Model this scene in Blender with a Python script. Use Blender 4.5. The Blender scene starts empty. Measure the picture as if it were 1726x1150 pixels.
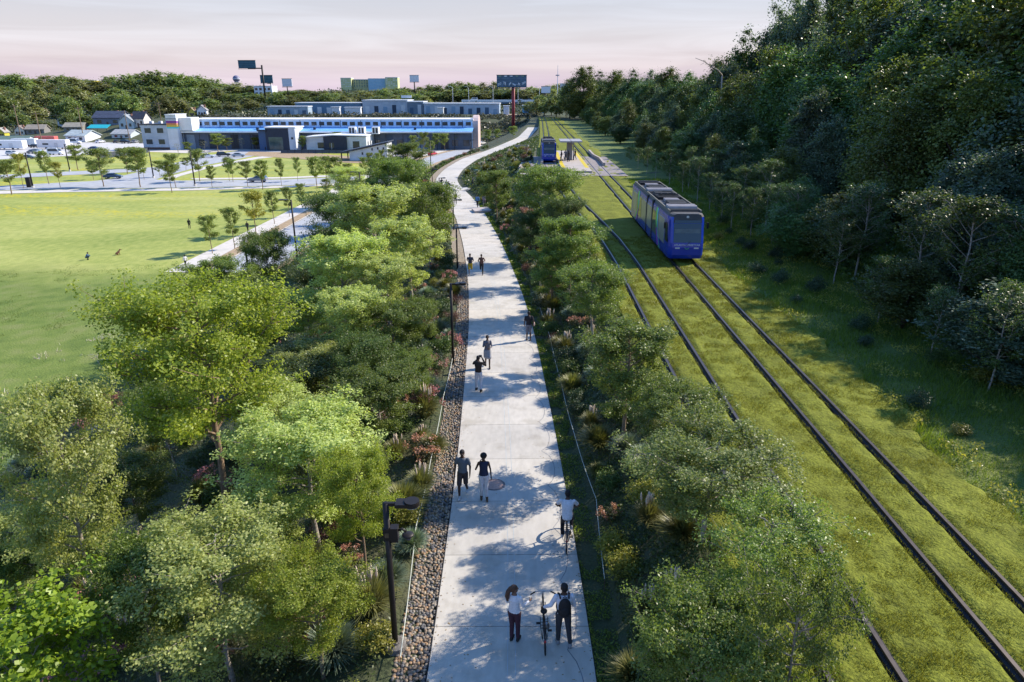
import bpy, bmesh, math, random
import numpy as np
from mathutils import Vector, Matrix
R = math.radians
PI = math.pi
sc = bpy.context.scene
COL = sc.collection
rnd = random.Random(7)

# ------------------------------------------------------------ camera
FPX = 1170.0
EYE = Vector((0, 0, 10.9))
PITCH, YAW = R(19.75), R(1.336)
cam_d = bpy.data.cameras.new('camera')
cam = bpy.data.objects.new('camera', cam_d)
COL.objects.link(cam)
cam_d.sensor_width = 36
cam_d.lens = FPX / 1726 * 36
cam_d.clip_start = .1
cam_d.clip_end = 9000
cam.location = EYE
cam.rotation_euler = (PI / 2 - PITCH, 0, YAW)
sc.camera = cam
CM = cam.rotation_euler.to_matrix()

def ray(px, py):
    return CM @ Vector(((px - 863) / FPX, -(py - 575) / FPX, -1))

def at(px, py, z=0.0):
    d = ray(px, py)
    return EYE + d * ((z - EYE.z) / d.z)

def atY(px, py, Y):
    d = ray(px, py)
    return EYE + d * (Y / d.y)

# ------------------------------------------------------------ path, toe and terrain
_rows = [(1150, 724, 1012, 12.55), (1000, 742, 983, 12.65), (870, 760, 960, 12.85), (760, 775, 943, 13.0), (650, 783, 918, 13.1),
         (570, 789, 905, 13.3), (500, 789, 885, 13.7), (450, 787, 863, 14.1), (410, 781, 845, 14.3), (370, 773, 820, 14.5),
         (340, 763, 797, 14.6), (317, 743, 774, 14.8), (303, 737, 764, 14.9), (285, 753, 777, 14.9), (268, 781, 802, 14.9),
         (255, 820, 840, 14.8), (245, 848, 860, 14.5), (232, 878, 888, 13.7), (218, 891, 901, 12.6), (207, 901, 909, 11.8)]
PY, PX, PZ = [-20., 0.], [0., 0.], [-1.65, -1.65]
for (py, a, b, H) in _rows:
    q = at((a + b) / 2, py, EYE.z - H)
    PY.append(q.y); PX.append(q.x); PZ.append(q.z)
PX[0] = PX[1] = PX[2] - .1
PY += [400., 9000.]; PX += [PX[-1] + 2] * 2; PZ += [-.6, -.6]
def _smooth(Ys, V):                      # resample and smooth
    g = np.concatenate([np.arange(-20, 300, 1.0), np.array([400., 9000.])])
    v = np.interp(g, Ys, V)
    for _ in range(30):
        w = v.copy(); w[1:-3] = .25 * v[:-4] + .5 * v[1:-3] + .25 * v[2:-2]; v = w
    return g, v
GY, GX = _smooth(PY, PX)
_, GZ = _smooth(PY, PZ)
xp = lambda Y: np.interp(Y, GY, GX)
zp = lambda Y: np.interp(Y, GY, GZ)
xtoe = lambda Y: np.interp(Y, [0, 180, 240, 275, 315, 360, 400], [-32.5, -32.5, -29, -24, -15, -6, -5])
bow = lambda Y: -np.interp(Y, [46, 54, 62, 73, 90, 108, 125, 150, 161, 222, 300], [0, -.25, -.8, -1.75, -2.7, -3.35, -3.4, -3.0, -2.6, -1.6, -.6]) * -1
bedl = lambda Y: 4.7 + bow(Y) - np.interp(Y, [90, 104, 135, 150], [0, .6, .6, 0])

def _ss(a, b, v):
    t = np.clip((v - a) / (b - a), 0, 1)
    return t * t * (3 - 2 * t)

def zfar(x, Y):
    w = _ss(-270, -170, x)
    terr = -9.5 * (1 - w) + -.8 * w
    z = -11 + (terr + 11) * _ss(322, 372, Y)
    z = z + (np.where(x < -150, 13.5, 5.0) - terr - 0) * _ss(420, 700, Y) * np.where(Y > 420, 1, 0) * .8
    return z

def zt(x, Y):
    x = np.asarray(x, float); Y = np.asarray(Y, float)
    zf = zfar(x, Y)
    P, Zp, T, B = xp(Y), zp(Y), xtoe(Y), bedl(Y)
    far = _ss(290, 420, Y)
    a = (x - T) / np.maximum((P - 3.3) - T, .5)
    zs = zf + (Zp - zf) * np.clip(a, 0, 1)
    b = (x - (P + 2.5)) / np.maximum(B - .15 - (P + 2.5), .3)
    zr = Zp + (0 - Zp) * np.clip(b, 0, 1)
    z = np.where(x < P - 3.3, zs, np.where(x < P + 2.5, Zp, zr))
    zr2 = np.where(x > 16, .5 * _ss(16, 40, x), 0)
    z = np.where(x > 14, z + zr2, z)
    zend = np.where(x > 0, .6, zf)
    return np.where(Y > 290, z * (1 - far) + np.maximum(zend, zf) * far, z)

def hit(px, py, ymax=900.0):
    """where the ray through a pixel meets the terrain"""
    d = ray(px, py)
    t = np.concatenate([np.arange(8, 120, .15), np.arange(120, ymax, .8)])
    X, Y, Z = EYE.x + d.x * t, EYE.y + d.y * t, EYE.z + d.z * t
    below = np.nonzero(Z <= zt(X, Y))[0]
    i = below[0] if len(below) else len(t) - 1
    return Vector((float(X[i]), float(Y[i]), float(zt(X[i], Y[i]))))

def height_at(p, px, py):
    """height of a vertical standing at p whose top shows at row py"""
    d = ray(px, py)
    t = p.y / d.y
    return EYE.z + d.z * t - p.z

def depth(p):
    return (CM.transposed() @ (p - EYE)).z * -1

# ------------------------------------------------------------ materials
def _nt(name):
    m = bpy.data.materials.new(name); m.use_nodes = True
    n = m.node_tree.nodes; l = m.node_tree.links
    return m, n, l, n['Principled BSDF']

def noise_color(n, l, cols, scale, detail=5, coord='Object', stretch=None, stops=None):
    tc = n.new('ShaderNodeTexCoord')
    src = tc.outputs[coord] if coord != 'World' else n.new('ShaderNodeNewGeometry').outputs['Position']
    if stretch:
        mp = n.new('ShaderNodeMapping'); l.new(src, mp.inputs[0]); mp.inputs['Scale'].default_value = stretch; src = mp.outputs[0]
    nz = n.new('ShaderNodeTexNoise'); nz.inputs['Scale'].default_value = scale; nz.inputs['Detail'].default_value = detail
    l.new(src, nz.inputs['Vector'])
    cr = n.new('ShaderNodeValToRGB'); e = cr.color_ramp.elements
    k = len(cols)
    stops = stops or [.3 + .4 * i / max(1, k - 1) for i in range(k)]
    while len(e) < k: e.new(.5)
    for i in range(k):
        e[i].position = stops[i]; e[i].color = (*cols[i], 1)
    l.new(nz.outputs[0], cr.inputs[0])
    return cr.outputs[0], src, nz

def mixc(n, l, a, b, fac, mode='MIX'):
    m = n.new('ShaderNodeMix'); m.data_type = 'RGBA'; m.blend_type = mode
    for k, v in ((0, fac), (6, a), (7, b)):
        if hasattr(v, 'links') or hasattr(v, 'is_linked'): l.new(v, m.inputs[k])
        else: m.inputs[k].default_value = v if not isinstance(v, tuple) else (*v, 1)
    return m.outputs[2]

def mat(name, col, rough=.75, var=.18, scale=4, bump=0, bscale=30, metal=0, spec=.35, coord='Object'):
    m, n, l, b = _nt(name)
    c1 = tuple(max(0, c * (1 - var)) for c in col); c2 = tuple(min(1, c * (1 + var)) for c in col)
    out, src, _ = noise_color(n, l, [c1, c2], scale, coord=coord)
    l.new(out, b.inputs['Base Color'])
    b.inputs['Roughness'].default_value = rough; b.inputs['Metallic'].default_value = metal
    b.inputs['Specular IOR Level'].default_value = spec
    if bump:
        nz = n.new('ShaderNodeTexNoise'); nz.inputs['Scale'].default_value = bscale; nz.inputs['Detail'].default_value = 6
        l.new(src, nz.inputs['Vector'])
        bp = n.new('ShaderNodeBump'); bp.inputs['Strength'].default_value = bump; bp.inputs['Distance'].default_value = .05
        l.new(nz.outputs[0], bp.inputs['Height']); l.new(bp.outputs[0], b.inputs['Normal'])
    return m

def leafmat(name, c1, c2, trans=.35, spread=.25, rough=.42):
    m, n, l, b = _nt(name)
    geo = n.new('ShaderNodeNewGeometry'); oi = n.new('ShaderNodeObjectInfo')
    cr = n.new('ShaderNodeValToRGB'); e = cr.color_ramp.elements
    e[0].position, e[1].position = 0, 1
    e[0].color, e[1].color = (*c1, 1), (*c2, 1)
    l.new(geo.outputs['Random Per Island'], cr.inputs[0])
    hs = n.new('ShaderNodeHueSaturation')
    mr = n.new('ShaderNodeMapRange'); mr.inputs[3].default_value = 1 - spread; mr.inputs[4].default_value = 1 + spread
    l.new(oi.outputs['Random'], mr.inputs[0]); l.new(mr.outputs[0], hs.inputs['Value'])
    mh = n.new('ShaderNodeMapRange'); mh.inputs[3].default_value = .488; mh.inputs[4].default_value = .503
    l.new(oi.outputs['Random'], mh.inputs[0]); l.new(mh.outputs[0], hs.inputs['Hue'])
    l.new(cr.outputs[0], hs.inputs['Color'])
    l.new(hs.outputs[0], b.inputs['Base Color'])
    b.inputs['Roughness'].default_value = rough; b.inputs['Specular IOR Level'].default_value = .38
    tr = n.new('ShaderNodeBsdfTranslucent'); hb = n.new('ShaderNodeMix'); hb.data_type = 'RGBA'; hb.blend_type = 'MULTIPLY'
    hb.inputs[0].default_value = 1; hb.inputs[7].default_value = (1.3, 1.35, .6, 1)
    l.new(hs.outputs[0], hb.inputs[6]); l.new(hb.outputs[2], tr.inputs[0])
    mx = n.new('ShaderNodeMixShader'); mx.inputs[0].default_value = trans
    l.new(b.outputs[0], mx.inputs[1]); l.new(tr.outputs[0], mx.inputs[2])
    l.new(mx.outputs[0], n['Material Output'].inputs[0])
    return m

def brand(m):   # keep every second look of one colour cheap
    return m

# ------------------------------------------------------------ mesh builder
class MB:
    def __init__(s):
        s.v, s.f, s.m = [], [], []
    def add(s, verts, faces, mi=0):
        o = len(s.v)
        s.v += [tuple(p) for p in verts]
        for f in faces:
            s.f.append(tuple(i + o for i in f)); s.m.append(mi)
        return s
    def box(s, c, size, rz=0, mi=0, rx=0, ry=0):
        hx, hy, hz = size[0] / 2, size[1] / 2, size[2] / 2
        M = Matrix.Translation(c) @ Matrix.Rotation(rz, 4, 'Z') @ Matrix.Rotation(ry, 4, 'Y') @ Matrix.Rotation(rx, 4, 'X')
        vs = [M @ Vector((x * hx, y * hy, z * hz)) for x in (-1, 1) for y in (-1, 1) for z in (-1, 1)]
        return s.add(vs, [(0, 1, 3, 2), (4, 6, 7, 5), (0, 4, 5, 1), (2, 3, 7, 6), (0, 2, 6, 4), (1, 5, 7, 3)], mi)
    def bb(s, x0, x1, y0, y1, z0, z1, mi=0):
        return s.box(((x0 + x1) / 2, (y0 + y1) / 2, (z0 + z1) / 2), (abs(x1 - x0), abs(y1 - y0), abs(z1 - z0)), mi=mi)
    def tube(s, pts, rad, n=8, mi=0, cap=True, flat=1.0):
        pts = [Vector(p) for p in pts]
        if not hasattr(rad, '__len__'): rad = [rad] * len(pts)
        rings = []; up = None
        for i, p in enumerate(pts):
            d = (pts[min(i + 1, len(pts) - 1)] - pts[max(i - 1, 0)])
            d = d.normalized() if d.length > 1e-9 else Vector((0, 0, 1))
            if up is None:
                up = Vector((1, 0, 0)) if abs(d.x) < .9 else Vector((0, 1, 0))
            a = (up - d * up.dot(d)); a = a.normalized() if a.length > 1e-6 else d.orthogonal().normalized()
            up = a; b = d.cross(a)
            rings.append([p + (a * math.cos(2 * PI * k / n) + b * math.sin(2 * PI * k / n) * flat) * rad[i] for k in range(n)])
        vs = [q for r in rings for q in r]
        fs = [(i * n + k, i * n + (k + 1) % n, (i + 1) * n + (k + 1) % n, (i + 1) * n + k) for i in range(len(pts) - 1) for k in range(n)]
        if cap:
            fs.append(tuple(range(n - 1, -1, -1))); fs.append(tuple((len(pts) - 1) * n + k for k in range(n)))
        return s.add(vs, fs, mi)
    def ell(s, c, r, n=12, m=8, mi=0, M=None):
        if not hasattr(r, '__len__'): r = (r, r, r)
        vs = [Vector((0, 0, -1))]
        for j in range(1, m):
            t = -PI / 2 + PI * j / m
            vs += [Vector((math.cos(t) * math.cos(2 * PI * k / n), math.cos(t) * math.sin(2 * PI * k / n), math.sin(t))) for k in range(n)]
        vs.append(Vector((0, 0, 1)))
        fs = [(0, 1 + (k + 1) % n, 1 + k) for k in range(n)]
        for j in range(m - 2):
            fs += [(1 + j * n + k, 1 + j * n + (k + 1) % n, 1 + (j + 1) * n + (k + 1) % n, 1 + (j + 1) * n + k) for k in range(n)]
        last = len(vs) - 1
        fs += [(1 + (m - 2) * n + k, 1 + (m - 2) * n + (k + 1) % n, last) for k in range(n)]
        vs = [Vector((q.x * r[0], q.y * r[1], q.z * r[2])) for q in vs]
        if M is not None: vs = [M @ q for q in vs]
        return s.add([q + Vector(c) for q in vs], fs, mi)
    def cap(s, p, q, r0, r1, n=10):          # tapered limb with round ends
        p, q = Vector(p), Vector(q); d = q - p
        if d.length < 1e-6: return s.ell(p, r0)
        u = d.normalized()
        pts, rs = [], []
        for a in (-90, -55, -25): pts.append(p + u * r0 * math.sin(R(a))); rs.append(max(r0 * math.cos(R(a)), .0008))
        pts.append(p); rs.append(r0)
        pts.append(q); rs.append(r1)
        for a in (25, 55, 90): pts.append(q + u * r1 * math.sin(R(a))); rs.append(max(r1 * math.cos(R(a)), .0008))
        return s.tube(pts, rs, n)
    def loft(s, secs, n=14):                 # list of (centre, rx, ry), ellipses stacked in z
        vs = []
        for (c, rx, ry) in secs:
            vs += [(c[0] + rx * math.cos(2 * PI * k / n), c[1] + ry * math.sin(2 * PI * k / n), c[2]) for k in range(n)]
        fs = [(i * n + k, i * n + (k + 1) % n, (i + 1) * n + (k + 1) % n, (i + 1) * n + k) for i in range(len(secs) - 1) for k in range(n)]
        fs.append(tuple(range(n - 1, -1, -1))); fs.append(tuple((len(secs) - 1) * n + k for k in range(n)))
        return s.add(vs, fs)
    def prism(s, poly, axis, a, b, mi=0):    # polygon in the two other axes swept from a to b
        k = len(poly)
        def P(u, v, w):
            return {'x': (w, u, v), 'y': (u, w, v), 'z': (u, v, w)}[axis]
        vs = [P(u, v, a) for u, v in poly] + [P(u, v, b) for u, v in poly]
        fs = [tuple(range(k - 1, -1, -1)), tuple(range(k, 2 * k))] + [(i, (i + 1) % k, k + (i + 1) % k, k + i) for i in range(k)]
        return s.add(vs, fs, mi)
    def mesh(s, name, mats, smooth=False):
        me = bpy.data.meshes.new(name)
        me.from_pydata(s.v, [], s.f)
        for m in (mats if isinstance(mats, (list, tuple)) else [mats]): me.materials.append(m)
        if any(s.m): me.polygons.foreach_set('material_index', s.m)
        bm = bmesh.new(); bm.from_mesh(me); bmesh.ops.recalc_face_normals(bm, faces=bm.faces); bm.to_mesh(me); bm.free()
        if smooth: me.polygons.foreach_set('use_smooth', [True] * len(me.polygons))
        me.update()
        return me
    def build(s, name, mats, parent=None, smooth=False, loc=None):
        o = bpy.data.objects.new(name, s.mesh(name, mats, smooth))
        COL.objects.link(o)
        if parent is not None: o.parent = parent
        if loc is not None: o.location = loc
        return o

def tag(o, label=None, cat=None, group=None, kind=None):
    if label: o['label'] = label
    if cat: o['category'] = cat
    if group: o['group'] = group
    if kind: o['kind'] = kind
    return o

def empty(name, loc, rz=0, label=None, cat=None, group=None):
    o = bpy.data.objects.new(name, None); COL.objects.link(o)
    o.empty_display_size = .2
    o.location = loc; o.rotation_euler = (0, 0, rz)
    return tag(o, label, cat, group)

def obj(name, mesh, parent=None, loc=None):
    o = bpy.data.objects.new(name, mesh); COL.objects.link(o)
    if parent is not None: o.parent = parent
    if loc is not None: o.location = loc
    return o

def copy_tree(o, parent=None):
    c = o.copy(); COL.objects.link(c); c.parent = parent
    for ch in list(o.children): copy_tree(ch, c)
    return c

ORD = 'first second third fourth fifth sixth seventh eighth ninth tenth eleventh twelfth thirteenth fourteenth fifteenth sixteenth seventeenth eighteenth nineteenth twentieth'.split()

def grid_mesh(name, XX, YY, ZZ, m, smooth=True):
    r, c = XX.shape
    v = np.stack([XX, YY, ZZ], -1).reshape(-1, 3)
    i = np.arange(r * c).reshape(r, c)
    f = np.stack([i[:-1, :-1], i[:-1, 1:], i[1:, 1:], i[1:, :-1]], -1).reshape(-1, 4)
    me = bpy.data.meshes.new(name); me.from_pydata(v.tolist(), [], f.tolist())
    me.materials.append(m)
    if smooth: me.polygons.foreach_set('use_smooth', [True] * len(me.polygons))
    return me

def vnoise(x, y, s, seed=0):
    """cheap smooth value noise for numpy arrays"""
    x = np.asarray(x, float) / s + seed * 17.3; y = np.asarray(y, float) / s + seed * 9.7
    xi, yi = np.floor(x), np.floor(y); fx, fy = x - xi, y - yi
    fx = fx * fx * (3 - 2 * fx); fy = fy * fy * (3 - 2 * fy)
    h = lambda a, b: (np.sin(a * 127.1 + b * 311.7 + seed) * 43758.5453) % 1.0
    return (h(xi, yi) * (1 - fx) + h(xi + 1, yi) * fx) * (1 - fy) + (h(xi, yi + 1) * (1 - fx) + h(xi + 1, yi + 1) * fx) * fy
# ------------------------------------------------------------ sun, sky, exposure
SUN_E, SUN_A = R(36.5), math.atan2(.90, .44)          # elevation; azimuth from +Y towards +X
sd = Vector((math.sin(SUN_A) * math.cos(SUN_E), math.cos(SUN_A) * math.cos(SUN_E), math.sin(SUN_E)))
ld = bpy.data.lights.new('sun', 'SUN'); ld.energy = 4.0; ld.angle = R(.6); ld.color = (1, .91, .77)
lo = bpy.data.objects.new('sun', ld); COL.objects.link(lo)
lo.rotation_euler = sd.to_track_quat('Z', 'Y').to_euler(); lo.location = (60, 40, 60)
w = bpy.data.worlds.new('World'); sc.world = w; w.use_nodes = True
n, l = w.node_tree.nodes, w.node_tree.links
bg = n['Background']
sky = n.new('ShaderNodeTexSky'); sky.sky_type = 'NISHITA'; sky.sun_disc = False
sky.sun_elevation = SUN_E; sky.sun_rotation = SUN_A; sky.air_density = 1.0; sky.dust_density = .1; sky.ozone_density = 9.0
tc = n.new('ShaderNodeTexCoord'); sep = n.new('ShaderNodeSeparateXYZ'); l.new(tc.outputs['Generated'], sep.inputs[0])
# veil of high thin cloud: lavender and rose low down, grey white above, gone towards the zenith
ramp = n.new('ShaderNodeValToRGB'); e = ramp.color_ramp.elements
stops = [(0.0, (2.55, 2.08, 2.52)), (0.012, (2.65, 2.21, 2.58)), (0.034, (2.84, 2.5, 2.6)), (0.066, (2.86, 2.76, 2.91)), (0.105, (2.52, 2.63, 2.94)), (0.2, (1.87, 2.29, 2.91))]
while len(e) < len(stops): e.new(.5)
for i, (p, c) in enumerate(stops): e[i].position = p; e[i].color = (*[v / 8 for v in c], 1)
mp = n.new('ShaderNodeMapping'); mp.inputs['Scale'].default_value = (1.0, 1.0, 16.0)
l.new(tc.outputs['Generated'], mp.inputs[0])
cn = n.new('ShaderNodeTexNoise'); cn.inputs['Scale'].default_value = 2.6; cn.inputs['Detail'].default_value = 7; cn.inputs['Roughness'].default_value = .5; cn.inputs['Distortion'].default_value = .8
l.new(mp.outputs[0], cn.inputs['Vector'])
jig = n.new('ShaderNodeMath'); jig.operation = 'MULTIPLY_ADD'; jig.inputs[1].default_value = .04; jig.inputs[2].default_value = -.02
l.new(cn.outputs[0], jig.inputs[0])
ad = n.new('ShaderNodeMath'); ad.operation = 'ADD'; l.new(sep.outputs[2], ad.inputs[0]); l.new(jig.outputs[0], ad.inputs[1])
l.new(ad.outputs[0], ramp.inputs[0])
cl = n.new('ShaderNodeMapRange'); cl.inputs[1].default_value = .35; cl.inputs[2].default_value = .7; cl.inputs[3].default_value = .88; cl.inputs[4].default_value = 1.06
l.new(cn.outputs[0], cl.inputs[0])
vm = n.new('ShaderNodeVectorMath'); vm.operation = 'SCALE'; l.new(ramp.outputs[0], vm.inputs[0]); l.new(cl.outputs[0], vm.inputs['Scale'])
vs8 = n.new('ShaderNodeVectorMath'); vs8.operation = 'SCALE'; vs8.inputs['Scale'].default_value = 8; l.new(vm.outputs[0], vs8.inputs[0])
fac = n.new('ShaderNodeMapRange'); fac.interpolation_type = 'SMOOTHSTEP'
fac.inputs[1].default_value = .115; fac.inputs[2].default_value = .18; fac.inputs[3].default_value = 1; fac.inputs[4].default_value = .0
l.new(sep.outputs[2], fac.inputs[0])
mx = n.new('ShaderNodeMix'); mx.data_type = 'RGBA'
l.new(fac.outputs[0], mx.inputs[0]); l.new(sky.outputs[0], mx.inputs[6]); l.new(vs8.outputs[0], mx.inputs[7])
l.new(mx.outputs[2], bg.inputs[0]); bg.inputs[1].default_value = .15
sc.view_settings.view_transform = 'Standard'; sc.view_settings.look = 'None'; sc.view_settings.gamma = 1
sc.view_settings.use_curve_mapping = False
sc.view_settings.exposure = 1.0
cy = sc.cycles
cy.max_bounces = 6; cy.diffuse_bounces = 3; cy.glossy_bounces = 2; cy.transmission_bounces = 2; cy.transparent_max_bounces = 4
cy.use_denoising = True

# ------------------------------------------------------------ ground sheet
def ground_mat():
    m, n, l, b = _nt('ground_soil_and_grass')
    c1, src, _ = noise_color(n, l, [(.04, .065, .018), (.07, .095, .028), (.12, .11, .05)], .35, 8, 'World')
    c2, _, _ = noise_color(n, l, [(.035, .045, .02), (.06, .05, .035)], 3.5, 6, 'World')
    l.new(mixc(n, l, c1, c2, .5), b.inputs['Base Color']); b.inputs['Roughness'].default_value = .95
    nz = n.new('ShaderNodeTexNoise'); nz.inputs['Scale'].default_value = 5; nz.inputs['Detail'].default_value = 8; l.new(src, nz.inputs['Vector'])
    bp = n.new('ShaderNodeBump'); bp.inputs['Strength'].default_value = .8; bp.inputs['Distance'].default_value = .2
    l.new(nz.outputs[0], bp.inputs['Height']); l.new(bp.outputs[0], b.inputs['Normal'])
    return m
Ys = np.concatenate([np.arange(-30, 70, 1.5), np.arange(70, 330, 4), np.arange(330, 720, 12), np.array([760, 850, 1000, 1300, 1800, 2600, 4000, 7000])])
XXr = []
for Y in Ys:
    P, T, B = float(xp(Y)), float(xtoe(Y)), float(bedl(Y))
    row = [-5000, -2500, -1500, -900, -600, -450, -350, -300, -270, -245, -220, -195, -170, -150, -120, -100, -80, -65, -55, -48, -40]
    row = [v for v in row]
    row += list(np.linspace(T, P - 3.3, 14)) + list(np.linspace(P - 2.8, P + 2.5, 4)) + list(np.linspace(P + 2.5, max(B - .15, P + 2.9), 5)[1:]) + [max(B, P + 3)]
    row += [14, 16, 20, 24, 28, 33, 40, 60, 90, 130, 200, 350, 700, 1500, 2600, 5000]
    row = np.maximum.accumulate(np.array(row, float) + np.arange(len(row)) * 1e-4)
    XXr.append(row)
XX = np.array(XXr); YY = np.repeat(Ys[:, None], XX.shape[1], 1)
ZZ = zt(XX, YY) - .08 + (vnoise(XX, YY, 2.5, 3) - .5) * .12 * (XX < xp(YY) - 4) * (XX > xtoe(YY))
tag(obj('ground', grid_mesh('ground', XX, YY, ZZ, ground_mat())), 'rolling ground of soil and rough grass under everything', 'ground', kind='structure')

# ------------------------------------------------------------ lawn (the low park on the left)
def lawn_mat():
    m, n, l, b = _nt('mown_lawn')
    c1, src, _ = noise_color(n, l, [(.20, .255, .05), (.31, .345, .08), (.44, .43, .14)], .045, 7, 'World', (1, 2.6, 1))
    c2, _, _ = noise_color(n, l, [(.15, .21, .04), (.40, .40, .12)], 1.1, 8, 'World', (1, .6, 1))
    c = mixc(n, l, c1, c2, .45)
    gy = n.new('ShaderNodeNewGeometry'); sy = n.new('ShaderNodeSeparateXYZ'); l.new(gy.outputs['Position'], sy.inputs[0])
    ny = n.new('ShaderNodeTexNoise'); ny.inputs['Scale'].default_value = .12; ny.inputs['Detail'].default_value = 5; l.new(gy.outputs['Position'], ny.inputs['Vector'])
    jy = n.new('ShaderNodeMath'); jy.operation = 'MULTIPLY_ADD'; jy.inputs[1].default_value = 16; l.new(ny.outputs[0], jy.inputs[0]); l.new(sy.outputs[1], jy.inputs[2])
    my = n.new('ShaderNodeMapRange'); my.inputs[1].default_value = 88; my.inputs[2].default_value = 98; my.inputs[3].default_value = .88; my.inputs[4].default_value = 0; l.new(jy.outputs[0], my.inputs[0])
    shade_c, _, _ = noise_color(n, l, [(.075, .125, .022), (.125, .175, .034), (.165, .19, .06)], .5, 9, 'World')  # near lawn colour darkened to stand for cloud shade
    c = mixc(n, l, c, shade_c, my.outputs[0])
    # strips of yellow flowers
    mp = n.new('ShaderNodeMapping'); mp.inputs['Scale'].default_value = (.02, .085, 1); mp.inputs['Location'].default_value = (1.3, .3, 0); l.new(src.node.inputs[0].links[0].from_socket, mp.inputs[0])
    nb = n.new('ShaderNodeTexNoise'); nb.inputs['Scale'].default_value = 1; nb.inputs['Detail'].default_value = 3; l.new(mp.outputs[0], nb.inputs['Vector'])
    g = n.new('ShaderNodeNewGeometry'); sp = n.new('ShaderNodeSeparateXYZ'); l.new(g.outputs['Position'], sp.inputs[0])
    yr = n.new('ShaderNodeMapRange'); yr.inputs[1].default_value = 118; yr.inputs[2].default_value = 140; l.new(sp.outputs[1], yr.inputs[0])
    a = n.new('ShaderNodeMapRange'); a.inputs[1].default_value = .5; a.inputs[2].default_value = .62; l.new(nb.outputs[0], a.inputs[0])
    fl = n.new('ShaderNodeTexNoise'); fl.inputs['Scale'].default_value = 1.6; fl.inputs['Detail'].default_value = 5; l.new(g.outputs['Position'], fl.inputs['Vector'])
    fr = n.new('ShaderNodeMapRange'); fr.inputs[1].default_value = .48; fr.inputs[2].default_value = .6; l.new(fl.outputs[0], fr.inputs[0])
    m1 = n.new('ShaderNodeMath'); m1.operation = 'MULTIPLY'; l.new(a.outputs[0], m1.inputs[0]); l.new(fr.outputs[0], m1.inputs[1])
    m2 = n.new('ShaderNodeMath'); m2.operation = 'MULTIPLY'; l.new(m1.outputs[0], m2.inputs[0]); l.new(yr.outputs[0], m2.inputs[1])
    c = mixc(n, l, c, (.50, .42, .02), m2.outputs[0])
    l.new(c, b.inputs['Base Color']); b.inputs['Roughness'].default_value = .9; b.inputs['Specular IOR Level'].default_value = .2
    nz = n.new('ShaderNodeTexNoise'); nz.inputs['Scale'].default_value = 6; nz.inputs['Detail'].default_value = 8; l.new(g.outputs['Position'], nz.inputs['Vector'])
    bp = n.new('ShaderNodeBump'); bp.inputs['Strength'].default_value = .7; bp.inputs['Distance'].default_value = .12
    l.new(nz.outputs[0], bp.inputs['Height']); l.new(bp.outputs[0], b.inputs['Normal'])
    return m
ly = np.concatenate([np.arange(10, 300, 4.0)])
LX = np.array([np.linspace(-330, float(xtoe(Y)) + .6, 60) for Y in ly]); LY = np.repeat(ly[:, None], 60, 1)
LZ = np.full_like(LX, -11.0) + (vnoise(LX, LY, 14, 5) - .5) * .25 * (LY < 84)
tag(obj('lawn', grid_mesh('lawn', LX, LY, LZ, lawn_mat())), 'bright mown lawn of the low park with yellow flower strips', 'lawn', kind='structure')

# ------------------------------------------------------------ roads and pavements of the low park
M_ASPH = mat('road_asphalt_pale', (.36, .37, .39), .85, .12, .6, .2, 20, coord='Object')
M_CONC = mat('pavement_concrete', (.55, .51, .46), .85, .08, 1.2, .1, 30)
M_TAN = mat('tan_mulch_verge', (.34, .25, .155), .95, .25, 2.5, .3, 30)
M_LOT = mat('car_park_concrete', (.50, .48, .46), .9, .15, .8)
def sheet(name, px, z, m, label, cat, thick=.0):
    vs = [at(a, b, -11) for a, b in px]
    mb = MB(); mb.add([(p.x, p.y, z) for p in vs], [tuple(range(len(vs)))])
    o = mb.build(name, m); bm = bmesh.new(); bm.from_mesh(o.data); bmesh.ops.triangulate(bm, faces=bm.faces); bm.to_mesh(o.data); bm.free()
    if o.data.polygons and sum(p.normal.z for p in o.data.polygons) < 0: o.data.flip_normals()
    return tag(o, label, cat, kind='structure')
def ribbon(name, pts, w0, w1, z, m, label, cat, dz=0.0):
    """strip between offsets w0 and w1 from a centre line"""
    P = [Vector((a, b, 0)) for a, b in pts]; V, Fc = [], []
    for i, p in enumerate(P):
        d = (P[min(i + 1, len(P) - 1)] - P[max(i - 1, 0)]).normalized(); nr = Vector((d.y, -d.x, 0))
        for wd in (w0, w1):
            q = p + nr * wd
            zz = z if z is not None else float(zt(q.x, q.y)) + dz
            V.append((q.x, q.y, zz))
    for i in range(len(P) - 1): Fc.append((2 * i, 2 * i + 1, 2 * i + 3, 2 * i + 2))
    mb = MB(); mb.add(V, Fc); return tag(mb.build(name, m), label, cat, kind='structure')
main = [(-37, 86), (-37, 110), (-37, 140), (-37, 170), (-37, 195), (-36, 215), (-34, 235), (-31, 255), (-27, 275), (-22, 295), (-17, 313)]
main2 = main + [(-12, 330), (-8, 345)]
ribbon('road', main, -4.2, 3.8, -10.95, M_ASPH, 'long pale asphalt street running along the foot of the tree slope', 'road')
ribbon('pavement', main, -9.7, -6.4, -10.93, M_CONC, 'concrete pavement beside the long street', 'pavement')
ribbon('verge', main, -6.4, -4.35, -10.94, M_TAN, 'tan mulch verge between pavement and street', 'verge')
ribbon('kerb', main, -4.35, -4.1, -10.86, M_CONC, 'pale kerb of the long street', 'kerb')
ribbon('far_verge', main, 3.8, 7.2, -10.94, M_TAN, 'tan mulch verge on the slope side of the long street', 'verge')
sheet('cross_road', [(-60, 317), (110, 308), (200, 304), (300, 305), (480, 303), (625, 297), (622, 307), (480, 313), (300, 317), (200, 318), (100, 319), (-60, 323)], -10.94, M_ASPH, 'pale asphalt cross street between the two lawns', 'road')
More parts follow.
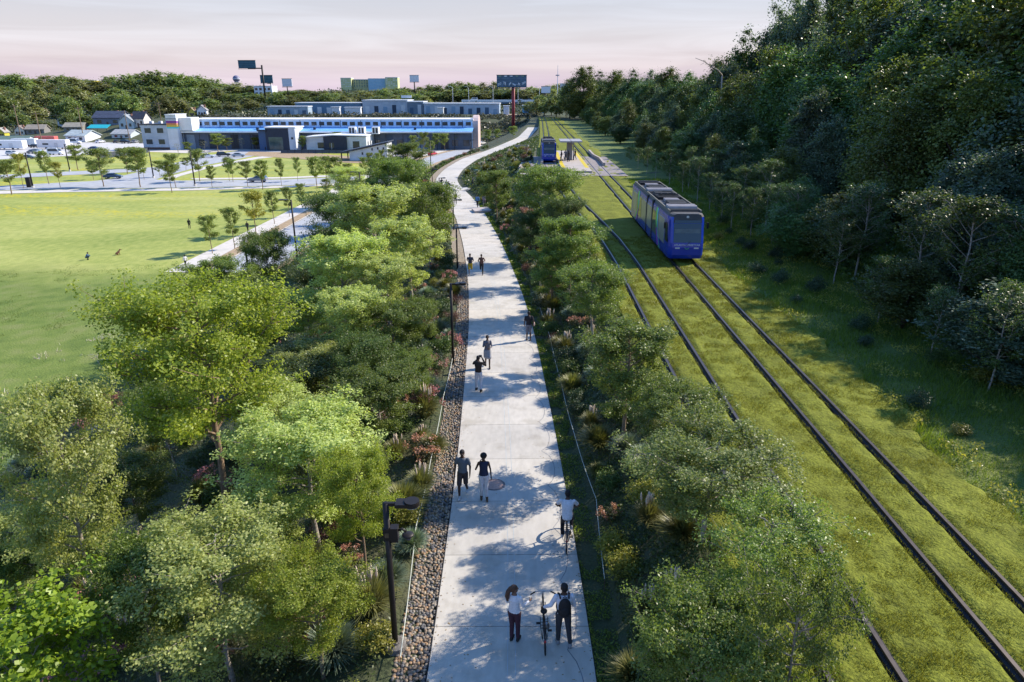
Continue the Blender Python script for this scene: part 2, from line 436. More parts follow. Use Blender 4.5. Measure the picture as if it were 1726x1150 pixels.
sheet('cross_pavement', [(-60, 324), (100, 320), (200, 319), (300, 318), (480, 314), (575, 309.5), (572, 312.5), (480, 317), (300, 322), (200, 323), (100, 324.5), (-60, 329)], -10.93, M_CONC, 'concrete pavement along the near side of the cross street', 'pavement')
sheet('lawn_kerb_pavement', [(330, 303.5), (480, 301.5), (590, 297), (588, 294.5), (480, 299), (320, 301)], -10.93, M_CONC, 'narrow concrete pavement along the far side of the cross street', 'pavement')
sheet('diagonal_road', [(120, 310), (180, 303), (235, 290), (290, 276), (345, 263), (420, 252), (520, 249), (520, 256), (430, 263), (345, 279), (290, 294), (262, 303), (330, 306), (200, 311)], -10.952, M_ASPH, 'pale asphalt street slanting up between the lawns', 'road')
sheet('diagonal_pavement', [(268, 304), (292, 296), (347, 281), (432, 265), (470, 261), (470, 264.5), (436, 268), (352, 284), (305, 297), (290, 303)], -10.94, M_CONC, 'pale pavement along the slanting street', 'pavement')
sheet('side_road', [(-60, 298), (110, 290), (215, 285), (262, 282), (250, 289), (110, 296), (-60, 305)], -10.946, M_ASPH, 'pale asphalt side street behind the upper lawn', 'road')
sheet('car_park', [(-120, 236), (120, 233), (240, 236), (250, 250), (215, 258), (100, 264), (-60, 272), (-120, 276)], -10.94, M_LOT, 'pale concrete car park crowded with vehicles', 'car park')
sheet('forecourt', [(240, 249), (420, 247), (540, 246), (540, 251.5), (420, 253), (330, 259), (240, 256)], -10.948, M_CONC, 'concrete forecourt before the long warehouse', 'forecourt')
sheet('building_yard', [(420, 256), (520, 258), (600, 265), (660, 268), (655, 277), (590, 275), (470, 266), (410, 262)], -10.93, M_TAN, 'tan gravel yard before the white pavilion', 'yard')
sheet('gravel_lot', [(650, 243), (800, 243), (770, 250), (700, 265), (652, 268)], -10.945, mat('grey_gravel', (.36, .33, .31), .95, .25, .5), 'grey gravel lot beside the white buildings', 'lot')

# ------------------------------------------------------------ concrete path with joints
def conc_path_mat(f=(1, 1, 1)):
    m, n, l, b = _nt('path_concrete')
    c1, src, _ = noise_color(n, l, [(.42, .39, .345), (.55, .51, .45)], .35, 8, 'World')
    c2, _, _ = noise_color(n, l, [(.35, .325, .285), (.56, .525, .465)], 6, 8, 'World', (1, .35, 1))
    c3, _, _ = noise_color(n, l, [(.72, .70, .66), (1, 1, 1)], .9, 9, 'World', stops=[.36, .47])
    base = mixc(n, l, mixc(n, l, c1, c2, .35), c3, .55, 'MULTIPLY')
    l.new(mixc(n, l, base, f, 1.0, 'MULTIPLY'), b.inputs['Base Color']); b.inputs['Roughness'].default_value = .85
    nz = n.new('ShaderNodeTexNoise'); nz.inputs['Scale'].default_value = 40; nz.inputs['Detail'].default_value = 6; l.new(src, nz.inputs['Vector'])
    bp = n.new('ShaderNodeBump'); bp.inputs['Strength'].default_value = .15; bp.inputs['Distance'].default_value = .02
    l.new(nz.outputs[0], bp.inputs['Height']); l.new(bp.outputs[0], b.inputs['Normal'])
    return m
M_PATH = conc_path_mat()
M_JOINT = mat('joint_dark', (.16, .15, .14), .95, .2)
M_LINE = mat('faded_blue_line', (.40, .44, .45), .9, .15, 3)
M_CRACK = mat('crack_dark', (.20, .205, .22), .95, .3, 3)
HW = 1.93
pm = MB()
def pth(Y, off):
    """a point of the path at distance Y, off metres to its right"""
    dx = float(xp(Y + .6) - xp(Y - .6)) / 1.2; L = math.hypot(1, dx)
    return (float(xp(Y)) + off / L, Y - off * dx / L)
def pstrip(Y0, Y1, o0, o1, dz, mi, step=1.0):
    ys = list(np.arange(Y0, Y1, step)) + [Y1]
    V = []
    for Y in ys:
        for o in (o0, o1):
            x, y = pth(Y, o); V.append((x, y, float(zp(Y)) + dz))
    pm.add(V, [(2 * i, 2 * i + 1, 2 * i + 3, 2 * i + 2) for i in range(len(ys) - 1)], mi)
Y = -10.0; k = 0
while Y < 268:
    Y2 = Y + (3.0 if Y < 100 else 6.0)
    pstrip(Y + .008, Y2 - .008, -HW, HW, .0, (0, 4, 0, 5, 4, 0, 5, 5, 0, 4)[k % 10], 1.0)
    pstrip(Y - .008, Y + .008, -HW, HW, -.006, 1)
    pstrip(Y, Y2, HW, HW + .02, -.06, 1)
    Y = Y2; k += 1
pstrip(5, 60, -.10, -.085, .004, 2); pstrip(5, 60, .085, .10, .004, 2)
for (s, a0) in ((1, 0), ):          # the scalloped crack that follows the right edge
    pts = []
    Y = 8.0
    while Y < 40:
        for q in range(7):
            t = q / 7
            pts.append((Y + 2.6 * t, 1.36 + .30 * math.sin(PI * t) ** .7 - .12 * rnd.random() * (q == 0)))
        Y += 2.6
    V = []
    for (yy, o) in pts:
        for d in (-.011, .011):
            x, y = pth(yy, o + d); V.append((x, y, float(zp(yy)) + .004))
    pm.add(V, [(2 * i, 2 * i + 1, 2 * i + 3, 2 * i + 2) for i in range(len(pts) - 1)], 3)
po = pm.build('path', [M_PATH, M_JOINT, M_LINE, M_CRACK, conc_path_mat((.93, .935, .95)), conc_path_mat((1.05, 1.03, 1.0))])
tag(po, 'wide pale concrete path winding away between the planted slopes', 'path', kind='structure')
mh = at(833, 820, -2.05)
mhm = MB(); mhm.tube([(0, 0, -.03), (0, 0, .012)], .36, 28); mhm.tube([(0, 0, .0), (0, 0, .018)], .31, 28, 1)
mo = mhm.build('manhole_cover', [mat('manhole_rim', (.12, .09, .09), .7), mat('manhole_rust', (.42, .27, .22), .8, .2, 12)], loc=(mh.x, mh.y, float(zp(mh.y))))
tag(mo, 'round rusty pink manhole cover set in the concrete path', 'manhole')
rim = MB().tube([(0, 0, -.03), (0, 0, .014)], .385, 28).build('rim', mat('manhole_ring', (.13, .11, .11), .7), mo)
# small side walk off the path towards the garden, and a cross walk with a pool of water
def level_sheet(name, px, zz, m, label, cat, kind='structure', thick=.25):
    vs = [at(a, b, zz) for a, b in px]
    mb = MB(); mb.prism([(p.x, p.y) for p in vs], 'z', zz - thick, zz, 0)
    return tag(mb.build(name, m), label, cat, kind=kind)
M_PAVE2 = mat('pinkish_paving', (.42, .37, .34), .9, .12, 2)
level_sheet('garden_walk', [(795, 351), (840, 347), (893, 345), (880, 352), (800, 356)], -3.35, M_PAVE2, 'short paved garden walk leaving the path', 'path')
level_sheet('cross_walk', [(763, 318), (800, 314.5), (850, 313), (850, 317), (800, 318), (770, 321)], -3.75, M_CONC, 'pale footbridge walk crossing beside the path', 'path')
level_sheet('water', [(793, 318), (815, 318), (816, 325), (799, 325)], -3.9, mat('pool_water', (.10, .2, .32), .12, .1, 1, 0, 30, 0, .6), 'small pool of water beside the cross walk', 'water')

# ------------------------------------------------------------ tram lawn and rails
def track_grass_mat():
    m, n, l, b = _nt('track_sedum_grass')
    c1, src, _ = noise_color(n, l, [(.11, .125, .016), (.18, .205, .024), (.26, .285, .04)], .55, 8, 'World')
    c2, _, _ = noise_color(n, l, [(.035, .038, .010), (.22, .235, .03)], 9, 8, 'World')
    l.new(mixc(n, l, c1, c2, .5), b.inputs['Base Color']); b.inputs['Roughness'].default_value = .95; b.inputs['Specular IOR Level'].default_value = .15
    nz = n.new('ShaderNodeTexNoise'); nz.inputs['Scale'].default_value = 14; nz.inputs['Detail'].default_value = 8; l.new(src, nz.inputs['Vector'])
    bp = n.new('ShaderNodeBump'); bp.inputs['Strength'].default_value = 1; bp.inputs['Distance'].default_value = .06
    l.new(nz.outputs[0], bp.inputs['Height']); l.new(bp.outputs[0], b.inputs['Normal'])
    return m
M_TG = track_grass_mat()
RAILS = [lambda Y: 5.94 + bow(Y), lambda Y: 7.38 + bow(Y), lambda Y: 9.79 + 0 * Y, lambda Y: 11.22 + 0 * Y]
tys = np.concatenate([np.arange(4, 45, .14), np.arange(45, 110, .5), np.arange(110, 330, 2.5)])
edge_r = lambda Y: 13.2 + (vnoise(Y, Y * 0, 1.1, 2) - .5) * .8 + (vnoise(Y, Y * 0, 5, 4) - .5) * 1.2 + (vnoise(Y, Y * 0, .35, 5) - .5) * .35
TX = []
for Y in tys:
    g = [4.75 + float(bow(Y)) - .1, *np.linspace(4.9 + float(bow(Y)), 12.9, 62), float(edge_r(Y)), float(edge_r(Y)) + .25]
    TX.append(g)
TX = np.array(TX); TYY = np.repeat(tys[:, None], TX.shape[1], 1)
TZ = .02 + vnoise(TX, TYY, .6, 1) * .10 + vnoise(TX, TYY, .24, 2) * .06
for rf in RAILS:
    dd = np.abs(TX - rf(TYY)); TZ = np.where(dd < .2, TZ * .2 - .05, TZ)
TZ[:, 0] = -.3; TZ[:, -1] = -.2
def bank_mat():
    m, n, l, b = _nt('bank_turf')
    c1, src, _ = noise_color(n, l, [(.055, .10, .014), (.10, .15, .022), (.19, .20, .035)], .5, 8, 'World')
    c2, _, _ = noise_color(n, l, [(.05, .08, .015), (.15, .18, .03)], 6, 8, 'World')
    l.new(mixc(n, l, c1, c2, .45), b.inputs['Base Color']); b.inputs['Roughness'].default_value = .95
    nz = n.new('ShaderNodeTexNoise'); nz.inputs['Scale'].default_value = 9; nz.inputs['Detail'].default_value = 8; l.new(src, nz.inputs['Vector'])
    bp = n.new('ShaderNodeBump'); bp.inputs['Strength'].default_value = 1; bp.inputs['Distance'].default_value = .12
    l.new(nz.outputs[0], bp.inputs['Height']); l.new(bp.outputs[0], b.inputs['Normal'])
    return m
by_ = np.concatenate([np.arange(4, 120, 1.2), np.arange(120, 300, 5)])
BX = np.repeat(np.concatenate([np.linspace(12.5, 20, 10), np.linspace(22, 44, 9)])[None, :], len(by_), 0); BY = np.repeat(by_[:, None], BX.shape[1], 1)
BZ = zt(BX, BY) - .035 + (vnoise(BX, BY, 1.6, 6) - .5) * .10 * (BX > 13.4)
tag(obj('bank', grid_mesh('bank', BX, BY, BZ, bank_mat())), 'shaded green bank of turf between the rails and the wood', 'bank', kind='structure')
tag(obj('tram_lawn', grid_mesh('tram_lawn', TX, TYY, TZ, M_TG)), 'yellow green grass bed that the tram rails run through', 'lawn', kind='structure')
M_RAIL = mat('rail_steel', (.075, .06, .052), .45, .2, 6, 0, 30, .5)
M_RAILBED = mat('rail_side_dark', (.022, .02, .022), .8, .2, 6)
rail_names = ['slope side rail of the track beside the planted strip', 'inner rail of the track beside the planted strip', 'inner rail of the track the big tram rides on', 'wood side rail of the track the big tram rides on']
for rf, nm in zip(RAILS, rail_names):
    mb = MB()
    yy = list(np.arange(3, 60, 3.0)) + list(np.arange(60, 330, 5.0))
    def strip(offs, mi):
        V = []; k = len(offs)
        for Y in yy:
            x = float(rf(Y)); V += [(x + o, Y, z) for o, z in offs]
        mb.add(V, [(i * k + j, i * k + j + 1, (i + 1) * k + j + 1, (i + 1) * k + j) for i in range(len(yy) - 1) for j in range(k - 1)], mi)
    strip([(-.15, -.02), (-.13, .055), (-.045, .065)], 1); strip([(-.045, .065), (-.045, .14), (.045, .14), (.045, .065)], 0); strip([(.045, .065), (.13, .055), (.15, -.02)], 1)
    tag(mb.build('rail', [M_RAIL, M_RAILBED]), 'dark steel ' + nm, 'rail', 'tram rails in the grass')
# ------------------------------------------------------------ vegetation prototypes
def leaf_cloud(name, C, S, nper, L, m, seed, up=.6, out=None, wd=.5, flat=1.0, extra=None, soft=False):
    """leaf sized quads round cluster centres C (k,3) with spreads S (k,)"""
    g = np.random.default_rng(seed)
    k = len(C)
    idx = np.repeat(np.arange(k), nper)
    nn = len(idx)
    off = g.normal(size=(nn, 3)); off /= np.linalg.norm(off, axis=1)[:, None]
    off *= (np.abs(g.normal(size=nn)) * .72 if soft else g.random(nn) ** .45)[:, None] * S[idx][:, None]
    off[:, 2] *= flat
    P = C[idx] + off
    nrm = g.normal(size=(nn, 3)) * .75; nrm[:, 2] += up
    if out is not None:
        o = P - out; o /= np.linalg.norm(o, axis=1)[:, None] + 1e-6; nrm += o * .55
    nrm /= np.linalg.norm(nrm, axis=1)[:, None]
    t = g.normal(size=(nn, 3)); t[:, 2] -= .25
    t -= nrm * (t * nrm).sum(1)[:, None]; t /= np.linalg.norm(t, axis=1)[:, None] + 1e-9
    b = np.cross(nrm, t)
    ln = L * (.65 + .7 * g.random(nn))[:, None]
    A = P - t * ln * .5; Cc = P + t * ln * .5
    Bq = P + b * ln * wd * .5 - t * ln * .08 + nrm * ln * .08; Dq = P - b * ln * wd * .5 - t * ln * .08 + nrm * ln * .08
    V = np.stack([A, Bq, Cc, Dq], 1).reshape(-1, 3)
    Fc = np.arange(nn * 4).reshape(-1, 4)
    if extra is not None:
        eV, eF = extra; Fc = np.concatenate([Fc, eF + len(V)]); V = np.concatenate([V, eV])
    me = bpy.data.meshes.new(name)
    me.vertices.add(len(V)); me.vertices.foreach_set('co', V.astype(np.float32).ravel())
    me.loops.add(len(Fc) * 4); me.loops.foreach_set('vertex_index', Fc.astype(np.int32).ravel())
    me.polygons.add(len(Fc)); me.polygons.foreach_set('loop_start', np.arange(0, len(Fc) * 4, 4, dtype=np.int32))
    me.update(calc_edges=True); me.materials.append(m)
    return me

PROTO = {}
def tree_proto(key, seed, H, W, clear, nprim, leaves, L, lm, tm, tr=.09, rise=.75, shape='oval', wd=.55, sub=5, cs=.34, wander=.25, spread=1.0, bare=False):
    """trunk with limbs (one mesh) and a crown of leaf clusters carried on the limbs (one mesh)"""
    r = random.Random(seed); tb = MB()
    tp = []; x = y = 0
    nseg = 9
    for i in range(nseg + 1):
        t = i / nseg
        tp.append(Vector((x, y, H * .93 * t))); x += r.uniform(-1, 1) * wander * H * .035; y += r.uniform(-1, 1) * wander * H * .035
    tb.tube([Vector((0, 0, -.25))] + tp, [tr * 1.35] + [tr * (1 - .85 * i / nseg) + .012 for i in range(nseg + 1)], 8)
    def tpos(z):
        u = min(z / (H * .93), 1) * nseg; i = min(int(u), nseg - 1); return tp[i].lerp(tp[i + 1], u - i)
    CL, SP = [], []
    az = r.uniform(0, 6.28)
    for i in range(nprim):
        t = (i + r.random() * .6) / nprim
        z0 = H * (clear + (.93 - clear) * t ** .9)
        u = (z0 / H - clear) / (1 - clear)
        prof = {'oval': math.sin(PI * min(1, .18 + .80 * u)) ** .75, 'cone': (1 - u) ** .8 * .95 + .08, 'round': math.sin(PI * min(1, .30 + .64 * u)) ** .6,
                'spread': .55 + .45 * math.sin(PI * u), 'column': .5 + .5 * math.sin(PI * min(1, .1 + .8 * u))}[shape]
        ln = W / 2 * prof * r.uniform(.72, 1.1) * spread
        az += 2.4 + r.uniform(-.5, .5)
        a = tpos(z0); d = Vector((math.cos(az), math.sin(az), 0))
        el = R(r.uniform(15, 50)) * rise * (.7 + .7 * u)
        pts = [a]; q = a.copy(); nst = 5
        for s in range(nst):
            dd = d * math.cos(el) + Vector((0, 0, math.sin(el)))
            q = q + dd * ln / math.cos(min(el, 1.0)) / nst * .95 + Vector((r.uniform(-1, 1), r.uniform(-1, 1), r.uniform(-1, 1))) * ln * .05
            q.z = min(q.z, H * (.90 + .04 * r.random())); pts.append(q.copy()); el += r.uniform(-.12, .16)
        br = max(.012, tr * .42 * (1 - .6 * u))
        tb.tube(pts, [br * (1 - .8 * s / nst) + .004 for s in range(nst + 1)], 5, cap=False)
        for s in range(2, nst + 1):
            CL.append(pts[s] + Vector((0, 0, .05))); SP.append(cs * W / 5 * r.uniform(.7, 1.15))
        for s in range(sub):
            p0 = pts[1].lerp(pts[-1], r.uniform(.15, .95))
            side = d.cross(Vector((0, 0, 1))) * r.choice((-1, 1))
            dv = (d * r.uniform(.1, .9) + side * r.uniform(.4, 1) + Vector((0, 0, r.uniform(-.15, .75)))).normalized()
            l2 = ln * r.uniform(.22, .5)
            p1 = p0 + dv * l2 * .5; p2 = p0 + dv * l2 + Vector((0, 0, l2 * .1))
            tb.tube([p0, p1, p2], [br * .4 + .003, br * .25 + .003, .004], 4, cap=False)
            CL += [p1, p2]; SP += [cs * W / 5 * r.uniform(.6, 1.0), cs * W / 5 * r.uniform(.6, 1.1)]
    CL.append(tpos(H * .93)); SP.append(cs * W / 6)
    CL.append(tpos(H * .88)); SP.append(cs * W / 5)
    C = np.array([list(c) for c in CL]); S = np.array(SP)
    C[:, 2] = np.minimum(C[:, 2], H * .985)
    nper = np.maximum(1, (S ** 2 / (S ** 2).sum() * leaves)).astype(int)
    ctr = np.array([0, 0, H * (clear + 1) / 2])
    cm = None if bare else leaf_cloud(key + '_crown', C, S, nper, L, lm, seed, out=ctr, wd=wd)
    # true size of the crown
    if cm is not None:
        co = np.empty(len(cm.vertices) * 3, np.float32); cm.vertices.foreach_get('co', co); co = co.reshape(-1, 3)
        rw = np.percentile(np.hypot(co[:, 0], co[:, 1]), 96) * 2; top = co[:, 2].max()
    else: rw, top = W, H
    PROTO[key] = (tb.mesh(key + '_trunk', tm, True), cm, float(top), float(rw))

def plant(name, key, p, h, wdt, label, cat='tree', group=None, rz=None, cb='crown'):
    tm, cm, H, W = PROTO[key]
    o = empty(name, p, rnd.uniform(0, 6.28) if rz is None else rz, label, cat, group)
    s = (wdt / W, wdt / W, h / H)
    t = obj('trunk', tm, o); t.scale = s
    if cm is not None:
        c = obj(cb, cm, o); c.scale = s
    return o

BARK_PALE = mat('bark_pale_grey', (.30, .26, .215), .9, .35, 9, .4, 40)
BARK_DARK = mat('bark_dark', (.10, .075, .055), .9, .35, 9, .4, 40)
BARK_BROWN = mat('bark_brown', (.22, .155, .10), .9, .3, 9, .4, 40)
LF_BRIGHT = leafmat('leaf_vivid_green', (.155, .215, .022), (.35, .39, .06), .48)
LF_LIGHT = leafmat('leaf_pale_yellow_green', (.27, .335, .085), (.54, .59, .22), .48)
LF_MID = leafmat('leaf_mid_green', (.09, .145, .026), (.23, .295, .07), .44)
LF_DARK = leafmat('leaf_dark_olive', (.045, .082, .016), (.125, .17, .04), .35)
LF_BIG = leafmat('leaf_large_lime', (.16, .26, .018), (.30, .44, .04), .42)
LF_TIP = leafmat('leaf_grey_green_light_tips', (.08, .125, .025), (.29, .325, .11), .44)
LF_YOUNG = leafmat('leaf_young_street_tree', (.13, .185, .035), (.26, .31, .09), .4)
LF_GOLD = leafmat('leaf_golden_young', (.22, .22, .03), (.38, .36, .06), .35)
LF_WOOD = leafmat('leaf_wood_deep_green', (.045, .10, .030), (.115, .19, .05), .34, .35)
LF_WOODB = leafmat('leaf_wood_bluish_green', (.062, .10, .065), (.14, .19, .115), .4, .3)
LF_WOODO = leafmat('leaf_wood_olive', (.07, .098, .025), (.155, .19, .045), .36, .3)
LF_FAR = leafmat('leaf_far_green', (.125, .185, .055), (.25, .29, .105), .4, .3)
LF_FARO = leafmat('leaf_far_olive', (.165, .19, .07), (.28, .28, .12), .4, .3)

# near trees
tree_proto('bright', 11, 8.5, 5.6, .33, 30, 46000, .10, LF_BRIGHT, BARK_BROWN, .115, .95, 'round', .6, 6, .40)
tree_proto('light', 12, 7, 4, .30, 32, 40000, .085, LF_LIGHT, BARK_PALE, .08, 1.1, 'oval', .6, 7, .40)
tree_proto('light2', 13, 7, 4, .22, 34, 40000, .085, LF_LIGHT, BARK_PALE, .07, 1.0, 'round', .6, 7, .40)
tree_proto('lightc', 14, 8, 3.6, .38, 32, 30000, .10, LF_LIGHT, BARK_PALE, .09, 1.5, 'column', .6, 5, .4)
tree_proto('mid', 15, 6, 4.2, .28, 30, 36000, .09, LF_MID, BARK_PALE, .075, 1.0, 'round', .6, 7, .40)
tree_proto('mid2', 16, 7, 4, .25, 32, 34000, .095, LF_MID, BARK_BROWN, .08, 1.1, 'oval', .6, 7, .42)
tree_proto('dark', 17, 5.5, 4.4, .14, 32, 40000, .09, LF_DARK, BARK_DARK, .08, .95, 'round', .5, 7, .42)
tree_proto('big', 18, 6, 4, .25, 26, 11000, .13, LF_BIG, BARK_PALE, .06, .7, 'round', .8, 5, .42)
tree_proto('tip', 19, 6, 5.2, .26, 34, 46000, .09, LF_TIP, BARK_PALE, .085, .85, 'spread', .6, 7, .36)
tree_proto('tip2', 20, 6, 5.0, .30, 30, 22000, .09, LF_MID, BARK_PALE, .085, .75, 'spread', .6, 6, .30)
# street trees
for i in range(4):
    tree_proto('street%d' % i, 30 + i, 5.5, 2.6 + .3 * (i % 2), .33, 20, 5200, .15, LF_YOUNG if i != 3 else LF_GOLD, BARK_BROWN, .05, 1.35, 'oval', .6, 4, .58)
tree_proto('street_bare', 36, 5, 2, .3, 16, 240, .12, LF_FARO, BARK_PALE, .05, 1.3, 'column', .6, 5, .5)
# wood on the right
def blob_tree(key, seed, H, W, n, L, lm, lo=.18, k=80, sp=.13, tr=.3, up=.85):
    """full crowned tree: leaf clumps fill an uneven egg carried by a limbed trunk"""
    g = np.random.default_rng(seed)
    C = g.normal(size=(k, 3)); C /= np.linalg.norm(C, axis=1)[:, None]
    az = np.arctan2(C[:, 1], C[:, 0]); lump = 1 + .22 * np.sin(az * 3 + seed) + .14 * np.sin(az * 5 + 2 * seed + 4 * C[:, 2])
    C *= ((.45 + .55 * g.random(k) ** .6) * lump)[:, None]
    taper = 1 - .38 * np.clip(C[:, 2], 0, 1)
    C = np.stack([C[:, 0] * W * .40 * taper, C[:, 1] * W * .40 * taper, H * (lo + 1) / 2 + C[:, 2] * H * (1 - lo) * .44], 1)
    C[:, 2] = np.clip(C[:, 2], H * lo * .6, H * .96)
    S = W * sp * (.55 + .8 * g.random(k))
    cm = leaf_cloud(key + '_crown', C, S, np.maximum(3, (S ** 2 / (S ** 2).sum() * n)).astype(int), L, lm, seed, up, np.array([0, 0, H * .5]), .62, 1.0, None, True)
    tb = MB(); tb.tube([(0, 0, -.3), (.1, 0, H * .3), (0, .2, H * .75)], [tr, tr * .7, tr * .2], 7)
    for q in range(9):
        a = q * 2.4; z = lo * .6 + .05 * q
        tb.tube([(0, 0, H * z), (math.cos(a) * W * .18, math.sin(a) * W * .18, H * (z + .16)), (math.cos(a) * W * .32, math.sin(a) * W * .32, H * (z + .28))], [tr * .4, tr * .28, tr * .1], 5)
    PROTO[key] = (tb.mesh(key + '_trunk', BARK_DARK, True), cm, H, W * .95)
for i, lm in enumerate((LF_WOOD, LF_WOODB, LF_WOODO)):
    blob_tree('wood%d' % i, 40 + i, 20, 11, 38000, .32, lm, .04, 190, .10, .3, .5)
blob_tree('wood3', 44, 20, 9, 34000, .30, LF_WOOD, .05, 170, .11, .26, .5)
blob_tree('wood4', 45, 20, 12, 34000, .34, LF_WOODO, .08, 150, .11, .3, .5)
tree_proto('birch', 46, 6, 2.6, .22, 24, 6500, .10, LF_DARK, BARK_PALE, .035, 1.4, 'oval', .6, 6, .5)
tree_proto('birch2', 47, 6, 3.0, .24, 24, 6500, .10, LF_WOOD, BARK_PALE, .04, 1.3, 'oval', .6, 6, .5)
# far trees
for i, lm in enumerate((LF_FAR, LF_FARO, LF_FAR)):
    blob_tree('far%d' % i, 50 + i, 14, 11, 4200, .75, lm)

# ------------------------------------------------------------ trees of the slope between park and path: (px, base row, top row, crown width px, kind, label)
SLOPE = [
 (385, 868, 462, 300, 'bright', 'tall vivid green tree with long bare trunk, biggest crown on the slope'),
 (180, 1085, 640, 190, 'light', 'pale yellow green tree with crooked grey trunk beside the open lawn corner'),
 (80, 1040, 835, 180, 'light2', 'low pale green tree in front of the crooked trunked one'),
 (90, 1330, 1008, 270, 'big', 'tree with large lime green heart leaves in the lower corner'),
 (272, 1170, 918, 160, 'mid', 'small fresh green tree between the large leaved tree and the pale one'),
 (395, 1160, 885, 260, 'light2', 'broad pale green bushy tree at the bottom before the lamp post'),
 (537, 935, 690, 225, 'light', 'pale green tree with thin grey stem right of the tallest tree'),
 (618, 985, 755, 125, 'bright', 'small bright green tree just behind the camera lamp post'),
 (545, 1140, 935, 165, 'bright', 'bright green tree left of the foot of the camera lamp post'),
 (637, 765, 620, 150, 'mid', 'mid green round tree standing close to the stone strip'),
 (520, 715, 585, 180, 'dark', 'dark olive spreading tree behind the bright crown of the tallest tree'),
 (385, 575, 430, 105, 'mid2', 'olive green tree rising above the tallest tree beside the street end'),
 (525, 600, 488, 90, 'light', 'little pale tree in the dark gap of the grove'),
 (583, 585, 388, 125, 'lightc', 'slim pale poplar with two bare stems in the middle of the grove'),
 (458, 528, 385, 85, 'mid', 'sparse dark green tree beside the tall street lamp'),
 (578, 480, 316, 112, 'dark', 'dense dark green tree at the street side of the grove'),
 (640, 500, 305, 135, 'lightc', 'tall sage green tree behind the slim pale poplars'),
 (660, 575, 425, 110, 'lightc', 'pale poplar next to the shrub bed of the path'),
 (672, 632, 508, 120, 'mid', 'dark green small tree before the pale poplars near the shrub bed'),
 (695, 530, 365, 115, 'lightc', 'green poplar leaning over the shrub bed by the path'),
 (727, 455, 300, 100, 'mid', 'round green tree nearest the bend of the path'),
 (683, 400, 262, 95, 'mid', 'green tree at the far end of the grove by the bend'),
 (440, 650, 470, 130, 'dark', 'dark tree filling the gap behind the tallest tree'),
 (610, 430, 300, 110, 'mid2', 'olive green tree at the back of the grove beside the second street lamp'),
 (545, 560, 440, 110, 'dark', 'shadowy tree between the slim poplar and the sparse tree'),
 (655, 350, 262, 70, 'mid2', 'loose green tree at the tip of the grove'),
 (620, 700, 560, 110, 'dark', 'low dark tree under the twin stems'),
 (480, 800, 650, 150, 'light2', 'pale round tree tucked behind the thin stemmed one'),
 (300, 800, 640, 120, 'mid', 'shaded green tree below the left side of the tallest crown'),
 (712, 610, 500, 60, 'mid', 'slender young tree in the shrub bed beside the second lamp'),
 (590, 350, 280, 62, 'light', 'pale young tree on the verge at the grove end'),
 (10, 1080, 930, 130, 'mid', 'half seen green tree at the edge left of the low pale tree'),
 (245, 905, 770, 130, 'mid', 'small shaded green tree between the crooked trunk and the tallest tree'),
 (455, 1010, 850, 150, 'light', 'pale tree right of the long bare trunk'),
 (330, 1010, 880, 130, 'mid2', 'small olive tree in front of the long bare trunk'),
 (700, 700, 590, 70, 'mid', 'little shaded tree in the shrub bed beside the photographer'),
 (585, 870, 730, 120, 'dark', 'low olive tree behind the small bright green one'),
 (605, 650, 480, 110, 'lightc', 'pale upright tree standing between the twin stems and the dark small tree'),
 (540, 700, 575, 110, 'light', 'pale small tree over the dark olive spreading one'),
 (735, 395, 330, 55, 'light2', 'pale bushy young tree leaning to the path beyond the joggers'),
 (690, 320, 238, 60, 'mid2', 'last young tree before the bend of the path'),
]
# ------------------------------------------------------------ trees of the strip between path and tram lawn
STRIP = [
 (838, 375, 284, 58, 'mid2', 'young green tree beside the paved garden walk'),
 (925, 405, 276, 120, 'mid', 'broad dark green tree before the stop platform'),
 (893, 432, 358, 72, 'dark', 'dark round bushy tree at the path edge'),
 (960, 505, 362, 120, 'mid2', 'green tree hiding the rails before the far stop'),
 (1000, 580, 442, 125, 'mid', 'spreading green tree beside the tram shadow'),
 (930, 520, 415, 85, 'mid2', 'small tree between path and rails behind the woman in black'),
 (1050, 740, 538, 165, 'mid2', 'tree with tall pale grey stem left of the rails'),
 (1140, 800, 650, 160, 'mid', 'green tree in front of the tall pale stem'),
 (1185, 915, 728, 270, 'tip', 'wide tree with light silvery leaf tips beside the lone cyclist'),
 (1275, 1085, 858, 240, 'tip2', 'wide tree whose branches reach over the rails'),
 (1165, 1300, 990, 260, 'mid', 'dark green tree at the bottom edge right of the pink shrubs'),
 (1300, 1300, 955, 200, 'tip2', 'low tree at the bottom leaning across both rails'),
 (950, 440, 330, 80, 'dark', 'dark tree behind the broad tree near the stop'),
]
def put(lst, group, lo=None, hi=None):
    for (px, yb, yt, wpx, key, lab) in lst:
        p = hit(px, yb)
        if lo is not None and p.x > hi: p.x = hi; p.z = float(zt(p.x, p.y))
        h = height_at(p, px, yt)
        q = Vector((p.x, p.y, p.z + h * .65)); wd = wpx / FPX * depth(q) * (1.08 if lo is None else .98)
        plant('tree', key, p, max(h, 1.5), wd, lab, 'tree', group)
put(SLOPE, 'trees planted on the slope left of the path')
put(STRIP, 'trees in the strip between path and rails', 0, 5.25)

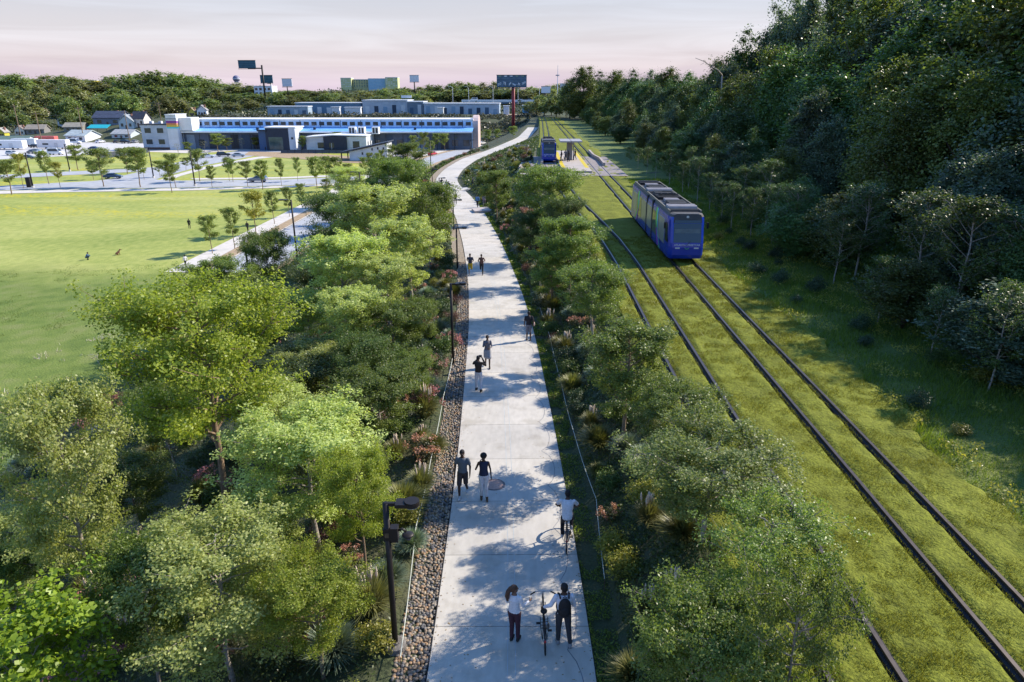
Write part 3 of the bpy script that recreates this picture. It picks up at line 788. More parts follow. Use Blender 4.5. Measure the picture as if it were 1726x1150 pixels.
# ------------------------------------------------------------ street trees of the low park
STREET = {
 'row before the cross street': [(20, 328, 268, 36), (40, 318, 257, 20), (83, 311, 252, 22), (102, 317, 272, 18), (175, 315, 248, 40), (237, 316, 247, 34), (290, 325, 269, 27), (297, 317, 258, 26), (358, 316, 278, 15), (393, 307, 267, 18), (418, 315, 270, 20), (443, 320, 268, 24), (475, 314, 266, 15), (502, 306, 264, 13)],
 'row along the slanting street': [(132, 287, 243, 28), (158, 303, 270, 18), (215, 293, 248, 28), (243, 303, 268, 14), (270, 299, 270, 16), (314, 287, 265, 13), (337, 306, 250, 28), (387, 306, 264, 15), (230, 284, 246, 20)],
 'row before the long warehouse': [(302, 262, 242, 14), (318, 259, 239, 14), (345, 256, 238, 14), (368, 256, 224, 22), (383, 254, 232, 16), (408, 253, 233, 12), (432, 252, 231, 16), (455, 251, 233, 12), (486, 253, 225, 12), (511, 257, 228, 14), (570, 253, 222, 17)],
 'row by the street crossing': [(535, 318, 262, 26), (551, 312, 262, 24), (566, 322, 262, 24), (588, 314, 275, 20), (552, 335, 300, 17), (510, 352, 308, 16), (613, 300, 264, 14), (625, 294, 256, 14), (638, 288, 257, 13), (645, 284, 252, 12)],
 'row along the long pavement': [(358, 428, 360, 28), (396, 420, 348, 28), (432, 397, 321, 40), (463, 378, 319, 22), (488, 366, 314, 18)],
 'row beside the gravel lot': [(697, 260, 227, 14), (714, 263, 222, 20), (735, 254, 224, 14), (750, 255, 224, 15), (768, 252, 219, 16), (789, 249, 222, 13), (805, 246, 219, 15), (822, 243, 218, 12), (838, 240, 217, 12), (865, 236, 212, 14), (700, 278, 240, 14), (726, 270, 236, 13), (660, 284, 250, 14)],
}
i = 0
for row, lst in STREET.items():
    lst = sorted(lst)
    for k, (px, yb, yt, wpx) in enumerate(lst):
        p = at(px, yb, -11) if px < 640 else hit(px, yb)
        key = 'street%d' % (i % 3)
        if row == 'row before the long warehouse' and k in (0, 2, 5, 7, 8): key = 'street_bare'
        if px in (40, 102, 432): key = 'street3'
        h = height_at(p, px, yt); wd = wpx / FPX * depth(p) * 1.1
        lab = 'slim street tree, %s from the left, %s' % (ORD[k], row)
        plant('street_tree', key, p, h, wd, lab, 'tree', 'street trees, ' + row); i += 1

# ------------------------------------------------------------ the wood right of the tracks
def shade_h(X): return (X - 14.0) * .86     # what stands clear of the sunlit rails
wood = []
wr = random.Random(5)
Y = 16.0
while Y < 330:
    for (X0, hmin) in ((20.5, 0), (25, 0), (30.5, 0), (37, 0), (46, 0), (57, 0)):
        far = Y / 140
        X = X0 + wr.uniform(-2.4, 2.4) + min(far, 1.2) * (3 if X0 > 30 else 1)
        y = Y + wr.uniform(-3, 3)
        if X0 > 46 and Y < 60: continue
        h = min(shade_h(X) * wr.uniform(.86, 1.0), 34 * wr.uniform(.86, 1.02))
        if Y > 88: h = min(h, 15 * wr.uniform(.8, 1.05) + (18 if X > 42 and Y < 150 else 0) + max(0, (150 - Y)) * .08)
        if h < 3: continue
        wood.append((X, y, h))
    Y += 6.5 if Y < 60 else 8.5 if Y < 140 else 15
names_w = ['deep green tree of the dark wood beside the tram line', 'bluish green tree of the dark wood beside the tram line', 'olive green tree of the dark wood beside the tram line', 'tall narrow tree of the dark wood beside the tram line', 'broad olive tree of the dark wood beside the tram line']
for (X, y, h) in wood:
    k = wr.choice((0, 0, 1, 1, 2, 3, 4)); wdt = min(max(h * .62, 5.0), 12.5) * wr.uniform(.9, 1.15)
    plant('wood_tree', 'wood%d' % k, (X, y, float(zt(X, y))), h, wdt, names_w[k], 'tree', names_w[k].replace('tree', 'trees', 1))
for (px, yt, Y, W_) in ((985, 112, 300, 17), (1012, 119, 312, 15), (962, 134, 318, 12), (1040, 119, 262, 14), (1068, 116, 236, 13), (1098, 117, 215, 12), (1128, 114, 196, 12), (1160, 122, 178, 11), (1190, 124, 160, 11)):
    p = atY(px, yt, Y); z0 = float(zt(p.x, Y)); k = wr.choice((0, 1, 2, 4))
    plant('wood_tree', 'wood%d' % k, (p.x, Y, z0), p.z - z0, W_, 'tall tree of the far end of the wood standing against the sky', 'tree', 'tall trees of the far end of the wood')
br = [(1330, 430), (1405, 478), (1478, 545), (1565, 610), (1665, 660), (1530, 520), (1300, 412), (1265, 400), (1232, 388), (1215, 378), (1250, 372), (1195, 355), (1175, 340), (1150, 325), (1128, 312), (1105, 300), (1090, 292), (1160, 318), (1075, 285), (1290, 388), (1200, 335), (1440, 470), (1600, 560), (1060, 276), (1690, 580)]
for k, (px, yb) in enumerate(br):
    p = at(px, yb, 0)
    h = min(6.4, max(2.6, (p.x - 12.8) * .9)) * wr.uniform(.8, 1.1)
    p.z = float(zt(p.x, p.y))
    plant('birch_tree', 'birch' if k % 3 else 'birch2', p, h, h * wr.uniform(.5, .62), 'thin pale stemmed young tree on the grassy edge of the wood', 'tree', 'thin young trees along the wood edge')
# dead branch sticking out of the wood into the sky
dbp = Vector((34.6, 119.0, float(zt(34.6, 119))))
mb = MB()
tip = atY(1172, 98, 117) - dbp; mid = atY(1201, 114, 118) - dbp; rootp = atY(1217, 127, 119) - dbp
mb.tube([(0, 0, -.2), (rootp.x * .9, rootp.y, rootp.z * .5), rootp], [.22, .17, .12], 7); mb.tube([rootp, mid.lerp(rootp, .5) + Vector((0, 0, .25)), mid, mid.lerp(tip, .5) + Vector((0, 0, .2)), tip], [.13, .11, .085, .06, .03], 6)
mb.tube([mid, mid + Vector((.1, 0, .9))], [.04, .012], 5); mb.tube([mid.lerp(tip, .5), mid.lerp(tip, .6) + Vector((-.3, 0, -.5))], [.03, .01], 5)
tag(mb.build('dead_tree', BARK_PALE, loc=dbp, smooth=True), 'leafless dead tree whose bare limb pokes out of the wood into the sky', 'tree')

# ------------------------------------------------------------ far trees: hill on the left, belt behind the warehouses
fr = random.Random(9)
FARL = []
def far_tree(px, ytop, Y, wpx, lab, grp):
    p = atY(px, ytop, Y); z0 = float(zt(p.x, Y)); h = p.z - z0
    if h < 3: return
    h = min(h, 26); z0 = p.z - h
    z0 = min(z0, float(zt(p.x, Y)) + .0) if h < 26 else float(zt(p.x, Y))
    wd = wpx / FPX * Y * 1.05
    plant('far_tree', 'far%d' % fr.randrange(3), (p.x, Y, z0), p.z - z0, wd, lab, 'tree', grp)
outline = [(-40, 128), (0, 123), (40, 124), (55, 135), (75, 128), (95, 125), (130, 130), (160, 137), (185, 130), (215, 124), (250, 121), (275, 119), (310, 122), (335, 127), (360, 137), (400, 140), (440, 147)]
top = lambda x: float(np.interp(x, [a for a, _ in outline], [b for _, b in outline]))
for px in range(-40, 450, 23):
    far_tree(px + fr.uniform(-5, 5), top(px) + fr.uniform(-1, 3), 620 + fr.uniform(-20, 30), 46 + fr.uniform(0, 14), 'big leafy tree on the crest of the far wooded hill', 'trees on the crest of the far hill')
for px in range(-40, 445, 25):
    far_tree(px + fr.uniform(-8, 8), max(top(px) + 16, 146) + fr.uniform(-4, 6), 520 + fr.uniform(-20, 20), 42 + fr.uniform(0, 14), 'leafy tree halfway down the far wooded hill', 'trees halfway down the far hill')
for px in list(range(-30, 440, 30)):
    far_tree(px + fr.uniform(-9, 9), 166 + fr.uniform(-7, 9), 445 + fr.uniform(-15, 15), 36 + fr.uniform(0, 14), 'leafy tree above the roofs of the far houses', 'trees above the far houses')
for px in list(range(5, 250, 34)) + [330, 360, 395, 425]:
    far_tree(px + fr.uniform(-9, 9), 193 + fr.uniform(-6, 10), 392 + fr.uniform(-10, 10), 26 + fr.uniform(0, 12), 'garden tree among the far houses', 'garden trees among the far houses')
for px in range(455, 960, 19):
    yt = float(np.interp(px, [455, 500, 540, 580, 640, 700, 760, 800, 850, 900, 950], [152, 149, 150, 154, 150, 145, 136, 134, 140, 146, 142]))
    far_tree(px + fr.uniform(-6, 6), yt + fr.uniform(-1, 5), 640 + fr.uniform(-20, 20), 30 + fr.uniform(0, 12), 'dark leafy tree in the belt behind the long grey sheds', 'trees of the belt behind the sheds')
for px, yt, Y in ((893, 172, 372), (905, 168, 356), (918, 172, 350), (930, 164, 345), (944, 158, 352), (955, 150, 338), (938, 176, 330), (966, 140, 330), (912, 160, 430), (934, 152, 440), (950, 148, 420)):
    far_tree(px, yt, Y, 26, 'tree closing the view behind the end of the tram tracks', 'trees behind the end of the tracks')
for px in range(462, 960, 21):
    far_tree(px + fr.uniform(-6, 6), (154 if px < 760 else 150) + fr.uniform(-3, 4), 575 + fr.uniform(-12, 12), 38 + fr.uniform(0, 14), 'leafy tree in the middle of the belt behind the sheds', 'middle trees of the belt behind the sheds')
for px in list(range(470, 720, 19)):
    far_tree(px + fr.uniform(-6, 6), 159 + fr.uniform(-3, 4), 470 + fr.uniform(-10, 10), 32 + fr.uniform(0, 12), 'lower leafy tree close behind the long grey sheds', 'lower trees close behind the sheds')
# ------------------------------------------------------------ ground cover, shrubs, grass and stones
def quads_obj(name, V, m, label, cat=None, kind='stuff'):
    V = V.reshape(-1, 3); nq = len(V) // 4
    me = bpy.data.meshes.new(name)
    me.vertices.add(len(V)); me.vertices.foreach_set('co', V.astype(np.float32).ravel())
    me.loops.add(nq * 4); me.loops.foreach_set('vertex_index', np.arange(nq * 4, dtype=np.int32))
    me.polygons.add(nq); me.polygons.foreach_set('loop_start', np.arange(0, nq * 4, 4, dtype=np.int32))
    me.update(calc_edges=True); me.materials.append(m)
    return tag(obj(name, me), label, cat, kind=kind)

def blades(P, Hh, wd, lean, g, face_cam=.0):
    """tapering grass blades: root points P (n,3)"""
    nn = len(P); a = g.random(nn) * 2 * PI
    s = np.stack([np.cos(a), np.sin(a), np.zeros(nn)], 1)
    b = g.random(nn) * 2 * PI; ln = (g.random(nn) * lean * Hh)
    tip = P + np.stack([np.cos(b) * ln, np.sin(b) * ln, Hh], 1)
    w2 = (np.ones(nn) * wd)[:, None]
    return np.stack([P - s * w2, P + s * w2, tip + s * w2 * .25, tip - s * w2 * .25], 1)

def leaves(P, L, g, up=.6, wd=.55):
    nn = len(P); nrm = g.normal(size=(nn, 3)) * .8; nrm[:, 2] += up; nrm /= np.linalg.norm(nrm, axis=1)[:, None]
    t = g.normal(size=(nn, 3)); t -= nrm * (t * nrm).sum(1)[:, None]; t /= np.linalg.norm(t, axis=1)[:, None]
    b = np.cross(nrm, t); ln = (L * (.6 + .8 * g.random(nn)))[:, None]
    return np.stack([P - t * ln * .5, P + b * ln * wd * .5, P + t * ln * .5, P - b * ln * wd * .5], 1)

G = np.random.default_rng(3)
# short uneven grass of the tram lawn
M_BL = leafmat('grass_blade_yellow_green', (.13, .135, .012), (.27, .27, .03), .3, .05)
nb = 250000
u = G.random(nb); yy = 9 + 46 * u ** 1.7; xx = 4.4 + G.random(nb) * 9.0
ok = np.ones(nb, bool)
for rf in RAILS: ok &= np.abs(xx - rf(yy)) > .13 + G.random(nb) * .06
ok &= xx < edge_r(yy) + .25
cl = vnoise(xx, yy, .5, 8) * .6 + vnoise(xx, yy, .16, 9) * .4
ok &= cl > .38
xx, yy, cl = xx[ok], yy[ok], cl[ok]
P = np.stack([xx, yy, .06 + cl * .05], 1)
sc_ = 1 + np.clip((yy - 18) / 25, 0, 1) * .9
quads_obj('track_grass', blades(P, (.03 + .17 * (cl - .3) * G.random(len(P))) * sc_ ** .4, .006 * sc_, 1.2, G), M_BL, 'short tufty yellow green grass growing between the tram rails', 'grass')
# darker longer grass of the bank right of the tracks
M_BK = leafmat('grass_blade_bank', (.075, .125, .014), (.20, .26, .035), .45, .05)
nb = 200000
u = G.random(nb); yy = 14 + 80 * u ** 1.6; xx = 12.9 + (G.random(nb) ** 1.3) * 20
d = vnoise(xx, yy, 1.7, 11)
ok = (xx > edge_r(yy) + (d - .6) * .5) & (d + G.random(nb) * .4 > .38)
xx, yy, d = xx[ok], yy[ok], d[ok]
P = np.stack([xx, yy, zt(xx, yy) - .06], 1)
f = 1 + np.clip((yy - 20) / 40, 0, 1.5)
quads_obj('bank_grass', blades(P, (.12 + .35 * d * G.random(len(P))), .011 * f, .9, G), M_BK, 'long dark green grass of the shaded bank right of the tracks', 'grass')
# sun dapples on the shaded bank, coloured in as yellowish leaves
M_BP = leafmat('bank_dapple_yellow', (.26, .27, .04), (.46, .43, .09), .45, .05)
nb = 70000
yy = 15 + 62 * G.random(nb) ** 1.4; xx = 13.3 + G.random(nb) * 11
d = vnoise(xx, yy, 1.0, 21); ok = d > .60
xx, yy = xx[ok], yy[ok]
quads_obj('bank_sun_dapples', leaves(np.stack([xx, yy, zt(xx, yy) + .08 + G.random(len(xx)) * .18], 1), np.full(len(xx), .09), G), M_BP, 'low leaves coloured yellow for sun dapples on the shaded bank', 'weeds')

# ground cover over the planted slope and strip
def bed_points(nn, y0, y1, pw, side, g):
    yy = y0 + (y1 - y0) * g.random(nn) ** pw
    P, T, B = xp(yy), xtoe(yy), bedl(yy)
    if side < 0:
        u = g.random(nn); lo, hi = np.maximum(T - 1.5, P - 36), P - 3.1
    else:
        u = g.random(nn); lo, hi = P + 2.75, np.maximum(B + .1, P + 3.2)
    xx = lo + (hi - lo) * u
    return xx, yy
M_GC = leafmat('ground_cover_leaf', (.035, .065, .014), (.125, .16, .045), .35, .05)
M_GC2 = leafmat('ground_cover_grey', (.07, .10, .05), (.15, .18, .10), .25, .05)
for (nm, m, cnt, seed, thr, lab) in (('ground_cover', M_GC, 330000, 31, .22, 'dense low green ground cover between the shrubs of the planted beds'), ('pale_ground_cover', M_GC2, 60000, 32, .62, 'patches of grey green low plants in the planted beds')):
    xs, ys = [], []
    for side, share in ((-1, .72), (1, .28)):
        a, b = bed_points(int(cnt * share), 7.5, 190, 2.3, side, G); xs.append(a); ys.append(b)
    xx, yy = np.concatenate(xs), np.concatenate(ys)
    d = vnoise(xx, yy, .9, seed) * .7 + vnoise(xx, yy, .35, seed + 1) * .3
    ok = d > thr; xx, yy, d = xx[ok], yy[ok], d[ok]
    f = 1 + np.clip((yy - 20) / 40, 0, 2.5)
    hh = (d - thr) * .95 * np.sqrt(G.random(len(xx)))
    quads_obj(nm, leaves(np.stack([xx, yy, zt(xx, yy) - .05 + hh], 1), .085 * f, G, .9), m, lab, 'ground cover')
# green fringe right of the path
M_FR = leafmat('fringe_grass', (.09, .15, .015), (.22, .27, .04), .35, .05)
nb = 60000
yy = 7 + 95 * G.random(nb) ** 1.9; off = HW + .03 + G.random(nb) ** 1.2 * (.9 + .6 * vnoise(yy, yy * 0, 2.5, 3))
xx = xp(yy) + off; d = vnoise(xx, yy, .5, 41); ok = d > .3; xx, yy, d = xx[ok], yy[ok], d[ok]
f = 1 + np.clip((yy - 20) / 30, 0, 2)
quads_obj('fringe_grass', leaves(np.stack([xx, yy, zp(yy) - .04 + d * .16 * G.random(len(xx))], 1), .055 * f, G, .7), M_FR, 'low bright green fringe along the right edge of the path', 'grass')
# dead tufts in the rough corner of the lawn
M_TU = leafmat('dead_tuft', (.34, .30, .24), (.60, .54, .47), .2, .05)
nb = 30000
xx = -62 + 34 * G.random(nb); yy = 36 + 36 * G.random(nb)
d = vnoise(xx, yy, 2.6, 51) * .55 + vnoise(xx, yy, .9, 52) * .45; ok = (d > .70) & (xx < xtoe(yy) - .5 + .0 * xx) & (xx > -33 - (72 - yy) * .75)
xx, yy = xx[ok], yy[ok]
quads_obj('dead_tufts', blades(np.stack([xx, yy, np.full(len(xx), -11.05)], 1), .12 + .25 * G.random(len(xx)), .035, 1.4, G), M_TU, 'pale dead tufts in the rough corner of the lawn', 'grass tufts')
M_LT = leafmat('lawn_tuft', (.09, .14, .024), (.17, .215, .045), .35, .05)  # blades darkened to the painted shade of the near lawn
nb = 120000
u = G.random(nb); yy = 30 + 60 * u ** 1.3; xx = -33.2 - G.random(nb) * 38
ok = (vnoise(xx, yy, 3.5, 55) * .6 + vnoise(xx, yy, 1.1, 56) * .4 > .60); xx, yy = xx[ok], yy[ok]
quads_obj('lawn_grass', blades(np.stack([xx, yy, np.full(len(xx), -11.06)], 1), .05 + .10 * G.random(len(xx)), .03, 1.6, G), M_LT, 'uneven grass of the rough near lawn, darkened in colour like shade', 'grass')

# leaf litter and undergrowth under the wood
nb = 90000
yy = 16 + 130 * G.random(nb) ** 1.3; xx = 19 + 26 * G.random(nb)
d = vnoise(xx, yy, 2.4, 61) * .65 + vnoise(xx, yy, .8, 62) * .35; ok = d > .38; xx, yy, d = xx[ok], yy[ok], d[ok]
quads_obj('wood_undergrowth', leaves(np.stack([xx, yy, zt(xx, yy) - .05 + (d - .38) * 4.2 * np.sqrt(G.random(len(xx)))], 1), np.full(len(xx), .22), G, .6, .7), leafmat('undergrowth_wood', (.04, .085, .02), (.12, .18, .04), .4, .05), 'leafy undergrowth at the foot of the wood', 'undergrowth')
# fallen leaves on the path
nb = 900
yy = 8 + 45 * G.random(nb) ** 1.5; off = np.sign(G.random(nb) - .45) * (1.9 - 1.5 * G.random(nb) ** 3.0)
P = np.stack([xp(yy) + off, yy, zp(yy) + .008], 1)
q = leaves(P, np.full(nb, .045), G, 6.0, .6); q[:, :, 2] = zp(q[:, :, 1]) + .006 + .004 * G.random(q.shape[:2])
quads_obj('fallen_leaves', q, leafmat('dry_leaf', (.16, .09, .03), (.34, .24, .09), .1, .05), 'dry fallen leaves scattered along the path edges', 'leaves')
# river stones of the drain strip
def stones():
    bm = bmesh.new(); bmesh.ops.create_icosphere(bm, subdivisions=2, radius=1); hv = np.array([v.co[:] for v in bm.verts]); hf = np.array([[v.index for v in f.verts] for f in bm.faces]); bm.free()
    bm = bmesh.new(); bmesh.ops.create_icosphere(bm, subdivisions=1, radius=1); lv = np.array([v.co[:] for v in bm.verts]); lf = np.array([[v.index for v in f.verts] for f in bm.faces]); bm.free()
    V, Fc, o = [], [], 0
    yy = 6.5
    while yy < 62:
        dens = .088 if yy < 28 else .13
        for c in np.arange(2.0, 2.86, dens * .92)[:-1]:
            if G.random() < .05: continue
            v0, f0 = (hv, hf) if yy < 22 else (lv, lf)
            r = dens * np.array([G.uniform(.5, .78), G.uniform(.42, .66), G.uniform(.3, .5)])
            a = G.uniform(0, 3.14); cs, sn = math.cos(a), math.sin(a)
            v = v0 * (1 + G.normal(size=v0.shape) * .05) * r
            v = np.stack([v[:, 0] * cs - v[:, 1] * sn, v[:, 0] * sn + v[:, 1] * cs, v[:, 2] + v[:, 0] * G.uniform(-.3, .3)], 1)
            y2 = yy + G.uniform(-.03, .03)
            off = c + G.uniform(-.03, .03)
            v += np.array([float(xp(y2)) - off, y2, float(zp(y2)) - .05 - .05 * math.sin((c - 2) / 1.15 * PI) + G.uniform(0, .035)])
            V.append(v); Fc.append(f0 + o); o += len(v)
        yy += dens * .95
    V = np.concatenate(V); Fc = np.concatenate(Fc)
    me = bpy.data.meshes.new('river_stones')
    me.vertices.add(len(V)); me.vertices.foreach_set('co', V.astype(np.float32).ravel())
    me.loops.add(len(Fc) * 3); me.loops.foreach_set('vertex_index', Fc.astype(np.int32).ravel())
    me.polygons.add(len(Fc)); me.polygons.foreach_set('loop_start', np.arange(0, len(Fc) * 3, 3, dtype=np.int32))
    me.update(calc_edges=True); me.polygons.foreach_set('use_smooth', [True] * len(Fc))
    m, n, l, b = _nt('river_stone')
    geo = n.new('ShaderNodeNewGeometry'); cr = n.new('ShaderNodeValToRGB'); e = cr.color_ramp.elements
    cols = [(.07, .065, .06), (.22, .16, .105), (.33, .20, .10), (.14, .13, .125), (.36, .28, .19), (.25, .17, .11), (.10, .095, .095), (.27, .23, .18)]
    while len(e) < len(cols): e.new(.5)
    cr.color_ramp.interpolation = 'CONSTANT'
    for i, c in enumerate(cols): e[i].position = i / len(cols); e[i].color = (*c, 1)
    l.new(geo.outputs['Random Per Island'], cr.inputs[0])
    c2, _, _ = noise_color(n, l, [(.7, .7, .7), (1.1, 1.1, 1.1)], 25, 5)
    l.new(mixc(n, l, cr.outputs[0], c2, 1.0, 'MULTIPLY'), b.inputs['Base Color']); b.inputs['Roughness'].default_value = .6
    me.materials.append(m)
    tag(obj('river_stones', me), 'rounded tan and grey river stones lining the left edge of the path', 'stones', kind='stuff')
stones()
gs = [(y, float(xp(y))) for y in np.arange(60, 190, 4)]
ribbon('gravel_strip', [(x, y) for y, x in gs], -3.1, -2.0, None, mat('gravel_brown', (.26, .21, .15), .95, .4, 5, .5, 20), 'thin brown gravel strip along the far path', 'gravel', .0)
ribbon('path_shoulder', [(float(xp(y)), y) for y in np.arange(-5, 62, 2.0)], -3.15, -1.94, None, mat('drain_soil', (.05, .042, .035), .95, .3, 5), 'dark soil under the river stones', 'soil', -.10)
mb = MB()       # dark steel edging on the left of the path
ysE = list(np.arange(4, 66, 1.5)); V = []
for y in ysE:
    x, y2 = pth(y, -HW - .012); z = float(zp(y)); V += [(x - .012, y2, z - .1), (x - .012, y2, z + .012), (x + .004, y2, z + .012), (x + .004, y2, z - .1)]
mb.add(V, [(4 * i + a, 4 * i + a + 1, 4 * i + a + 5, 4 * i + a + 4) for i in range(len(ysE) - 1) for a in range(3)])
tag(mb.build('edging', M_RAILBED), 'thin black steel edging between the path and the river stones', 'edging', kind='structure')

# ------------------------------------------------------------ shrubs
def shrub_proto(key, seed, rx, hz, cnt, L, lm, kind='round', stems=None, flower=None, fl=0):
    g = np.random.default_rng(seed)
    if kind == 'round':
        k = 26; C = g.normal(size=(k, 3)); C /= np.linalg.norm(C, axis=1)[:, None]; C *= (g.random(k) ** .5)[:, None] * .72
        C = np.stack([C[:, 0] * rx, C[:, 1] * rx, hz * .5 + C[:, 2] * hz * .5], 1); C[:, 2] = np.clip(C[:, 2], .06 * hz, None)
        me = leaf_cloud(key, C, np.full(k, rx * .36), np.full(k, cnt // k), L, lm, seed, .7, np.array([0, 0, hz * .3]))
    elif kind == 'tuft':
        a = g.random(cnt) * 2 * PI; rr = g.random(cnt) ** .7
        root = np.stack([np.cos(a) * .16 * rx * rr, np.sin(a) * .16 * rx * rr, np.zeros(cnt)], 1)
        d = np.stack([np.cos(a) * rx * rr, np.sin(a) * rx * rr, hz * (1.05 - .55 * rr ** 2) * (.7 + .4 * g.random(cnt))], 1)
        d[:, :2] += g.normal(size=(cnt, 2)) * rx * .12
        sdir = np.stack([-np.sin(a), np.cos(a), np.zeros(cnt)], 1) * L
        mid = root + d * .55 + np.array([0, 0, hz * .18]); tip = root + d
        V = np.concatenate([np.stack([root - sdir, root + sdir, mid + sdir, mid - sdir], 1), np.stack([mid - sdir, mid + sdir, tip + sdir * .2, tip - sdir * .2], 1)]).reshape(-1, 3)
        me = bpy.data.meshes.new(key)
        me.from_pydata(V.tolist(), [], np.arange(len(V)).reshape(-1, 4).tolist()); me.materials.append(lm)
    fm = None
    if flower is not None:
        if fl == 'plume':
            mb = MB()
            for q in range(9):
                a = g.random() * 6.28; r = rx * .6 * g.random(); x, y = r * math.cos(a), r * math.sin(a); h0 = hz * g.uniform(.85, 1.05)
                mb.tube([(x * .3, y * .3, .1), (x, y, h0)], [.004, .003], 4, 0, False)
                mb.tube([(x, y, h0 - .02), (x * 1.03, y * 1.03, h0 + .1), (x * 1.08, y * 1.08, h0 + .22), (x * 1.12, y * 1.12, h0 + .32)], [.012, .035, .03, .004], 6)
            fm = mb.mesh(key + '_plume', flower, True)
        else:
            k = 14; C = g.normal(size=(k, 3)); C /= np.linalg.norm(C, axis=1)[:, None]; C[:, 2] = np.abs(C[:, 2])
            C = np.stack([C[:, 0] * rx * .9, C[:, 1] * rx * .9, hz * .45 + C[:, 2] * hz * .55], 1)
            fm = leaf_cloud(key + '_flower', C, np.full(k, rx * .22), np.full(k, fl // k), L * .75, flower, seed + 5, .8, wd=.9)
    PROTO[key] = (me, fm, hz, rx * 2)
def shrub(name, key, p, s, label, group, cat='shrub', part='blossoms'):
    me, fm, hz, w = PROTO[key]
    o = obj(name, me); o.location = p; o.rotation_euler = (0, 0, rnd.uniform(0, 6.28)); o.scale = (s, s, s * rnd.uniform(.85, 1.15))
    tag(o, label, cat, group)
    if fm is not None: obj(part, fm, o)
    return o
F_PINK = leafmat('petal_pink', (.30, .10, .11), (.52, .24, .24), .3, .1)
F_CORAL = leafmat('petal_coral', (.34, .14, .09), (.50, .27, .19), .3, .1)
M_PLUME = mat('plume_beige', (.52, .42, .32), .9, .15, 8)
shrub_proto('sh_leaf', 61, .75, 1.0, 2400, .085, leafmat('shrub_green', (.035, .075, .012), (.11, .155, .035), .3))
shrub_proto('sh_dark', 62, .85, 1.0, 2400, .08, leafmat('shrub_dark', (.018, .042, .014), (.06, .09, .03), .25))
shrub_proto('sh_yel', 63, .7, .8, 2000, .08, leafmat('shrub_yellow', (.15, .165, .018), (.30, .28, .05), .35))
shrub_proto('sh_blue', 64, .62, .75, 900, .013, leafmat('tuft_blue_grey', (.11, .16, .10), (.26, .32, .22), .25), 'tuft')
shrub_proto('sh_pink', 65, .7, .85, 1500, .075, leafmat('shrub_flower_leaf', (.04, .07, .015), (.10, .12, .035), .3), 'round', None, F_PINK, 520)
shrub_proto('sh_coral', 66, .65, .8, 1300, .075, leafmat('shrub_flower_leaf_bronze', (.05, .06, .02), (.11, .10, .045), .3), 'round', None, F_CORAL, 520)
shrub_proto('sh_bronze', 67, .7, .75, 1800, .07, leafmat('shrub_bronze', (.075, .035, .028), (.17, .08, .06), .3))
shrub_proto('sh_plume', 68, .6, .85, 800, .011, leafmat('tuft_straw', (.13, .14, .05), (.26, .25, .10), .3), 'tuft', None, M_PLUME, 'plume')
shrub_proto('sh_olive', 69, .7, .8, 900, .014, leafmat('tuft_olive', (.10, .11, .03), (.22, .21, .07), .3), 'tuft')
KINDS = {'sh_leaf': ('leafy_shrub', 'rounded green shrub'), 'sh_dark': ('leafy_shrub', 'dark green shrub'), 'sh_yel': ('leafy_shrub', 'yellow green shrub'), 'sh_blue': ('grass_clump', 'blue grey grass clump'), 'sh_pink': ('flowering_shrub', 'pink flowering shrub'), 'sh_coral': ('flowering_shrub', 'coral flowering shrub'), 'sh_bronze': ('leafy_shrub', 'reddish brown shrub'), 'sh_plume': ('grass_clump', 'straw grass clump with beige plumes'), 'sh_olive': ('grass_clump', 'olive grass clump')}
sr = random.Random(21)
def place_shrub(x, y, key, s, where, grp):
    nm, lab = KINDS[key]
    return shrub(nm, key, (x, y, float(zt(x, y)) - .06), s, lab + ' ' + where, lab + 's ' + grp, 'grass clump' if 'clump' in nm else 'shrub', 'plumes' if key == 'sh_plume' else 'blossoms')
wk = ['sh_leaf'] * 4 + ['sh_dark'] * 5 + ['sh_yel'] * 3 + ['sh_blue'] * 5 + ['sh_pink'] * 2 + ['sh_coral'] * 2 + ['sh_bronze'] * 2 + ['sh_plume'] * 3 + ['sh_olive'] * 4
y = 9.0
while y < 92:                                   # bed just left of the stone strip
    for j in range(3 if y < 60 else 2):
        off = 3.35 + j * 1.35 + sr.uniform(-.5, .5)
        place_shrub(float(xp(y)) - off, y + sr.uniform(-.6, .6), sr.choice(wk), sr.uniform(.65, 1.25), 'in the bed between the stone strip and the grove', 'in the bed left of the path')
    y += 1.35 if y < 45 else 2.2
for q in range(185):                             # under the trees of the slope
    y = 12 + 42 * sr.random() ** 1.5; x = float(xp(y)) - 7.5 - sr.random() * 21
    place_shrub(x, y, sr.choice(wk), sr.uniform(.8, 1.5), 'on the tree slope left of the path', 'on the tree slope')
y = 9.5
while y < 100:                                  # strip right of the path
    B = float(bedl(y)); P = float(xp(y))
    for j in range(2 if y < 60 else 3):
        x = P + 3.1 + j * 1.15 + sr.uniform(-.35, .35)
        if x < B - .2: place_shrub(x, y + sr.uniform(-.5, .5), sr.choice(wk), sr.uniform(.6, 1.1), 'in the strip between path and rails', 'in the strip between path and rails')
    y += 1.5 if y < 50 else 2.4
for q in range(70):                             # garden slope by the far stop
    y = 84 + 75 * sr.random(); P, B = float(xp(y)), float(bedl(y)); x = P + 3.5 + (B - P - 4) * sr.random()
    if B - P > 6: place_shrub(x, y, sr.choice(['sh_blue', 'sh_olive', 'sh_olive', 'sh_yel', 'sh_leaf', 'sh_bronze', 'sh_plume']), sr.uniform(.9, 1.6), 'on the garden slope below the far stop', 'on the garden slope below the stop')
for q in range(40):                             # hedge row left of the far path
    y = 96 + q * 2.7; x = float(xp(y)) - 4.2 + sr.uniform(-.5, .5)
    place_shrub(x, y, sr.choice(['sh_dark', 'sh_bronze', 'sh_leaf', 'sh_coral']), sr.uniform(.9, 1.3), 'in the low hedge along the far path', 'in the low hedge of the far path')
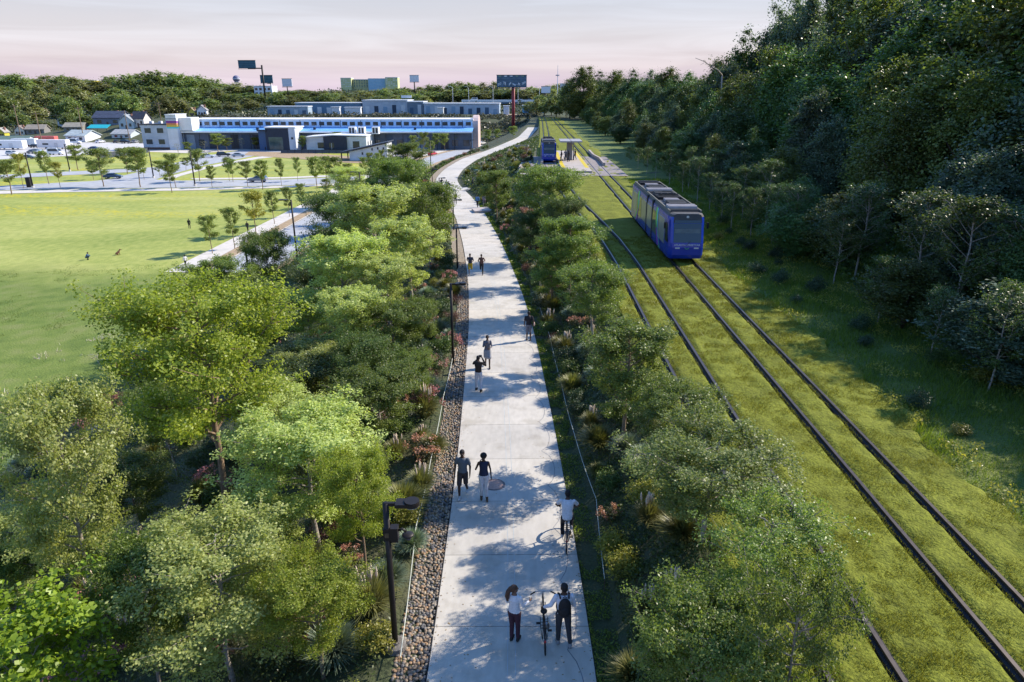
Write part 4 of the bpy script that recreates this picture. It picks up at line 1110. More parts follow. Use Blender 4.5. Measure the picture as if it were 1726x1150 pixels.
for k in range(26):
    y = 17 + 2.2 * k; place_shrub(14.2 + sr.random() * 5, y, sr.choice(['sh_dark', 'sh_leaf', 'sh_dark', 'sh_yel']), sr.uniform(.5, .95), 'on the shaded bank below the wood', 'on the shaded bank')
# string lines on both sides
def string_line(px_pts, zoff, label):
    P = [hit(a, b) for a, b in px_pts]; mb = MB()
    pts = [p + Vector((0, 0, zoff)) for p in P]
    dense = []
    for a, b in zip(pts[:-1], pts[1:]):
        for q in range(5):
            t = q / 5; dense.append(a.lerp(b, t) - Vector((0, 0, .12 * math.sin(PI * t))))
    dense.append(pts[-1]); mb.tube(dense, .012, 5)
    o = mb.build('rope', mat('rope_pale', (.5, .52, .45), .8, .1)); tag(o, label, 'rope')
    for p in pts:
        sm = MB(); sm.tube([p - Vector((0, 0, zoff + .15)), p + Vector((0, 0, .03))], .012, 6); sm.build('stake', BARK_DARK, o)
string_line([(676, 1130), (702, 905), (727, 790), (748, 680), (766, 600)], .35, 'pale string on thin stakes along the bed left of the stones')
string_line([(1018, 1000), (1004, 860), (966, 740), (946, 660), (926, 575), (902, 500)], .35, 'pale string on thin stakes along the strip right of the path')
# ------------------------------------------------------------ people
def remesh(mb, name, m, vox, parent=None, it=3):
    me = mb.mesh(name + '_raw', m)
    o = bpy.data.objects.new(name + '_raw', me); COL.objects.link(o)
    r = o.modifiers.new('r', 'REMESH'); r.mode = 'VOXEL'; r.voxel_size = vox; r.use_smooth_shade = True
    s = o.modifiers.new('s', 'SMOOTH'); s.factor = .5; s.iterations = it
    dg = bpy.context.evaluated_depsgraph_get(); dg.update()
    out = bpy.data.meshes.new_from_object(o.evaluated_get(dg)); out.name = name
    bpy.data.objects.remove(o); bpy.data.meshes.remove(me)
    out.materials.clear(); out.materials.append(m)
    out.polygons.foreach_set('use_smooth', [True] * len(out.polygons))
    q = bpy.data.objects.new(name, out); COL.objects.link(q)
    if parent is not None: q.parent = parent
    return q
_mc = {}
def cm_(col, rough=.8, var=.12, sc_=18):
    k = (col, rough)
    if k not in _mc: _mc[k] = mat('cloth_%d' % len(_mc), col, rough, var, sc_, .15, 60)
    return _mc[k]
SKIN_D, SKIN_M, SKIN_L = (.075, .038, .024), (.17, .09, .058), (.33, .19, .13)
HAIR_K = (.012, .010, .010)

def hand(mb, w, d, nrm, side, curl=.5):
    """palm, four fingers of unequal length and a thumb, wrist at w, pointing along d"""
    d = d.normalized(); nrm = (nrm - d * nrm.dot(d)).normalized(); a = d.cross(nrm)
    mb.cap(w, w + d * .03, .021, .026)
    M = Matrix((a, nrm, d)).transposed()
    mb.ell(w + d * .055, (.036, .016, .046), 10, 6, M=M)
    for i, ln in enumerate((.066, .076, .07, .055)):
        b = w + d * .09 + a * (-.027 + .018 * i)
        p1 = b + (d * math.cos(curl * .7) + nrm * math.sin(curl * .7)) * ln * .5
        p2 = p1 + (d * math.cos(curl * 1.7) + nrm * math.sin(curl * 1.7)) * ln * .5
        mb.cap(b, p1, .0088, .0082, 7); mb.cap(p1, p2, .0082, .007, 7)
    b = w + d * .035 - a * .03 * side
    p1 = b + (d * .6 - a * .75 * side + nrm * .3).normalized() * .035; p2 = p1 + (d * .95 + nrm * .4).normalized() * .03
    mb.cap(b, p1, .011, .0095, 7); mb.cap(p1, p2, .0095, .008, 7)

BASE = dict(pel=(0, 0, .95), chest=(0, -.01, 1.27), neck=(0, -.01, 1.47), head=(0, .01, 1.635),
            sl=(-.18, -.01, 1.42), sr=(.18, -.01, 1.42), el=(-.235, -.03, 1.14), er=(.235, -.03, 1.14), wl=(-.245, .06, .90), wr=(.245, .06, .90),
            hl=(-.09, 0, .92), hr=(.09, 0, .92), kl=(-.10, .02, .50), kr=(.10, .02, .50), al=(-.105, -.02, .085), ar=(.105, -.02, .085))

def person(label, loc, heading, pose=None, h=1.75, skin=SKIN_D, hair=('short', HAIR_K), top=None, sleeve='short', bottom=None, legs='long', shoes=(.03, .03, .03), boots=False, vox=.013,
           female=False, group=None, look=(0, 1, 0), lift=0.0, hands=True):
    """+Y is the way the figure faces; heading turns it"""
    J = dict(BASE); J.update(pose or {}); J = {k: Vector(v) for k, v in J.items()}
    k = h / 1.75; sw = .92 if female else 1.0
    b = MB()
    up = (J['neck'] - J['pel']).normalized()
    # trunk
    def trunk(mb, g, z0=0.0, z1=1.0, hipw=None):
        c = [(0.0, .158 if female else .15, .105), (.16, .15 if not female else .152, .105), (.36, .128 if female else .14, .098), (.55, .142 if female else .16, .108), (.74, .158 if female else .178, .112), (.9, .13, .085), (1.0, .075, .062)]
        p0, p1, p2 = J['pel'] - up * .02, J['chest'], J['neck'] - up * .01
        secs = []
        for t, rx, ry in c:
            if t < z0 - 1e-6 or t > z1 + 1e-6: continue
            q = p0.lerp(p1, t / .6) if t < .6 else p1.lerp(p2, (t - .6) / .4)
            secs.append((q, (rx + g) * (sw if t > .5 else 1), ry + g))
        # build as overlapping ellipsoid discs so that it may lean
        for (q, rx, ry) in secs: mb.ell(q, (rx, ry, .085), 14, 8)
        for (a, b2) in zip(secs[:-1], secs[1:]):
            q = (a[0] + b2[0]) / 2; mb.ell(q, ((a[1] + b2[1]) / 2, (a[2] + b2[2]) / 2, .085), 14, 8)
    trunk(b, 0)
    b.cap(J['neck'] - up * .04, J['head'] - Vector((0, .01, .06)), .056 if not female else .049, .052 if not female else .046)
    lk = Vector(look).normalized(); sd_ = lk.cross(Vector((0, 0, 1))).normalized(); hu = sd_.cross(lk)
    HM = Matrix((sd_, lk, hu)).transposed(); hc = J['head']
    b.ell(hc + HM @ Vector((0, -.008, .02)), (.076, .095, .098), 16, 12, M=HM)
    b.ell(hc + HM @ Vector((0, .028, -.055)), (.055, .06, .062), 12, 8, M=HM)           # jaw
    b.ell(hc + HM @ Vector((0, .100, -.012)), (.013, .018, .026), 8, 6, M=HM)            # nose
    b.ell(hc + HM @ Vector((0, .084, -.052)), (.024, .010, .009), 8, 6, M=HM)            # lips
    b.ell(hc + HM @ Vector((0, .082, .03)), (.05, .012, .012), 8, 6, M=HM)               # brow
    for s in (-1, 1):
        b.ell(hc + HM @ Vector((.078 * s, -.005, -.005)), (.012, .022, .032), 8, 6, M=HM)
    for s, S, E, W in ((-1, 'sl', 'el', 'wl'), (1, 'sr', 'er', 'wr')):
        sh = Vector((J[S].x * sw, J[S].y, J[S].z))
        b.cap(sh, J[E], .05 if not female else .041, .038 if not female else .032); b.cap(J[E], J[W], .038 if not female else .032, .026 if not female else .022)
        dd = (J[W] - J[E]).normalized()
        if hands: hand(b, J[W], dd, Vector((-s, .35, 0)) if abs(dd.x) < .9 else Vector((0, .3, 1)), s * -1, .55)
    for s, Hh, K, A in ((-1, 'hl', 'kl', 'al'), (1, 'hr', 'kr', 'ar')):
        b.cap(J[Hh], J[K], .083, .053); b.cap(J[K], J[K].lerp(J[A], .35), .052, .05); b.cap(J[K].lerp(J[A], .3), J[A], .051, .034)
    body = remesh(b, 'person', cm_(skin, .55, .08, 8), vox, None, 2)
    body.scale = (k, k, k); body.rotation_euler = (0, 0, heading)
    body.location = Vector(loc) + Vector((0, 0, lift)); tag(body, label, 'person', group)
    # face: eyes and mouth
    if vox < .016:
        f = MB()
        for s in (-1, 1): f.ell(hc + HM @ Vector((.031 * s, .083, .012)), (.012, .009, .007), 8, 6, M=HM)
        f.build('eye', mat('eye_dark', (.02, .015, .012), .2, 0), body, True)
    # hair
    hm = cm_(hair[1], .7, .2, 30)
    hb = MB()
    if hair[0] != 'bald':
        hb.ell(hc + HM @ Vector((0, -.022, .045)), (.084, .098, .085), 16, 10, M=HM)
        hb.ell(hc + HM @ Vector((0, -.05, -.01)), (.078, .062, .07), 14, 8, M=HM)
        if hair[0] == 'afro': hb.ell(hc + HM @ Vector((0, -.03, .055)), (.118, .12, .105), 16, 10, M=HM)
        if hair[0] == 'long':
            a = hc + HM @ Vector((-.03, -.105, .03)); pts = [a, a + Vector((-.035, -.05, -.08)), a + Vector((-.06, -.06, -.22)), a + Vector((-.06, -.045, -.38))]
            for p, q, r0, r1 in zip(pts[:-1], pts[1:], (.05, .062, .062), (.062, .062, .022)): hb.cap(p, q, r0, r1)
        if hair[0] == 'bun': hb.ell(hc + HM @ Vector((0, -.11, .06)), .05, 10, 8)
        remesh(hb, 'hair', hm, max(vox, .012), body, 2)
    # top
    if top is not None:
        t = MB(); trunk(t, .016, 0, .9)
        for s, S, E, W in ((-1, 'sl', 'el', 'wl'), (1, 'sr', 'er', 'wr')):
            sh = Vector((J[S].x * sw, J[S].y, J[S].z))
            if sleeve == 'short': q = sh.lerp(J[E], .62); t.cap(sh, q, .064 if not female else .054, .06 if not female else .05)
            elif sleeve == 'long': t.cap(sh, J[E], .062 if not female else .054, .052 if not female else .045); t.cap(J[E], J[E].lerp(J[W], .9), .052 if not female else .044, .038 if not female else .033)
            else: t.ell(sh + Vector((-.03 * s, 0, .0)), .052, 10, 8)
        remesh(t, 'shirt', cm_(top), vox, body, 3)
    if bottom is not None:
        t = MB()
        t.ell(J['pel'] - Vector((0, 0, .015)), (.17 if female else .165, .122, .11), 16, 10)
        t.ell(J['pel'] + up * .07, (.150, .112, .06), 14, 8)
        for s, Hh, K, A in ((-1, 'hl', 'kl', 'al'), (1, 'hr', 'kr', 'ar')):
            H_, K_, A_ = J[Hh], J[K], J[A]
            if legs == 'long':
                t.cap(H_, K_, .098, .068); t.cap(K_, K_.lerp(A_, .86), .068, .053)
            elif legs == 'shorts': t.cap(H_, H_.lerp(K_, .92), .098, .085)
            elif legs == 'skirt':
                t.cap(H_, H_.lerp(K_, .8), .11, .118); t.cap((J['hl'] + J['hr']) / 2, (J['hl'].lerp(J['kl'], .8) + J['hr'].lerp(J['kr'], .8)) / 2, .13, .13)
        remesh(t, 'skirt' if legs == 'skirt' else 'shorts' if legs == 'shorts' else 'trousers', cm_(bottom), vox, body, 3)
    for s, K, A in ((-1, 'kl', 'al'), (1, 'kr', 'ar')):
        A_ = J[A]; sb = MB(); fw = Vector((.02 * s, 1, 0)).normalized()
        toe = J.get('tl' if s < 0 else 'tr', A_ + fw * .15 + Vector((0, 0, -.045)))
        heel = A_ + Vector((0, -.03, -.038)) if ('tl' if s < 0 else 'tr') not in J else A_ - (toe - A_).normalized() * .03 + Vector((0, 0, -.03))
        sb.cap(heel, heel.lerp(toe, .5), .045, .044); sb.cap(heel.lerp(toe, .5), toe, .044, .034); sb.cap(A_ + Vector((0, 0, .03)), A_ - Vector((0, 0, .02)), .044, .046)
        if boots: sb.cap(A_ + (J[K] - A_) * .42, A_, .056, .05)
        remesh(sb, 'shoe', cm_(shoes, .6), max(vox, .012), body, 2)
    return body

def faces(px0, py0, px1, py1):   # heading of a figure that faces along two ground points
    a, b = hit(px0, py0), hit(px1, py1); d = b - a
    return math.atan2(-d.x, d.y)
AWAY, BACK = 0.0, PI

def walk(s=1, amp=.22):
    """mid-stride, s=1 right leg forward"""
    return dict(hl=(-.09, 0, .92), hr=(.09, 0, .92),
                kr=(.09, (.16 if s > 0 else -.02), .52), ar=(.09, (amp if s > 0 else -amp - .08), .09 if s > 0 else .17),
                kl=(-.09, (.16 if s < 0 else -.02), .52), al=(-.09, (amp if s < 0 else -amp - .08), .09 if s < 0 else .17),
                er=(.24, -.12 if s > 0 else .03, 1.16), wr=(.245, -.12 if s > 0 else .2, .92), el=(-.24, .03 if s > 0 else -.12, 1.16), wl=(-.245, .2 if s > 0 else -.12, .92))
def run(s=1):
    d = dict(pel=(0, 0, .96), chest=(0, .05, 1.27), neck=(0, .09, 1.47), head=(0, .13, 1.64), sl=(-.18, .07, 1.42), sr=(.18, .07, 1.42))
    f = dict(k=(.32, .70), a=(.22, .30)); bk = dict(k=(-.05, .50), a=(-.42, .42))
    for side, sg in (('r', 1), ('l', -1)):
        u = f if sg == s else bk
        d['k' + side] = (.09 * sg, u['k'][0], u['k'][1]); d['a' + side] = (.09 * sg, u['a'][0], u['a'][1])
        if sg == s: d['a' + side] = (.09 * sg, .12, .09); d['k' + side] = (.09 * sg, .14, .50)
        d['e' + side] = (.27 * sg, -.12 if sg == s else .10, 1.18); d['w' + side] = (.2 * sg, .1 if sg == s else .32, 1.17)
    return d

def bicycle(label, p, heading, lean=0.0, col=(.02, .02, .022), basket=False):
    o = empty('bicycle', p, heading, label, 'bicycle')
    o.rotation_euler = (0, lean, heading)
    mm = mat('bicycle_paint', col, .35, .1, 5, 0, 30, .3); blk = mat('bicycle_rubber', (.015, .015, .016), .8, .1); stl = mat('bicycle_steel', (.45, .45, .46), .3, .1, 5, 0, 30, .9)
    Rw = .34
    for y, nm in ((-.52, 'wheel'), (.53, 'wheel')):
        rim = MB(); c = [Vector((0, y + Rw * .93 * math.cos(a), Rw + Rw * .93 * math.sin(a))) for a in np.linspace(0, 2 * PI, 33)]
        rim.tube(c, .011, 6, cap=False)
        for k in range(18):
            a = k * PI / 9; rim.tube([(.02 * (-1) ** k, y, Rw), (0, y + Rw * .92 * math.cos(a), Rw + Rw * .92 * math.sin(a))], .0016, 4, cap=False)
        rim.tube([(-.05, y, Rw), (.05, y, Rw)], .018, 8)
        wo = rim.build('wheel', stl, o, True)
        ty = MB(); c = [Vector((0, y + Rw * math.cos(a), Rw + Rw * math.sin(a))) for a in np.linspace(0, 2 * PI, 41)]
        ty.tube(c, .019, 8, cap=False); ty.build('tyre', blk, wo, True)
        fd = MB(); c = [Vector((0, y + Rw * 1.1 * math.cos(a), Rw + Rw * 1.1 * math.sin(a))) for a in np.linspace(R(10) if y < 0 else R(40), R(175), 14)]
        fd.tube(c, .022, 6); fd.build('mudguard', mm, o, True)
    f = MB(); bb, st, hd, ax, fx = Vector((0, -.06, .30)), Vector((0, -.2, .78)), Vector((0, .36, .80)), Vector((0, -.52, Rw)), Vector((0, .53, Rw))
    hl_ = Vector((0, .39, .68))
    f.tube([bb, st], .016); f.tube([st - Vector((0, -.02, .07)), hd], .016); f.tube([bb, hl_], .018); f.tube([hd + Vector((0, -.015, .06)), hl_ + Vector((0, .02, -.05))], .019)
    for s in (-.05, .05):
        f.tube([bb + Vector((s * .5, 0, 0)), ax + Vector((s, 0, 0))], .009); f.tube([st + Vector((s * .3, 0, -.05)), ax + Vector((s, 0, 0))], .009)
        f.tube([hl_ + Vector((s, .02, -.05)), fx + Vector((s, 0, 0))], .012)
    f.build('frame', mm, o, True)
    sd2 = MB(); sd2.ell((0, -.235, .93), (.085, .1, .032), 12, 8); sd2.ell((0, -.12, .93), (.035, .12, .026), 12, 8); sd2.tube([st, (0, -.22, .92)], .012)
    sd2.build('saddle', blk, o, True)
    h = MB(); h.tube([hd, (0, .34, 1.02)], .013); h.tube([(-.3, .22, 1.05), (-.17, .31, 1.06), (0, .35, 1.03), (.17, .31, 1.06), (.3, .22, 1.05)], .011)
    hb = h.build('handlebar', stl, o, True)
    g = MB()
    for s in (-1, 1): g.tube([(.19 * s, .295, 1.06), (.31 * s, .21, 1.05)], .017)
    g.build('grip', blk, hb, True)
    c = MB(); c.tube([(-.07, bb.y, bb.z), (.07, bb.y, bb.z)], .02); c.tube([(.05, bb.y, bb.z), (.05, bb.y + .1 * math.cos(0), bb.z)], .09, 20); 
    c.tube([(.075, bb.y, bb.z), (.085, bb.y + .05, bb.z - .16)], .009); c.tube([(-.075, bb.y, bb.z), (-.085, bb.y - .05, bb.z + .16)], .009)
    co = c.build('crank', stl, o, True)
    for sx, y, z in ((.14, bb.y + .05, bb.z - .16), (-.14, bb.y - .05, bb.z + .16)): MB().box((sx, y, z), (.10, .06, .02)).build('pedal', blk, co)
    k = MB()
    for s in (-.09, .09): k.tube([(s, -.2, .72), (s, -.6, .73)], .008); k.tube([(s, -.58, .73), (s * .6, -.52, Rw)], .007)
    for q in range(4): k.tube([(-.09, -.28 - .1 * q, .73), (.09, -.28 - .1 * q, .73)], .007)
    k.build('rack', blk, o, True)
    rl = MB(); rl.box((0, -.9, .62), (.05, .03, .04)); rl.build('reflector', mat('reflector_red', (.35, .02, .02), .3), o)
    return o

# --- the pair with the bicycle at the bottom of the path
ONP = lambda px, py: (lambda q: Vector((q.x, q.y, float(zp(q.y)))))(hit(px, py))
wl_ = ONP(867, 1081)
person('woman with a long brown ponytail, white blouse and plum trousers talking beside the held bicycle', wl_, R(-22), dict(el=(-.22, .04, 1.15), wl=(-.16, .22, 1.06), er=(.225, .05, 1.15), wr=(.30, .24, 1.17), head=(.0, .0, 1.635), kl=(-.075, .02, .5), al=(-.075, -.02, .085), kr=(.085, .03, .5), ar=(.09, .02, .085)),
       1.64, SKIN_M, ('long', (.075, .038, .022)), (.62, .62, .64), 'long', (.055, .02, .03), 'long', (.02, .015, .015), False, .011, True, None, (.75, .75, -.05))
mp_ = ONP(948, 1088)
bp_ = ONP(918, 1098)
bk_o = bicycle('black city bicycle held upright by the man with the backpack', bp_ + Vector((0, .5, 0)), R(2), 0)
bk_o.rotation_euler = (0, R(-2), R(1))
hbar = Vector((bp_.x + .1, bp_.y + .5 + .22, bp_.z + 1.05))
man = person('man in white shirt and dark grey trousers with a black backpack holding a bicycle', mp_, R(4), dict(el=(-.30, .0, 1.17), wl=(-.44, .14, 1.00), er=(.25, .02, 1.15), wr=(.20, .2, 1.02), kl=(-.10, .04, .5), al=(-.10, .06, .085), kr=(.13, 0, .5), ar=(.17, -.08, .085), head=(0, .015, 1.635)),
       1.80, SKIN_D, ('short', HAIR_K), (.62, .62, .66), 'long', (.035, .036, .042), 'long', (.25, .25, .26), False, .011, False, None, (-.25, 1, -.08))
bpk = empty('backpack', mp_, R(4), 'black backpack worn by the man who holds the bicycle', 'backpack')
M_BPK = mat('backpack_black', (.012, .012, .013), .7, .2, 12, .3, 40)
q = MB(); q.ell((0, -.2, 1.30), (.155, .085, .25), 16, 12); q.ell((0, -.19, 1.16), (.165, .10, .15), 16, 10); q.ell((0, -.28, 1.20), (.12, .05, .14), 14, 8)
remesh(q, 'pack_body', M_BPK, .014, bpk)
for s in (-1, 1): MB().tube([(.1 * s, -.15, 1.50), (.115 * s, -.02, 1.555), (.125 * s, .11, 1.47), (.14 * s, .13, 1.30), (.165 * s, .02, 1.14), (.15 * s, -.12, 1.08)], .02, 8, flat=.5).build('strap', M_BPK, bpk, True)
MB().tube([(-.04, -.15, 1.53), (0, -.17, 1.58), (.04, -.15, 1.53)], .01, 6).build('handle', M_BPK, bpk, True)
# --- cyclist riding away
cb = ONP(957, 944)
ride_h = R(-3)
bicycle('dark bicycle ridden away along the right side of the path', cb + Vector((0, .86, 0)), ride_h, 0, (.05, .055, .06))
person('cyclist in white t-shirt and black trousers riding away along the path', cb + Vector((0, .86, 0)), ride_h, dict(pel=(0, -.22, .99), chest=(0, -.12, 1.28), neck=(0, -.02, 1.46), head=(0, .05, 1.62), sl=(-.19, -.05, 1.42), sr=(.19, -.05, 1.42), el=(-.33, .08, 1.21), er=(.33, .08, 1.21), wl=(-.27, .22, 1.08), wr=(.27, .22, 1.08),
       hl=(-.10, -.2, .95), hr=(.10, -.2, .95), kl=(-.13, .08, .60), al=(-.13, -.03, .20), kr=(.14, .17, .84), ar=(.14, -.07, .53), tl=(-.13, .10, .14), tr=(.14, .06, .48)), 1.74, SKIN_D, ('short', HAIR_K), (.62, .62, .65), 'short', (.018, .017, .02), 'long', (.55, .5, .48), False, .011)
# --- couple walking towards us
person('man in grey polo shirt and brown shorts walking beside the stone strip', ONP(781, 840), PI + R(-8), dict(walk(1, .16), el=(-.25, -.02, 1.16), wl=(-.26, .08, .92), er=(.25, -.02, 1.16), wr=(.255, .06, .92)), 1.77, SKIN_D, ('short', HAIR_K), (.11, .125, .15), 'short', (.055, .04, .04), 'shorts', (.5, .5, .52), False, .013, False, None, (0, 1, -.25))
person('woman in sleeveless navy top and white trousers holding a phone to her ear', ONP(816, 843), PI + R(5), dict(er=(.27, .04, 1.20), wr=(.12, .10, 1.53), el=(-.23, -.02, 1.15), wl=(-.25, .03, .9), kl=(-.08, .02, .5), al=(-.10, .06, .085), kr=(.08, .03, .5), ar=(.09, -.05, .085)), 1.70, SKIN_D, ('afro', HAIR_K), (.022, .028, .06), 'none', (.58, .57, .60), 'long', (.10, .06, .035), True, .012, True, None, (.15, 1, -.1))
# --- photographer and the woman he faces
person('photographer in dark brown jacket and white trousers raising a camera', ONP(807, 660), R(-18), dict(el=(-.30, .14, 1.27), wl=(-.09, .25, 1.54), er=(.30, .14, 1.27), wr=(.10, .25, 1.55), kl=(-.12, .02, .5), al=(-.15, .06, .085), kr=(.11, .02, .5), ar=(.14, -.1, .085)), 1.76, SKIN_M, ('short', HAIR_K), (.035, .024, .018), 'long', (.6, .59, .62), 'long', (.015, .013, .013), True, .014)
cp = ONP(807, 660); cmr = empty('camera_body', cp, R(-18), 'small black camera held up by the photographer in the brown jacket', 'camera')
MB().bb(-.065, .065, .23, .29, 1.60, 1.69).build('casing', M_BPK, cmr); MB().tube([(0, .28, 1.645), (0, .36, 1.645)], .034, 12).build('lens', M_BPK, cmr, True)
person('woman in grey knit top and pale grey skirt striding past the photographer', ONP(822, 620), PI + R(6), dict(walk(-1, .2), er=(.22, .10, 1.18), wr=(.06, .22, 1.36), el=(-.22, .04, 1.15), wl=(-.10, .2, 1.12)), 1.72, SKIN_D, ('short', HAIR_K), (.16, .15, .17), 'long', (.30, .30, .32), 'skirt', (.02, .018, .02), False, .014, True)
person('person in black t-shirt and grey shorts carrying a pale bag at the right path edge', ONP(891, 575), PI * .02, dict(kl=(-.09, .02, .5), al=(-.10, .04, .085), kr=(.09, .02, .5), ar=(.10, -.06, .085), er=(.26, 0, 1.16), wr=(.24, .1, .95)), 1.74, SKIN_D, ('short', HAIR_K), (.02, .018, .022), 'short', (.14, .15, .19), 'shorts', (.05, .04, .04), False, .015)
bgp = ONP(891, 575); sbg = empty('shoulder_bag', bgp, 0, 'pale bag on the hip of the person in black t-shirt', 'bag')
MB().ell((.30, .02, .97), (.05, .12, .13), 12, 8).build('pouch', mat('bag_pink', (.42, .3, .27)), sbg, True); MB().tube([(.29, -.08, 1.05), (.21, -.04, 1.42), (.06, .1, 1.49), (.24, .12, 1.15)], .011, 6).build('strap', M_BPK, sbg, True)
# --- joggers
person('jogger in navy shirt and yellow shorts running beside another runner', ONP(793, 464), PI, run(1), 1.76, SKIN_M, ('short', HAIR_K), (.03, .04, .075), 'short', (.38, .28, .02), 'shorts', (.1, .1, .1), False, .017)
person('jogger in brown top and black leggings running beside the one in yellow shorts', ONP(812, 464), PI, run(-1), 1.72, SKIN_D, ('bun', HAIR_K), (.095, .05, .045), 'long', (.018, .018, .02), 'long', (.04, .03, .03), False, .017, True)
# --- far figures on the path
def far_person(px, py, lab, top, bot, hd=0, h=1.74, pose=None, sleeve='long', grp=None, z=None, female=False, onp=True, hair='short', legs='long'):
    p = ONP(px, py) if onp and z is None else hit(px, py) if z is None else at(px, py, z)
    return person(lab, p, hd, pose or walk(rnd.choice((1, -1)), .15), h, SKIN_D, (hair, HAIR_K), top, sleeve, bot, legs, (.03, .03, .03), False, .024, female, grp, hands=False)
far_person(768, 345, 'person in dark clothes walking away near the far lamps of the path', (.02, .025, .03), (.02, .02, .025), 0)
far_person(757, 325, 'person in dark jacket walking beside the one in grey blue on the far path', (.03, .03, .04), (.02, .02, .02), PI)
far_person(753, 322, 'person in grey blue jacket walking on the far path', (.12, .15, .2), (.06, .06, .08), PI)
qb = ONP(745, 319); bicycle('thin bicycle ridden round the bend of the far path', qb, PI + R(25), 0, (.05, .05, .05))
person('cyclist in dark clothes coming round the bend of the far path', qb, PI + R(25), dict(pel=(0, -.22, .99), chest=(0, -.12, 1.28), neck=(0, -.02, 1.46), head=(0, .05, 1.62), sl=(-.19, -.05, 1.42), sr=(.19, -.05, 1.42), el=(-.30, .08, 1.22), er=(.30, .08, 1.22), wl=(-.27, .22, 1.08), wr=(.27, .22, 1.08), hl=(-.10, -.2, .95), hr=(.10, -.2, .95), kl=(-.13, .08, .60), al=(-.13, -.03, .20), kr=(.14, .17, .84), ar=(.14, -.07, .53), tl=(-.13, .10, .14), tr=(.14, .06, .48)), 1.74, SKIN_D, ('short', HAIR_K), (.03, .035, .05), 'long', (.02, .02, .02), 'long', (.03, .03, .03), False, .022, hands=False)
far_person(805, 351, 'person in blue shirt and black trousers on the paved garden walk', (.10, .22, .42), (.015, .015, .018), PI * .9, onp=False)
far_person(816, 349, 'person in mauve top behind the one in blue on the garden walk', (.25, .2, .24), (.2, .16, .17), 0, onp=False)
far_person(797, 316, 'figure in dark clothes crossing the footbridge walk', (.03, .04, .05), (.03, .03, .03), 1.2, z=-3.75)
far_person(883, 241, 'tiny figure far along the path near the tall billboard', (.02, .02, .03), (.02, .02, .02), 0)
# --- figures in the low park
far_person(314, 451, 'person in white top and black trousers standing where the pavement ends', (.6, .58, .58), (.015, .015, .018), R(60), z=-11)
far_person(320, 386, 'person in black standing alone on the lawn', (.02, .02, .02), (.03, .03, .03), R(20), z=-11, pose={})
far_person(418, 391, 'person in dark clothes walking along the pavement under the street trees', (.03, .025, .03), (.02, .02, .02), 0, z=-10.92)
far_person(667, 266, 'person in dark clothes beside the building yard', (.03, .02, .02), (.02, .02, .02), 0, z=-11)
far_person(552, 272, 'person in reddish brown coat before the white pavilion', (.10, .05, .04), (.03, .02, .02), 0, z=-11)
far_person(448, 255, 'person in black on the warehouse forecourt', (.02, .02, .02), (.02, .02, .02), 0, z=-11)
far_person(634, 311, 'person in dark coat at the street crossing', (.03, .03, .04), (.02, .02, .03), 0, z=-10.95)
pk = at(147, 438, -11)
person('person in blue jacket crouching on the lawn', pk, R(-70), dict(pel=(0, -.1, .33), chest=(0, .06, .62), neck=(0, .16, .80), head=(0, .22, .95), sl=(-.18, .12, .76), sr=(.18, .12, .76), el=(-.24, .28, .58), er=(.24, .28, .58), wl=(-.15, .45, .5), wr=(.15, .45, .5), hl=(-.1, -.08, .32), hr=(.1, -.08, .32), kl=(-.16, .3, .5), kr=(.16, .3, .5), al=(-.15, .05, .085), ar=(.15, .05, .085)), 1.75, SKIN_M, ('short', HAIR_K), (.06, .13, .22), 'long', (.03, .04, .06), 'long', (.02, .02, .02), False, .022, hands=False)
# small brown dog sitting on the lawn
dp = at(200, 430, -11); d = MB()
d.cap((-.2, 0, .22), (.08, 0, .42), .15, .13); d.cap((.06, 0, .42), (.2, 0, .62), .10, .075); d.ell((.26, 0, .68), (.10, .075, .08)); d.cap((.3, 0, .67), (.42, 0, .63), .045, .032)
for s in (-1, 1):
    d.cap((.1, .08 * s, .36), (.14, .08 * s, .03), .045, .03); d.cap((.14, .08 * s, .03), (.19, .08 * s, .025), .03, .025)
    d.cap((-.2, .12 * s, .24), (-.02, .15 * s, .26), .09, .05); d.cap((-.02, .15 * s, .25), (-.14, .15 * s, .07), .045, .03); d.cap((-.14, .15 * s, .05), (0, .15 * s, .03), .035, .03)
    d.cap((.22, .06 * s, .74), (.17, .085 * s, .66), .03, .02)
d.cap((-.32, 0, .12), (-.55, .05, .2), .035, .015)
dog = remesh(d, 'dog', mat('dog_fur_brown', (.17, .08, .045), .9, .3, 12), .018); dog.location = dp; dog.rotation_euler = (0, 0, R(35)); dog.scale = (1.1,) * 3
tag(dog, 'brown dog sitting on the lawn near the crouching person', 'dog')
ey = MB(); [ey.ell((.335, .035 * s, .705), .012, 6, 5) for s in (-1, 1)]; ey.ell((.445, 0, .64), .018, 6, 5); ey.build('nose', M_BPK, dog, True)
